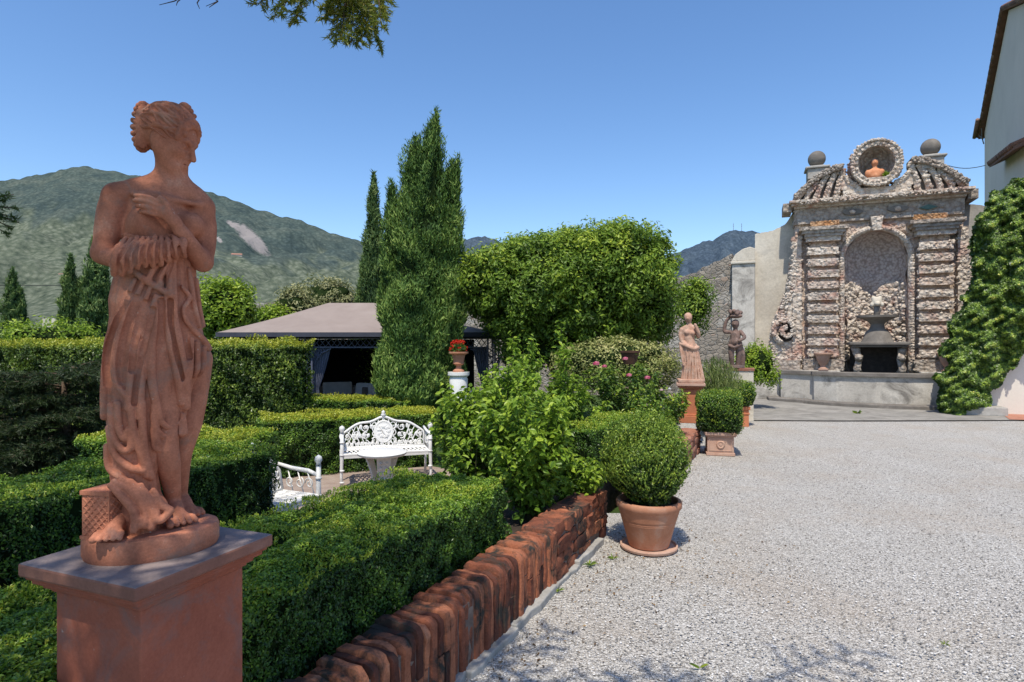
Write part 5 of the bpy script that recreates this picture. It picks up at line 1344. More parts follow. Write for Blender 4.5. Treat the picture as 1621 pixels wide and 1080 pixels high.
# oval niche with beaded frame
oc=(-.03,6.90); ox,oz=.60,.62
mb=MB(); n=36
for (r0,r1,y0,y1) in ((.72,1.0,-.34,.40),):
    for i in range(n):
        a=2*math.pi*i/n; b=2*math.pi*(i+1)/n
        p=lambda t,r,y:(oc[0]+ox*1.08*r*math.cos(t),y,oc[1]+oz*1.08*r*math.sin(t))
        mb.add([p(a,r0,y0),p(b,r0,y0),p(b,r1,y0),p(a,r1,y0),p(a,r0,y1),p(b,r0,y1),p(b,r1,y1),p(a,r1,y1)],[(0,1,2,3),(4,7,6,5),(0,4,5,1),(3,2,6,7)])
for i in range(46):
    a=2*math.pi*i/46
    mb.rock((oc[0]+ox*1.04*math.cos(a),-.36,oc[1]+oz*1.04*math.sin(a)),.055,.05,.055)
    if i%2: mb.rock((oc[0]+ox*.86*math.cos(a),-.35,oc[1]+oz*.86*math.sin(a)),.05,.045,.05)
    mb.rock((oc[0]+ox*1.12*math.cos(a),random.uniform(-.3,.3),oc[1]+oz*1.12*math.sin(a)),.05,.07,.05)
ov=mb.build('oval_frame',M_roc,ft,normals=False)
mb=MB(); rows=[]
for j in range(7):
    b=j/6*math.pi/2; rows.append([(oc[0]+ox*.80*math.cos(b)*math.cos(2*math.pi*i/24),-.30+.62*math.sin(b),oc[1]+oz*.80*math.cos(b)*math.sin(2*math.pi*i/24)) for i in range(24)])
vs=[v for r in rows for v in r]; fs=[(j*24+i,j*24+(i+1)%24,(j+1)*24+(i+1)%24,(j+1)*24+i) for j in range(6) for i in range(24)]
mb.add(vs,fs); mb.build('hollow',M_rocdark,ov,smooth=True,normals=False)
rbox('oval_plinth',-.86,.84,5.99,6.22,-.22,.40,M_roc,.12,1.1)
for sx in (-1,1):
    mb=MB(); pl=[(sx*.90,6.221),(sx*.90,6.80),(sx*.78,6.62),(sx*.66,6.46),(sx*.42,6.33),(sx*.42,6.221)]; mb.prism(pl,-.18,.34)
    for a,b in zip(pl[1:-2],pl[2:-1]):
        for _ in range(16): u=random.random(); mb.rock((a[0]+(b[0]-a[0])*u,-.19,a[1]+(b[1]-a[1])*u-random.uniform(0,.12)),.05,.045,.045)
    mb.build('wing',M_roc,ft,normals=False)
mb=MB(); mb.box(-.34,.28,-.33,.1,6.42,6.48); mb.build('shelf',M_rocdark,ov)
# bust in the oval niche
bt=empty('bust',(0,0,0),-TH,'small painted bust in an orange robe in the oval niche atop the fountain','bust')
Q=Field((-.30,-.2,-.02),(.30,.2,.66),.012)
Q.ell((0,0,.14),(.21,.11,.17),.04); Q.ell((0,0,.46),(.085,.095,.115),.02); Q.cone((0,0,.2),(0,0,.4),.06,.05,.03); Q.ell((0,-.09,.445),(.014,.025,.02),.012); Q.cone((0,0,.0),(0,0,.06),.11,.13,.03)
for s_ in (-1,1): Q.ell((.18*s_,0,.17),(.07,.08,.10),.03); Q.ell((.035*s_,-.085,.475),(.014,.012,.010),.008,True)
link('body',Q.mesh('body'),mottled('painted_bust',[(.3,(.55,.20,.09)),(.55,(.66,.30,.16)),(.8,(.72,.42,.27))],7,5,.7,.3,60,.004),bt)
Q=Field((-.2,-.2,.35),(.2,.2,.66),.012); Q.ell((0,.02,.50),(.10,.10,.10),.01); Q.ell((0,-.09,.42),(.08,.07,.10),.01,True); link('hair',Q.mesh('hair'),M_dark_stone,bt)
cw=lambda x,y,z:(FC[0]+x*math.cos(-TH)-y*math.sin(-TH),FC[1]+x*math.sin(-TH)+y*math.cos(-TH),z)
bt.location=cw(-.04,-.12,6.485)
g=np.random.default_rng(5); f=Fol(); c=np.array(cw(.22,-.25,6.52))+g.normal(0,.012,(70,3)); f.leaves(c,g.normal(size=(70,3)),.17,.5+g.normal(0,.2,70),g=g,up=.8,asp=.3)
tag(link('plant',f.mesh('plant'),[M_lime]),'small green plant growing beside the bust in the oval niche','plant')
# side scroll at the left (and its twin behind the ivy)
for sx in (-1,1):
    X=lambda v:sx*v
    mb=MB(); out=[(2.2,4.4),(2.25,3.9),(2.36,3.3),(2.55,2.75),(2.72,2.35),(2.80,1.9),(2.80,1.2),(2.2,1.2)]
    pl=[(X(x),z) for x,z in out]
    mb.prism(pl,-.12,.55)
    for (a,b) in zip(out[:-2],out[1:-1]):
        ln=math.hypot(b[0]-a[0],b[1]-a[1])
        for k in range(int(ln/.018)):
            u=random.random(); mb.rock((X(a[0]+(b[0]-a[0])*u-random.uniform(0,.22)),-.14,a[1]+(b[1]-a[1])*u),.052,.05,.046)
            mb.rock((X(a[0]+(b[0]-a[0])*u),random.uniform(-.1,.5),a[1]+(b[1]-a[1])*u),.06,.08,.06)
    stud(mb,min(X(2.2),X(2.78)),max(X(2.2),X(2.78)),1.25,1.65,-.12,.12,1.2)
    sc=mb.build('side_scroll',M_roc,ft,normals=False)
    mb=MB(); pts=[]
    for i in range(40):
        a=-1.2+i*.235; r=.36*(1-i/46); pts.append((X(2.40+r*math.cos(a)),-.20,2.12+r*math.sin(a)*1.1))
    mb.tube(pts,[.085-.0012*i for i in range(40)],7)
    for p_ in pts:
        for _ in range(2): mb.rock((p_[0]+random.uniform(-.05,.05),-.27,p_[2]+random.uniform(-.05,.05)),.05,.045,.05)
    mb.build('volute',M_roc,sc,normals=False)
    mb=MB(); n=20; mb.prism([(X(2.40+.33*math.cos(2*math.pi*i/n)),2.12+.36*math.sin(2*math.pi*i/n)) for i in range(n)],-.145,-.1); mb.build('volute_ground',M_dark,sc)  # dark disc paints the shade between the turns
    mb=MB(); mb.box(min(X(2.0),X(2.86)),max(X(2.0),X(2.86)),-.3,.55,.93,1.199); mb.box(min(X(2.0),X(2.92)),max(X(2.0),X(2.92)),-.36,.56,.75,.9295); mb.build('scroll_base',M_rocdark,sc)
# plinth ledge
for (xa,xb) in ((-2.2,-.98),(.98,2.2)):
    mb=MB(); mb.box(xa,xb,-.62,-.003,.70,.919); mb.build('ledge',M_basin,ft,bevel=.02)
# stepped bowl stand in the niche
mb=MB(); mb.box(-.76,.72,-.74,-.02,1.66,1.75); mb.box(-.70,.66,-.68,-.02,1.60,1.6595); tb=mb.build('slab',M_darkstone,ft,bevel=.02)
for sx in (-1,1):
    mb=MB(); pts=[(sx*.50,-.50,.80),(sx*.56,-.58,1.0),(sx*.50,-.54,1.25),(sx*.56,-.50,1.45),(sx*.58,-.46,1.6)]
    mb.tube(pts,[.13,.10,.085,.11,.13],8); mb.rock((sx*.52,-.64,1.30),.11,.10,.13); mb.build('leg',M_rocdark,tb,smooth=True)
mb=MB(); mb.box(-.66,.62,-.08,-.01,.80,1.599); mb.build('cave_back',M_dark,tb)  # dark sheet painting the shade under the slab
mb=MB(); mb.lathe([(.42,0),(.36,.10),(.30,.28),(.19,.38),(.17,.50),(.24,.58),(.40,.66),(.52,.70),(.53,.76),(.46,.765),(.2,.70),(0,.69)],32,(-.02,-.38,1.751),1,.75); mb.build('bowl',M_darkstone,ft,auto=40)
mb=MB(); mb.lathe([(.10,0),(.075,.2),(.085,.35),(.0,.36)],14,(-.02,-.30,2.44)); mb.build('spout_stem',M_darkstone,ft,smooth=True)
Q=Field((-.26,-.62,2.66),(.24,-.06,3.14),.014); Q.ell((-.02,-.3,2.9),(.13,.12,.15),.03); Q.ell((-.02,-.42,2.84),(.07,.07,.06),.03); Q.ell((-.10,-.30,3.0),(.06,.05,.07),.03); Q.ell((.06,-.30,3.0),(.06,.05,.07),.03); Q.ell((-.14,-.33,2.82),(.06,.06,.07),.03); Q.ell((.10,-.33,2.82),(.06,.06,.07),.03)
link('spout_mask',Q.mesh('spout_mask'),M_plaster,ft)
# basin: raised front in three facets, coping and kerb
bas=[(-2.55,.1),(-2.55,-.62),(-1.75,-1.02),(-1.72,-1.22),(-1.2,-1.55),(-.3,-1.80),(.5,-1.86),(1.4,-1.72),(2.2,-1.45),(2.6,-.9),(2.6,.1)]
def ring(mb,poly,off,z0,z1,thick):
    """open wall that follows poly (x,y), outwards offset off"""
    o=[];i_=[]
    for k,(x,y) in enumerate(poly):
        a=poly[max(k-1,0)]; b=poly[min(k+1,len(poly)-1)]; t=Vector((b[0]-a[0],b[1]-a[1])).normalized(); n=Vector((t.y,-t.x))*-1
        n=-n if n.dot(Vector((x,y-.2)))<0 else n
        o.append((x+n.x*off,y+n.y*off)); i_.append((x+n.x*(off-thick),y+n.y*(off-thick)))
    for k in range(len(poly)-1):
        vs=[(*o[k],z0),(*o[k+1],z0),(*o[k+1],z1),(*o[k],z1),(*i_[k],z0),(*i_[k+1],z0),(*i_[k+1],z1),(*i_[k],z1)]
        fs=[(0,1,2,3),(7,6,5,4),(3,2,6,7)]
        if k==0: fs.append((0,3,7,4))
        if k==len(poly)-2: fs.append((1,5,6,2))
        mb.add(vs,fs,.5)
mb=MB(); ring(mb,bas,0,.02,.82,.22); ba=mb.build('basin',M_basin,ft)
mb=MB(); ring(mb,bas,.07,.8205,.92,.34); mb.build('coping',M_darkstone,ba,bevel=.02)
mb=MB(); ring(mb,bas,.42,.0,.12,.40); mb.build('kerb',M_darkstone,ft,bevel=.03)
mb=MB(); mb.box(-3.35,-2.56,-.35,.5,0,.62); mb.box(-3.38,-2.555,-.40,.5,.6205,.70); mb.build('side_block',M_basin,ft,bevel=.03)
mb=MB(); mb.add([(x,y,.62) for x,y in bas],[tuple(range(len(bas)))]); 
mm,nt,out=newmat('basin_water'); pb=principled(nt,out,(.03,.045,.04),.06,bump(nt,noise(nt,coords(nt),5,3),.08,.02),.5); w_=mb.build('basin_water',mm,ft)
# little urns on the ledge
for i,(x,lab) in enumerate([(-1.42,'pale terracotta urn on the fountain ledge, left of the bowl stand'),(1.62,'pale terracotta urn on the fountain ledge, at its right end beside the ivy')]):
    t=empty('urn',cw(x,-.50,.92),-TH,lab,'urn',None)
    lathe_obj('vase',[(0,.05),(.11,.06),(.07,.10),(.065,.14),(.14,.24),(.19,.40),(.20,.44),(.25,.48),(.25,.52),(.19,.52),(.15,.40),(0,.38)],M_terra_pink,t,28)
    mb=MB(); mb.box(-.13,.13,-.13,.13,0,.055); mb.build('foot',M_terra_pink,t,bevel=.008)

# ------------------------------------------------------------------ walls either side of the fountain
def rubble_mat():
    m,nt,out=newmat('rubble_stone'); co=coords(nt,'Object',(1,1,1.7))
    v=N(nt,'ShaderNodeTexVoronoi',Scale=5.6); nt.links.new(co,v.inputs['Vector']); e=voro(nt,co,5.6,'DISTANCE_TO_EDGE')
    sep=nt.nodes.new('ShaderNodeSeparateColor'); nt.links.new(v.outputs['Color'],sep.inputs[0])
    c=ramp(nt,sep.outputs[0],[(0,(.19,.165,.14)),(.5,(.32,.28,.235)),(.92,(.40,.345,.28)),(1,(.40,.24,.17))])
    n1=noise(nt,co,6,8,.7); c=mixc(nt,.5,c,ramp(nt,n1,[(.3,(.35,.35,.35)),(.7,(1,1,1))]),'MULTIPLY')
    c=mixc(nt,ramp(nt,e,[(.02,(1,1,1)),(.09,(0,0,0))]),c,(.34,.315,.28))
    pl=noise(nt,co,.7,8,.65,.4); c=mixc(nt,ramp(nt,pl,[(.50,(0,0,0)),(.56,(1,1,1))]),c,ramp(nt,n1,[(.3,(.33,.31,.28)),(.7,(.45,.42,.37))]))
    nb=bump(nt,ramp(nt,e,[(0,(0,0,0)),(.12,(1,1,1))]),.8,.05); nb=bump(nt,n1,.5,.03,nb)
    principled(nt,out,c,.95,nb,.1); return m
M_rubble=rubble_mat()
def wallrun(name,label,A,Bp,tops,thick,mat,seg=26,ragged=0,cat='wall',cap=None):
    """A,B ground points; tops [(u,z)] profile; built as a solid with a broken top"""
    A=Vector(A); Bp=Vector(Bp); d=Bp-A; ln=d.length; d.normalize(); n=Vector((-d.y,d.x))
    if n.y<0: n=-n
    us=np.linspace(0,1,seg+1); zs=np.interp(us,[p[0] for p in tops],[p[1] for p in tops])+np.array([random.uniform(-1,1)*ragged for _ in us])
    mb=MB()
    vs=[]
    for u,z in zip(us,zs):
        x=A.x+d.x*ln*u; y=A.y+d.y*ln*u
        vs+=[(x,y,-.3),(x,y,z),(x+n.x*thick,y+n.y*thick,z-.04),(x+n.x*thick,y+n.y*thick,-.3)]
    fs=[]
    for i in range(seg):
        a=i*4; b=a+4; fs+=[(a,b,b+1,a+1),(a+1,b+1,b+2,a+2),(a+2,b+2,b+3,a+3)]
    fs+=[(0,1,2,3),(seg*4+3,seg*4+2,seg*4+1,seg*4)]
    mb.add(vs,fs,.5)
    o=mb.build(name,mat); tag(o,label,cat); return o
pil=cw(-3.62,.62,0); 
# plaster wall between pillar and fountain, its top swept up to the fountain
A=cw(-3.25,.60,0); Bq=cw(-2.10,.60,0)
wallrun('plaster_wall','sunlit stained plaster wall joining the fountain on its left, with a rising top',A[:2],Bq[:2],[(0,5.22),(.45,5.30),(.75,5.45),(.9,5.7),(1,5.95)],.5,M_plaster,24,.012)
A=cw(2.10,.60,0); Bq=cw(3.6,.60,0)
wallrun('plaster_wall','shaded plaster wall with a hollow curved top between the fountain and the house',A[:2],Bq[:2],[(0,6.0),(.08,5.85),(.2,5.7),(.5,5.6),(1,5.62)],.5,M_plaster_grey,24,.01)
t=empty('gate_pillar',(pil[0],pil[1],0),-TH,'grey plastered pillar with a rounded pale cap, left of the plaster wall','pillar')
mb=MB(); mb.box(-.32,.36,-.30,.35,0,4.25); mb.build('shaft',M_basin,t,bevel=.02)
mb=MB(); mb.box(-.36,.38,-.36,.38,4.2505,4.34); mb.prism([(-.34,4.3405),(.37,4.3405),(.37,4.72),(.22,4.78),(0,4.72),(-.22,4.56)],-.33,.34); mb.build('cap',M_plaster,t,bevel=.02)
a0=cw(-3.95,.7,0)
wallrun('rubble_wall','old rubble garden wall with broken plaster running left from the pillar behind the evergreen tree',(a0[0],a0[1]),(-7.4,28.3),[(0,4.62),(.03,4.45),(.07,4.1),(.11,3.95),(.2,3.92),(1,4.0)],.55,M_rubble,90,.05)
wallrun('rubble_wall','distant stretch of the grey garden wall beyond the pavilion roof',(-7.45,28.33),(-13.9,32.1),[(0,4.0),(.35,4.05),(.36,3.8),(1,3.9)],.55,M_rubble,40,.05)
wallrun('rubble_wall','pale garden wall seen at the far left between two cypresses',(-36,46),(-28,42),[(0,3.7),(.5,3.75),(1,3.7)],.5,M_plaster,20,.03)

# ------------------------------------------------------------------ white house at the right
HC0=Vector((18.9,24.0)); hb=R(32); hd=Vector((-math.sin(hb),-math.cos(hb)))      # gable runs towards the viewer
hn=Vector((math.cos(hb),-math.sin(hb)))                                            # into the house
t=empty('house',(HC0.x,HC0.y,0),0,'tall white rendered house with a tiled gable roof at the right edge','house')
hp=lambda q,i,z:(hd.x*q+hn.x*i,hd.y*q+hn.y*i,z)
EZ,RZ,HW=10.18,12.40,5.6
def solid(mb,prof,i0,i1):
    n=len(prof); vs=[hp(q,i0,z) for q,z in prof]+[hp(q,i1,z) for q,z in prof]
    mb.add(vs,[tuple(range(n)),tuple(reversed(range(n,2*n)))]+[(k,n+k,n+(k+1)%n,(k+1)%n) for k in range(n)])
mb=MB(); solid(mb,[(0,-.2),(2*HW,-.2),(2*HW,EZ),(HW,RZ),(0,EZ)],0,9); mb.build('wall',M_house,t)
sl=(RZ-EZ)/HW
mb=MB(); ov=.42
for (q0,q1) in ((-ov,HW),(HW,2*HW+ov)):
    z=lambda q:RZ-abs(q-HW)*sl
    solid(mb,[(q0,z(q0)+.03),(q1,z(q1)+.03),(q1,z(q1)+.12),(q0,z(q0)+.12)],-.16,9.2)
rf=mb.build('roof',M_tile,t)
mb=MB()                                                     # barrel tiles along the verge
for q in np.arange(-ov,2*HW+ov,.30):
    z=RZ-abs(q+.15-HW)*sl+.13; sg=1 if q+.15<HW else -1
    a=Vector(hp(q,-.14,z-sg*.15*sl)); b=Vector(hp(q+.34,-.14,z+sg*.19*sl+.02)); mb.tube([a,b],[.085,.075],8)
    a=Vector(hp(q,.08,z-sg*.15*sl)); b=Vector(hp(q+.34,.08,z+sg*.19*sl+.02)); mb.tube([a,b],[.085,.075],8)
mb.build('verge_tiles',M_tile,rf,smooth=True)
mb=MB()
for i in np.arange(-.28,8.5,.24):
    a=Vector(hp(-ov-.04,i,EZ-ov*sl+.13)); b=Vector(hp(.6,i,EZ+.6*sl+.13)); mb.tube([a,b],.075,6)
mb.build('eave_tiles',M_tile,rf,smooth=True)
mb=MB(); 
for k in range(2): mb.tube([hp(-.02,-.05,EZ-.25-.02*k),hp(-.22-.1*k,-.16,EZ-.02),hp(-.38,-.10-.1*k,EZ-.06)],.022,6)
mb.tube([hp(.12,-.04,EZ-.5),hp(.1,-.10,EZ-.2),hp(.25,-.12,EZ+.1)],.02,6)
mb.build('gutter_bracket',M_darkstone,t,smooth=True)
mb=MB()
def canopy_roof():
    vs=[hp(5.0,-.002,7.75),hp(9.5,-.002,7.1),hp(9.5,-.42,6.92),hp(5.0,-.42,7.57)]; v2=[Vector(v)+Vector((0,0,.10)) for v in vs]
    mb.add(vs+v2,[(0,1,2,3),(7,6,5,4),(0,4,5,1),(1,5,6,2),(2,6,7,3),(3,7,4,0)])
canopy_roof(); lr=mb.build('porch_roof',M_tile,t)
mb=MB()
for q in np.arange(5.0,9.5,.26):
    dz=-(q-5.0)*.144; mb.tube([hp(q,-.02,7.87+dz),hp(q,-.46,7.69+dz)],[.07,.08],8)
mb.build('porch_tiles',M_tile,lr,smooth=True)
# cream garden wall under the ivy
IWA=(10.95,14.5); IWB=(18.0,11.7)
iw=wallrun('cream_wall','cream rendered wall under the ivy at the right edge',IWA,IWB,[(0,.9),(.05,1.6),(.15,3.2),(.35,5.2),(1,5.4)],.5,M_cream,40,0)
mb=MB(); q=PG(1562,660,0); mb.box(-.45,.45,-.25,.3,0,.22); o=mb.build('stone_block',M_plaster_grey,loc=(q.x+.1,q.y+.3,0),rz=-TH,bevel=.03); tag(o,'low pale stone block at the foot of the ivy','stone block')
# ivy
M_ivy=leafmat('ivy_leaf',[(0,(0.022,0.055,0.014)),(.3,(0.081,0.164,0.029)),(.6,(0.233,0.382,0.060)),(1,(0.601,0.620,0.164))],.2,.35,.45)
g=np.random.default_rng(77); f=Fol()
sil=[(1488,652),(1484,632),(1487,600),(1497,575),(1500,548),(1510,515),(1517,490),(1530,462),(1534,432),(1545,400),(1546,365),(1556,330),(1572,308),(1598,292),(1640,270),(1700,262),(1760,300),(1760,520),(1700,520),(1640,548),(1612,566),(1594,590),(1580,612),(1572,636),(1566,652),(1545,662),(1510,664)]
def inside(px,py):
    c=np.zeros(len(px),bool); n=len(sil); j=n-1
    for i in range(n):
        xi,yi=sil[i]; xj,yj=sil[j]; m=((yi>py)!=(yj>py))&(px<(xj-xi)*(py-yi)/(yj-yi+1e-9)+xi); c^=m; j=i
    return c
na_=170000; px=g.uniform(1475,1765,na_); py=g.uniform(258,668,na_)
edge=SNoise(2*math.pi/34,12,8,2); q2=np.stack([px,py],1); off=edge(q2)*5
k=inside(px+off,py+off*.5); px,py=px[k],py[k]
# depth of the mass: rounded towards its outline
arr=np.array(sil,float); seg=np.roll(arr,-1,0)-arr
dist=np.full(len(px),1e9)
for a,s_ in zip(arr,seg):
    u=np.clip(((px-a[0])*s_[0]+(py-a[1])*s_[1])/(s_@s_),0,1); dist=np.minimum(dist,np.hypot(px-a[0]-u*s_[0],py-a[1]-u*s_[1]))
dw=np.array(IWB)-np.array(IWA); nrm=np.array([dw[1],-dw[0]])/np.linalg.norm(dw)
nrm=nrm if nrm[1]<0 else -nrm
cw_=nrm@np.array(IWA)
lump=SNoise(2*math.pi/48,14,4,2); lump2=SNoise(2*math.pi/17,14,6,2)
bul=.16+.62*(1-np.exp(-dist/40))+.09*lump(np.stack([px,py],1))+.035*lump2(np.stack([px,py],1))
bul+=np.clip((py-560)/100,0,1)*.25
bul=np.maximum(bul,.03)-g.exponential(.05,len(px))
r=(px-CX)/FPX
Y=(cw_+bul)/(nrm[0]*r+nrm[1]); X_=r*Y; Z_=CAMH+(HY-py)/FPX*Y
C=np.stack([X_,Y,np.maximum(Z_,.03)],1)
grad=np.stack([lump2(np.stack([px+2,py],1))-lump2(np.stack([px-2,py],1)),0*px,-(lump2(np.stack([px,py+2],1))-lump2(np.stack([px,py-2],1)))],1)
nn=np.array([nrm[0],nrm[1],.55])-grad*.35
rr=.30+.13*lump2(np.stack([px,py],1))+g.normal(0,.14,len(px))
sel=g.permutation(len(px))[:95000]
f.leaves(C[sel],nn[sel],.044,rr[sel],asp=.80,tilt=.45,g=g,droop=.8,shape='h',fold=.1)
deep=g.permutation(len(px))[:26000]; Cd=C[deep].copy(); Cd[:,:2]-=nrm*(.10+g.uniform(0,.12,(len(deep),1))); f.leaves(Cd,nn[deep],.11,.06+0*deep,asp=.9,tilt=.4,g=g,shape='h')
tag(link('ivy',f.mesh('ivy'),[M_ivy,M_core]),'dense ivy climbing the cream wall and cascading down to the paving at the right','ivy')
# wire between fountain and house
mb=MB(); a=P(1493,260,17.0); b=P(1560,262,16.8); mb.tube([a+(b-a)*u+Vector((0,0,-.10*math.sin(u*3.14))) for u in np.linspace(0,1,9)],.010,5); tag(mb.build('cable',M_cable),'thin cable from the fountain top to the house','cable')
mb=MB(); a=P(-40,452,42); b=P(120,452,42); mb.tube([a,b],.022,5); tag(mb.build('cable',M_cable),'thin overhead cable crossing the hillside at the far left','cable')
# ------------------------------------------------------------------ pavilion
PVD=14.2; ps=PVD/950
def pvx(px): return (px-CX)*ps
t=empty('pavilion',(0,PVD,GZ),0,'garden pavilion with taupe canvas roof, grey-blue lattice frame and curtains','pavilion')
EZ_=CAMH+(HY-527)*ps-GZ; x0,x1=pvx(354),pvx(787); DP=4.2
rz_=CAMH+(HY-481)*(PVD+DP/2)/950-GZ; rx0=(525-CX)*(PVD+DP/2)/950; rx1=(596-CX)*(PVD+DP/2)/950
mb=MB(); nseg=10
def eave(u,side):
    return u
def sag(a,b,k,n=8):
    return [Vector(a)+(Vector(b)-Vector(a))*i/n+Vector((0,0,-k*math.sin(math.pi*i/n))) for i in range(n+1)]
c=[(x0,-.35,EZ_),(x1,-.35,EZ_),(x1,DP-.2,EZ_),(x0,DP-.2,EZ_)]; r0=(rx0,DP/2-.3,rz_); r1=(rx1,DP/2-.3,rz_)
def patch(a,b,d_,e_):
    """canvas panel between eave a-b and ridge e-d with a little sag"""
    n=8; vs=[]
    for j in range(n+1):
        v=j/n; p=Vector(a).lerp(Vector(e_),v); q=Vector(b).lerp(Vector(d_),v)
        for i in range(n+1):
            u=i/n; vs.append(p.lerp(q,u)+Vector((0,0,-.06*math.sin(math.pi*v)*(.5+.5*math.sin(math.pi*u)))))
    mb.add(vs,[(j*(n+1)+i,j*(n+1)+i+1,(j+1)*(n+1)+i+1,(j+1)*(n+1)+i) for j in range(n) for i in range(n)],.5)
patch(c[0],c[1],r1,r0); patch(c[1],c[2],r1,r1); patch(c[2],c[3],r0,r1); patch(c[3],c[0],r0,r0)
rf=mb.build('roof',M_roofcloth,t,smooth=False,normals=False); rf.data.polygons.foreach_set('use_smooth',np.ones(len(rf.data.polygons),bool)); rf.data.set_sharp_from_angle(angle=R(12))
mb=MB()
for a,b in ((0,1),(1,2),(2,3),(3,0)):
    A_,B_=Vector(c[a]),Vector(c[b]); dd=(B_-A_).normalized(); nn=Vector((dd.y,-dd.x,0))
    p=[A_-nn*.0+Vector((0,0,.004)),B_+Vector((0,0,.004)),B_+Vector((0,0,-.10)),A_+Vector((0,0,-.10))]; o2=[q+nn*.02 for q in p]
    mb.add(p+o2,[(0,1,2,3),(7,6,5,4),(0,4,5,1),(3,2,6,7),(0,3,7,4),(1,5,6,2)])
mb.build('valance',M_navy_dark,rf)
post_px=[366,490,633,778]; FY=.0
def lattice(mb,x0,x1,z0,z1,y,n,rad=.009,axis='x'):
    """crossed bars between two levels"""
    for k in range(n):
        a=x0+(x1-x0)*k/n; b=x0+(x1-x0)*(k+1)/n
        for (p,q) in (((a,z0),(b,z1)),((a,z1),(b,z0))):
            P0=(p[0],y,p[1]) if axis=='x' else (y,p[0],p[1]); P1=(q[0],y,q[1]) if axis=='x' else (y,q[0],q[1])
            mb.tube([P0,P1],rad,4)
FT=EZ_-.12; FB=FT-.24
for (xa,xb) in zip(post_px[:-1],post_px[1:]):
    mb=MB(); a,b=pvx(xa)+.1,pvx(xb)-.1
    mb.box(a,b,-.02,.02,FT-.03,FT); mb.box(a,b,-.02,.02,FB,FB+.035); lattice(mb,a,b,FB+.03,FT-.03,0,int((b-a)/.13)); mb.build('frieze',M_navy,t,normals=False)
mb=MB(); mb.box(pvx(778)-.02,pvx(778)+.02,.1,DP-.5,FT-.03,FT); mb.box(pvx(778)-.02,pvx(778)+.02,.1,DP-.5,FB,FB+.035); lattice(mb,.1,DP-.5,FB+.03,FT-.03,pvx(778),26,.009,'y'); mb.build('frieze',M_navy,t,normals=False)
def post(x,y):
    mb=MB(); w=.085
    for (dx,dy) in ((-w,-w),(w,-w),(-w,w),(w,w)): mb.box(x+dx-.018,x+dx+.018,y+dy-.018,y+dy+.018,0,FT)
    for k in range(12):
        z0=.1+k*(FB-.1)/12; z1=z0+(FB-.1)/12
        mb.tube([(x-w,y-w,z0),(x+w,y-w,z1)],.009,4); mb.tube([(x+w,y-w,z0),(x-w,y-w,z1)],.009,4)
        mb.tube([(x+w,y-w,z0),(x+w,y+w,z1)],.009,4)
    mb.box(x-w-.03,x+w+.03,y-w-.03,y+w+.03,0,.06)
    p=mb.build('post',M_navy,t,normals=False)
    for sg in (-1,1):                                            # scrolled brackets under the frieze
        b=MB(); pts=[(x+sg*(w+.02),y,FB-.48),(x+sg*(w+.07),y,FB-.30),(x+sg*(w+.20),y,FB-.12),(x+sg*(w+.42),y,FB-.02)]
        b.tube(pts,.016,5); 
        for (cx_,cz_,rr) in ((.10,-.12,.075),(.22,-.06,.045),(.07,-.28,.04)):
            b.tube([(x+sg*(w+cx_)+rr*math.cos(a),y,FB+cz_+rr*math.sin(a)) for a in np.linspace(0,5.6,12)],.010,4)
        b.build('bracket',M_navy,p,normals=False)
for px_ in post_px: post(pvx(px_),FY)
for px_ in (366,778): post(pvx(px_),DP-.55)
def curtain(xa,xb,y,ztop,zt,seed,dirx=1):
    """cloth gathered to the post at zt"""
    g=random.Random(seed); n=36; m=16; vs=[]
    for j in range(m+1):
        z=.05+(ztop-.05)*j/m; k=abs(z-zt)/(ztop-zt) if z>zt else min(1,(zt-z)/zt)*.45
        wdt=.10+(abs(xb-xa)-.10)*min(1,k)**.8
        for i in range(n+1):
            u=i/n; vs.append((xa+dirx*wdt*u,y+.03*math.sin(u*n*.95+j*.1)*(.5+wdt),z))
    mb=MB(); mb.add(vs,[(j*(n+1)+i,j*(n+1)+i+1,(j+1)*(n+1)+i+1,(j+1)*(n+1)+i) for j in range(m) for i in range(n)],.5)
    return mb.build('curtain',M_curtain,t,smooth=True,normals=False)
curtain(pvx(490)+.09,pvx(490)+.50,.06,FB+.02,.75,1,1); curtain(pvx(490)-.09,pvx(490)-.34,.06,FB+.02,.75,2,-1); curtain(pvx(778)-.09,pvx(778)-.45,.06,FB+.02,.75,3,-1); curtain(pvx(633)-.09,pvx(633)-.45,.06,FB+.02,.75,4,-1)
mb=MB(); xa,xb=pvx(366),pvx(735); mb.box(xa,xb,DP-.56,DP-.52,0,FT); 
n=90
mb.build('gloom_back',M_black,t)  # near-black panel added to stand for the shade inside the pavilion
mb=MB(); mb.box(pvx(366)-.02,pvx(366)+.02,.1,DP-.6,0,FT); mb.build('gloom_side',M_black,t)  # side panel, likewise added to darken the interior
mb=MB(); mb.box(x0+.2,x1-.15,-.1,DP-.4,-.02,.03); mb.build('floor',M_paving,t)
# climber seen through the pavilion
g=np.random.default_rng(12); f=Fol(); n=1500; px_=g.normal(0,1,n); z=g.uniform(.2,2.0,n); f.leaves(np.stack([.22*px_,g.normal(0,.1,n),z],1),g.normal(size=(n,3))-np.array([0,1,0]),.09,.3+g.normal(0,.2,n),g=g)
mb=MB(); mb.tube([(0,0,0),(.05,0,1),(0,0,2.0)],.02,5); f.mb(mb,1)
o=link('climber',f.mesh('climber'),[M_laurel,M_wood],loc=(pvx(556),PVD+3.0,GZ)); tag(o,'dim leafy climber standing inside the back of the pavilion','climbing plant')
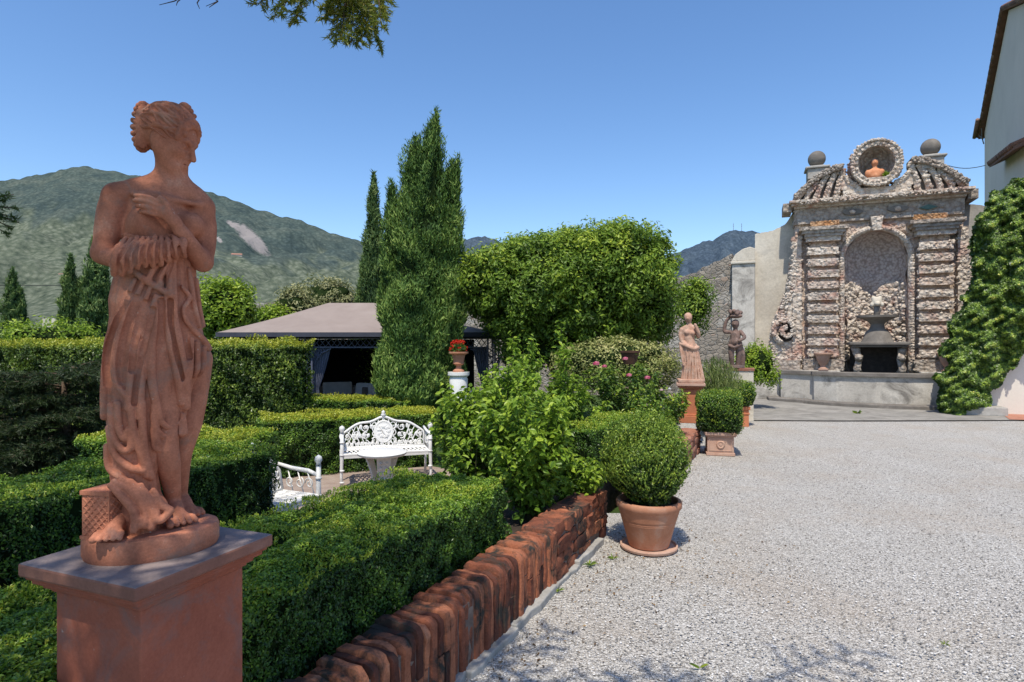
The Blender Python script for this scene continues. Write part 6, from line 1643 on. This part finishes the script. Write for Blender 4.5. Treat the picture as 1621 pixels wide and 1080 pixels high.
# seats inside
def armchair(x,y,rz,lab,w=.78,cat='armchair',name='armchair',grp=None):
    a=empty(name,(x,y,GZ+.03),rz,lab,cat,grp)
    mb=MB(); mb.box(-w/2,w/2,-.38,.38,.05,.30); mb.box(-w/2,w/2,.28,.40,.3001,.72); mb.box(-w/2,-w/2+.11,-.38,.28,.3001,.55); mb.box(w/2-.11,w/2,-.38,.28,.3001,.55); mb.build('frame',M_rattan,a,bevel=.03)
    mb=MB(); mb.box(-w/2+.12,w/2-.12,-.39,.27,.3005,.44); mb.build('seat_cushion',M_cushion,a,bevel=.04)
    mb=MB(); M_=Matrix.Translation((0,.21,.62))@Matrix.Rotation(R(-14),4,'X'); mb.box(-w/2+.13,w/2-.13,-.07,.07,-.17,.20,M=M_); mb.build('back_cushion',M_cushion,a,bevel=.04)
    return a
armchair(pvx(512),PVD+1.2,R(20),'cushioned wicker sofa at the left inside the pavilion, next to the curtain',1.0,'sofa','sofa')
armchair(pvx(560),PVD+.75,R(-12),'wicker armchair with pale cushions in the middle of the pavilion')
armchair(pvx(592),PVD+.7,R(24),'wicker armchair with pale cushions at the right inside the pavilion, beside the big cypress')
tb=empty('coffee_table',(pvx(532),PVD+.45,GZ+.03),R(5),'low table with a small pale bowl in the pavilion between sofa and armchairs','table')
mb=MB(); mb.box(-.45,.45,-.28,.28,.42,.46); mb.build('tabletop',M_rattan,tb,bevel=.008)
for (a,b) in ((-.4,-.23),(.4,-.23),(-.4,.23),(.4,.23)):
    mb=MB(); mb.box(a-.025,a+.025,b-.025,b+.025,0,.4195); mb.build('leg',M_rattan,tb)
o=lathe_obj('bowl',[(0,0),(.06,0),(.11,.07),(.105,.075),(.05,.015),(0,.012)],M_white,None,20); o.location=(pvx(527),PVD+.45,GZ+.492); tag(o,'small pale bowl on the low pavilion table','bowl')
# grey-blue low chest glimpsed behind the shrubs
o=MB(); o.box(-.55,.55,-.28,.28,0,.80); o.box(-.6,.6,-.33,.33,.8005,.85); ob=o.build('garden_chest',M_navy,loc=(pvx(800)-.3,12.6,GZ),rz=-TH*.5,bevel=.01); tag(ob,'grey-blue garden chest half hidden by leaves right of the flower urn','chest')
# urn with red flowers on a pale pedestal
q=P(726,600,11.6); us=11.6/950
t=empty('plinth',(q.x,q.y,GZ),-TH,'white stone pedestal under the terracotta urn of red flowers','plinth')
hz2=CAMH+(HY-589)*us-GZ
lathe_obj('pedestal_shaft',[(.0,0),(.21,0),(.21,.08),(.15,.13),(.13,.3),(.14,.6),(.18,hz2-.14),(.16,hz2-.10),(.21,hz2-.06),(.21,hz2),(0,hz2)],M_white,t,24)
t=empty('flower_urn',(q.x,q.y,GZ+hz2),0,'terracotta urn of red geraniums on a pale pedestal, right of the big cypress','planter')
uh=(589-557)*us
lathe_obj('urn',[(0,0),(.11,0),(.11,.03),(.055,.07),(.05,.12),(.11,.16),(.105,.19),(.10,.20),(.13,uh-.06),(.19,uh-.03),(.19,uh),(.15,uh),(.13,uh-.05),(0,uh-.06)],M_terra_pot,t,28)
g=np.random.default_rng(3); f=Fol(); d_=unit(g.normal(size=(420,3))); c=np.array([0,0,uh+.07])+d_*np.array([.15,.15,.10])*g.uniform(.4,1,(420,1)); f.leaves(c,d_,.06,.4+g.normal(0,.2,420),asp=.8,g=g); link('leaves',f.mesh('leaves'),[M_rose],t)
f=Fol(); d_=unit(g.normal(size=(260,3))+np.array([0,0,.7])); k=g.integers(0,22,260); cl=unit(g.normal(size=(22,3))+np.array([0,0,.8]))*np.array([.15,.15,.12])+np.array([0,0,uh+.08]); f.leaves(cl[k]+d_*.035,d_,.035,g.uniform(0,1,260),asp=.9,g=g); link('flowers',f.mesh('flowers'),[petal('red_petal',(.50,.02,.012),(.72,.06,.03))],t)

# ------------------------------------------------------------------ white cast-iron furniture
def spiral(mb,cx,cz,r,y,turns=1.3,a0=0,sg=1,rad=.009,fn=None):
    pts=[]
    for i in range(14):
        u=i/13; a=a0+sg*turns*6.283*u; rr=r*(1-.72*u); p=(cx+rr*math.cos(a),y,cz+rr*math.sin(a)); pts.append(fn(p) if fn else p)
    mb.tube(pts,rad,4)
def ironseat(name,label,cat,loc,rz,w,leaf_seed,medal=True):
    rnd_=random.Random(leaf_seed); t=empty(name,loc,rz,label,cat)
    dp=.46; sh=.40; hw=w/2
    # frame of the back: curved crest
    top=lambda u: .60+.185*(1-abs(u)**2.2)+.03*math.cos(u*9)*(1-abs(u))
    lean=lambda z: .20+(z-sh)*.22
    bp=lambda u,z:(u*hw,lean(z),z)
    mb=MB(); crest=[bp(u,top(u)) for u in np.linspace(-1,1,25)]
    mb.tube([bp(-1,sh)]+crest+[bp(1,sh)],.017,6); mb.tube([bp(-1,sh+.02),bp(1,sh+.02)],.014,6)
    mb.lathe([(0,0),(.03,.01),(.035,.03),(.02,.05),(.03,.065),(0,.09)],10,(0,lean(top(0)),top(0)))
    bk=mb.build('back_frame',M_white,t,smooth=True,normals=False)
    mb=MB(); fn=lambda p: bp(p[0],p[2])
    n=max(5,int(w/.115))
    for i in range(n):
        u=-1+2*(i+.5)/n
        for j in range(4):
            z=sh+.06+.105*j+(.03 if i%2 else 0)
            if z<top(u)-.03 and not(medal and abs(u)<.22 and z>sh+.10): 
                spiral(mb,u,z,1.0,0,1.2,rnd_.uniform(0,6),rnd_.choice((-1,1)),.0075,lambda p,u=u,z=z:bp(u+(p[0]-u)*.052/hw*1.0,z+(p[2]-z)*.052))
    for i in range(n*2):                                       # crossing stems and leaves
        u=-1+2*i/(n*2); u2=max(-.97,min(.97,u+rnd_.choice((-1,1))*.22))
        mb.tube([bp(u,sh+.03),bp((u+u2)/2,sh+.17),bp(u2,min(top(u2)-.01,sh+.42))],.007,4)
        for k in range(3):
            z=sh+.06+k*.11; 
            if z<top(u)-.04:
                c=Vector(bp(u+.05*rnd_.uniform(-1,1),z)); mb.rock(c,.026,.010,.034)
    mb.build('back_lattice',M_white,bk,normals=False)
    if medal:
        mb=MB(); n2=28; cz=sh+.215
        vs=[]
        for i in range(n2): a=6.283*i/n2; vs.append(Vector(bp(.20*math.cos(a),cz+.125*math.sin(a)))+Vector((0,-.012,0)))
        for i in range(n2): a=6.283*i/n2; vs.append(Vector(bp(.20*math.cos(a),cz+.125*math.sin(a)))+Vector((0,.012,0)))
        mb.add(vs,[tuple(range(n2)),tuple(reversed(range(n2,2*n2)))]+[(i,n2+i,n2+(i+1)%n2,(i+1)%n2) for i in range(n2)])
        mb.tube([bp(.215*math.cos(6.283*i/n2),cz+.14*math.sin(6.283*i/n2)) for i in range(n2)],.016,6,closed=True)
        for k in range(9):
            a=k*.7; mb.rock(Vector(bp(.11*math.cos(a),cz+.07*math.sin(a)))+Vector((0,-.014,0)),.035,.012,.03)
        mb.tube([Vector(bp(-.10,cz+.07))+Vector((0,-.02,0)),Vector(bp(.08,cz-.07))+Vector((0,-.02,0))],.012,5)
        mb.build('medallion',M_white,bk,normals=False)
    # seat
    mb=MB(); mb.tube([(-hw,-dp/2,sh),(hw,-dp/2,sh),(hw,dp/2-.03,sh),(-hw,dp/2-.03,sh)],.018,6,closed=True)
    mb.box(-hw+.01,hw-.01,-dp/2-.012,-dp/2+.004,sh-.045,sh-.012)
    k=int(w/.055)
    for i in range(k+1):
        x=-hw+w*i/k; mb.tube([(x,-dp/2,sh),(min(hw,x+.06),0,sh+.006),(x,dp/2-.03,sh)],.010,4); mb.tube([(x,-dp/2,sh),(max(-hw,x-.06),0,sh+.004),(x,dp/2-.03,sh)],.010,4)
    mb.build('seat',M_white,t,normals=False)
    for sx in (-1,1):
        X=sx*(hw+.015)
        mb=MB(); mb.tube([(X,-dp/2,0),(X+sx*.01,-dp/2+.005,.12),(X,-dp/2,sh),(X,-dp/2+.0,.68)],[.024,.018,.024,.022],8)
        for z in (.05,.2,sh,.56): mb.lathe([(0,-.015),(.03,-.008),(.03,.008),(0,.015)],10,(X,-dp/2,z))
        mb.lathe([(0,0),(.026,.0),(.020,.02),(.036,.05),(.030,.08),(0,.10)],12,(X,-dp/2,.68)); fl=mb.build('leg',M_white,t,smooth=True,normals=False)
        mb=MB(); mb.tube([(X,dp/2-.03,0),(X,dp/2-.06,.2),(X,dp/2-.03,sh)],[.02,.015,.02],8); mb.build('leg',M_white,t,smooth=True,normals=False)
        mb=MB(); mb.tube([(X,-dp/2,.585),(X+sx*.012,-.1,.615),(X,.10,.63),(X-sx*.01,lean(.66),.66)],[.019,.022,.02,.017],6)
        for j in range(3):
            spiral(mb,-.12+.12*j,.50,1,0,1.2,j*2.,1,.0075,lambda p,j=j:(X,(-.12+.12*j)+(p[0]-(-.12+.12*j))*.055,.50+(p[2]-.50)*.055))
            mb.tube([(X,-.18+.13*j,sh),(X,-.1+.12*j,.60)],.008,4)
        mb.build('armrest',M_white,t,smooth=True,normals=False)
    return t
bp_=P(542,770,7.67); bd=math.atan2(1.06,1.89)-R(12)
bl=Vector((bp_.x+.60*math.cos(bd)-.23*math.sin(bd)*-1*0,bp_.y+.60*math.sin(bd)))
ironseat('garden_bench','white cast-iron garden bench with an oval medallion in its lacy back','bench',(bp_.x+.56*math.cos(bd)-.21*math.sin(bd),bp_.y+.56*math.sin(bd)+.21*math.cos(bd),GZ),bd,1.10,3)
ch=P(410,790,5.45)
ironseat('garden_chair','white cast-iron garden armchair half hidden by the shaded hedge','chair',(ch.x+.16,ch.y-.02,GZ),R(66),.56,5,False)
# round table
tp=P(605,755,6.75)
t=empty('garden_table',(tp.x,tp.y,GZ),R(20),'small round white table with leaf-shaped cast legs in front of the bench','table')
th_=.60
lathe_obj('tabletop',[(0,th_-.03),(.255,th_-.03),(.272,th_-.018),(.274,th_),(.266,th_+.006),(.0,th_+.006)],M_white,t,40)
for k in range(3):
    a=6.283*k/3+.5; ca,sa_=math.cos(a),math.sin(a); mb=MB()
    n=12; vs=[]
    for i in range(n+1):
        u=i/n; z=(th_-.032)*(1-u); rr=.17-.11*math.sin(u*2.1)+.05*u*u; wd=.062*(1-u)**.8+.026
        for s_ in (-1,1):
            for o_ in (-.010,.010): vs.append(((rr+o_)*ca-s_*wd*sa_*.9,(rr+o_)*sa_+s_*wd*ca*.9,z))
    fs=[]
    for i in range(n):
        b=i*4; e=b+4; fs+=[(b+1,b+3,e+3,e+1),(b,e,e+2,b+2),(b,b+1,e+1,e),(b+2,e+2,e+3,b+3)]
    mb.add(vs,fs,.5); 
    for i in range(1,8):
        u=i/9; z=(th_-.032)*(1-u); rr=.18-.11*math.sin(u*2.1)+.05*u*u
        for s_ in (-1,1): mb.rock((rr*ca-s_*.035*(1-u)*sa_,rr*sa_+s_*.035*(1-u)*ca,z),.024,.024,.02)
    mb.build('leg',M_white,t,normals=False)

# ------------------------------------------------------------------ conifers
M_fir=leafmat('fir_needles',[(0,(0.010,0.022,0.013)),(.4,(0.030,0.056,0.025)),(.75,(0.062,0.106,0.037)),(1,(0.150,0.188,0.050))],.15,.5,.3)
M_cedar=leafmat('cedar_needles',[(0,(0.025,0.056,0.018)),(.35,(0.081,0.138,0.025)),(.7,(0.213,0.237,0.037)),(1,(0.425,0.338,0.062))],.3,.5,.3)
def spray(f,mb,a,b,n,nl,g,mi=0,r0=.006,tw=.16,rb=.4,dense=6,dr=.25):
    """a bough from a to b with side twigs carrying needles"""
    a=np.array(a,float); b=np.array(b,float); ax=unit(b-a); ln=np.linalg.norm(b-a)
    mb.tube([a,(a+b)/2+np.array([0,0,.04*ln]),b],[r0*2,r0*1.4,r0*.5],5,cap=False)
    C=[];D=[];Rr=[]
    side=unit(np.cross(ax,[0,0,1.]))
    for k in range(n):
        u=.12+.88*(k+g.uniform(0,1))/n; c=a+(b-a)*u+np.array([0,0,.04*ln*math.sin(math.pi*u)])
        s=(-1)**k*side+ax*.75+np.array([0,0,-dr+g.normal(0,.18)])+g.normal(0,.12,3); s=unit(s); L_=tw*(1.15-.7*u)*g.uniform(.6,1.2)
        e=c+s*L_; mb.tube([c,e],[r0*.5,r0*.25],3,cap=False)
        for j in range(dense):
            q=c+s*L_*(j+.5)/dense
            for w_ in range(5):
                C.append(q+g.normal(0,.004,3)); d_=s*.8+g.normal(0,.55,3); D.append(d_); Rr.append(rb+g.normal(0,.16))
    C=np.array(C);D=unit(np.array(D)); f.leaves(C,g.normal(size=C.shape)+np.array([0,0,.7]),nl,np.array(Rr),mi=mi,asp=.12,tilt=.3,g=g,direction=D*5)
# low dark fir behind the shaded hedge at the left
g=np.random.default_rng(61)
q=P(100,700,7.0); t=empty('fir_tree',(q.x,q.y,GZ),0,'dark low fir with spreading boughs at the left edge, in front of the tall hedge','fir tree'); f=Fol(); mb=MB()
mb.tube([(0,0,0),(.05,0,.6),(0,0,1.5)],[.06,.05,.02],7)
for k in range(80):
    a=g.uniform(0,6.283); z=.15+1.4*k/80; ln=g.uniform(.55,1.0)*(1.25-.5*(z/1.5)); b=np.array([math.cos(a)*ln,math.sin(a)*ln*.8,z+g.uniform(-.15,.12)])
    spray(f,mb,(0,0,z),b,20,.075,g,tw=.36,rb=.34,dense=9,r0=.006)
for k in range(16):
    a=g.uniform(2.2,4.2); z=.3+1.2*k/16; ln=g.uniform(1.0,1.6); b=np.array([math.cos(a)*ln,math.sin(a)*ln*.6,z+g.uniform(-.1,.1)]); spray(f,mb,(-.2,0,z),b,22,.075,g,tw=.36,rb=.28,dense=9,r0=.006)
link('foliage',f.mesh('foliage'),[M_fir],t); mb.build('trunk',M_wood,t,smooth=True,normals=False)
# the big cedar whose crown shades the foreground: trunk stands behind the viewer on the left
tx,ty=-4.2,-3.6
t=empty('cedar_tree',(tx,ty,0),0,'overhanging cedar whose needled branch tips hang into the top of the picture','cedar tree'); f=Fol(); mb=MB()
mb.tube([(0,0,-.1),(.1,.1,3),(.2,.1,7),(.2,.2,11.5)],[.34,.28,.20,.05],10)
Q_=lambda x,y,z:(x-tx,y-ty,z)
# boughs that reach the picture
def bough(pts,r): mb.tube([Q_(*p) for p in pts],r,6)
e1=P(560,-40,2.9); bough([(tx+.15,ty+.1,5.6),(-2.6,-.6,4.9),(-1.5,1.6,4.1),(e1.x,e1.y,e1.z)],[.09,.06,.035,.012])
tips_=[((560,-40),(556,72)),((575,-30),(600,70)),((590,-40),(606,14)),((570,-40),(530,58)),((545,-50),(513,30)),((560,-50),(582,60)),((500,-40),(466,38)),((480,-40),(442,24)),((470,-50),(410,6)),((595,-30),(604,42)),((550,-20),(540,64)),((520,-60),(528,8)),((580,-20),(572,66))]
for (a,b) in tips_:
    A_=P(a[0],a[1],2.9+g.uniform(-.15,.15)); B_=P(b[0],b[1],2.9+g.uniform(-.15,.15)); spray(f,mb,Q_(*A_),Q_(*B_),16,.040,g,tw=.10,rb=.62,dense=8,r0=.003,dr=.1)
A_=P(480,-40,2.9); bough([(e1.x,e1.y,e1.z),tuple(A_)],[.012,.006])
# bare twigs
e2=P(330,-25,2.8); bough([(-1.9,.9,4.5),tuple(e2)],[.03,.008])
for pts in ([(330,-25),(312,5),(316,14)],[(320,-15),(345,2),(326,10)],[(345,2),(331,12)],[(300,-12),(276,2),(252,8)],[(296,-10),(281,3),(279,9)],[(330,-25),(300,-12)]):
    mb.tube([Q_(*P(x,y,2.8)) for x,y in pts],[.004]+[.003]*(len(pts)-2)+[.0015],4)
# branch end at the left edge
e3=P(-70,330,3.0); bough([(tx+.1,ty,3.9),(-3.6,.2,3.1),tuple(e3)],[.06,.035,.012])
for (x,y) in ((26,345),(30,352),(22,308),(14,372),(28,330),(8,318),(18,360)):
    spray(f,mb,Q_(*P(-70,330,3.0)),Q_(*P(x,y,3.0)),9,.036,g,tw=.06,rb=.12,dense=4,r0=.003)
# canopy above the frame
def canopy(n,lo,hi,seed):
    g=np.random.default_rng(seed); k=0
    while k<n:
        c=g.uniform(lo,hi)
        if c[2]<CAMH+.62*max(c[1],0)+1.1: continue
        a=g.uniform(0,6.283); ln=g.uniform(.5,1.0); e=c+np.array([math.cos(a)*ln,math.sin(a)*ln,-.12])
        if e[2]<CAMH+.62*max(e[1],0)+.9: continue
        spray(f,mb,Q_(*c),Q_(*e),9,.10,g,tw=.34,rb=.35,dense=4,r0=.008); k+=1
CANOPY=[(52,(-2.3,-1.0,4.3),(-.9,1.1,5.4),5),(16,(-1.2,.1,4.0),(-.2,1.2,4.8),6),(16,(-.7,.4,3.9),(.75,1.1,4.6),4),(190,(-5.6,-3.2,3.6),(-.9,1.0,6.4),1),(130,(-5.4,-.8,4.6),(-1.6,2.6,7.2),2),(30,(-1.4,-2.2,3.6),(.3,-.9,4.8),3)]
for a in CANOPY: canopy(*a)
for k in range(16):
    z=3.6+.25*k; a=g.uniform(-.3,2.2); ln=g.uniform(2,3.6); mb.tube([(.15,.1,z),(.15+math.cos(a)*ln*.5,.1+math.sin(a)*ln*.5,z+.25),(.15+math.cos(a)*ln,.1+math.sin(a)*ln,z)],[.06,.04,.012],5,cap=False)
link('foliage',f.mesh('foliage'),[M_cedar],t); mb.build('trunk',M_wood,t,smooth=True,normals=False)
# ------------------------------------------------------------------ houses and masts far away
def hill_at(px,py):
    V,yy,xx=HILL; i=np.argmin((xx-px)**2+(yy-py)**2*1.5); return V[i]
M_farwall=mottled('far_wall',[(.3,(.42,.38,.33)),(.7,(.52,.48,.42))],.3,3,.9,.1,3,.05); M_farroof=mottled('far_roof',[(.3,(.30,.15,.11)),(.7,(.38,.21,.15))],.3,3,.9,.1,3,.05)
for (px_,py_,w_,lab) in ((375,409,15,'tiny farmhouse with a reddish roof below the bare scree on the mountain'),(513,408,9,'tiny pale house on the mountain near the slim cypress, left of its twin'),(523,407,6,'tiniest house on the mountain, closest to the slim cypress'),(102,437,8,'tiny pale house on the slope behind the two left cypresses')):
    v=hill_at(px_,py_); s_=v[1]/950; ww=w_*s_*.5; hh=ww*.6
    a=empty('house',(float(v[0]),float(v[1])-3,float(v[2])-1.5),R(20),lab,'house')
    m=MB(); m.box(-ww,ww,-ww*.5,ww*.5,0,hh+1); m.build('wall',M_farwall,a)
    m=MB(); m.M=Matrix.Rotation(R(90),4,'Z'); m.prism([(-ww*.58,hh+1.01),(ww*.58,hh+1.01),(0,hh+1+ww*.35)],-ww*1.05,ww*1.05); m.M=None; m.build('roof',M_farroof,a)
for (px_,lab) in ((1161,'left one of the two thin radio masts on the distant summit'),(1174,'right one of the two thin radio masts on the distant summit')):
    b=P(px_,366,3600); a=empty('radio_mast',tuple(b),0,lab,'radio mast')
    m=MB(); m.tube([(0,0,-20),(0,0,48)],[1.6,.8],5); m.build('mast',M_darkstone,a)
    m=MB(); m.tube([(-4,0,30),(4,0,30)],.8,4); m.tube([(-3,0,40),(3,0,40)],.7,4); m.build('crossbar',M_darkstone,a)

# ------------------------------------------------------------------ loose stones lying on the near gravel
g=np.random.default_rng(404); n=26000
Yd=2.2+7.5*g.uniform(0,1,n)**1.7; Xd=g.uniform(-.62,.95,n)*Yd
k=gravel_in(Xd,Yd)&((Xd*NW[0]+Yd*NW[1])>-1.43); Xd,Yd=Xd[k],Yd[k]; n=len(Xd)
oct_=np.array([(1,0,0),(-1,0,0),(0,1,0),(0,-1,0),(0,0,1),(0,0,-1)],float)
fo=np.array([(0,2,4),(2,1,4),(1,3,4),(3,0,4),(2,0,5),(1,2,5),(3,1,5),(0,3,5)])
sz=g.uniform(.0035,.0085,(n,1,1))*g.uniform(.6,1.3,(n,1,3)); V=oct_[None]*sz*g.uniform(.7,1.3,(n,6,1)); V[:,:,2]*=.7
a=g.uniform(0,6.283,n); ca,sa2=np.cos(a)[:,None],np.sin(a)[:,None]; x=V[:,:,0]*ca-V[:,:,1]*sa2; y=V[:,:,0]*sa2+V[:,:,1]*ca
V=np.stack([x+Xd[:,None],y+Yd[:,None],V[:,:,2]+.005],2).reshape(-1,3)
Fs=(fo[None]+np.arange(n)[:,None,None]*6).reshape(-1,3)
M_stone=mottled('loose_gravel',[(.2,(.20,.19,.18)),(.45,(.45,.43,.41)),(.75,(.68,.66,.64))],30,3,.95,.2,200,.001,rndmix=.8)
o=link('loose_stones',npmesh('loose_stones',V,[Fs],np.repeat(g.uniform(0,1,n),8)),M_stone); tag(o,'loose pale pebbles lying over the gravel court','gravel',kind='stuff')

# dry leaf litter along the foot of the wall and round the pot
g=np.random.default_rng(77); n=900
tt=g.uniform(2.2,9.3,n); nn_=-1.40+g.exponential(.22,n); x=UW[0]*tt+NW[0]*nn_; y=UW[1]*tt+NW[1]*nn_
k=g.random(n)<.35; x[k]=pc.x+g.normal(0,.55,k.sum()); y[k]=pc.y+g.normal(-.1,.5,k.sum())
ok=((x-pc.x)**2+(y-pc.y)**2>.24**2)&gravel_in(x,y)&((x*NW[0]+y*NW[1])>-1.42); x,y=x[ok],y[ok]; n=len(x)
f=Fol(); f.leaves(np.stack([x,y,np.full(n,.008)],1),np.tile(np.array([0,0,1.]),(n,1)),.022,g.uniform(0,1,n),asp=.5,tilt=.35,g=g)
o=link('leaf_litter',f.mesh('leaf_litter'),[leafmat('dry_leaf',[(0,(.05,.03,.018)),(.5,(.16,.095,.05)),(1,(.30,.20,.10))],.1,.8,.1)]); tag(o,'dry brown leaf litter scattered on the gravel along the brick wall','leaves',kind='stuff')
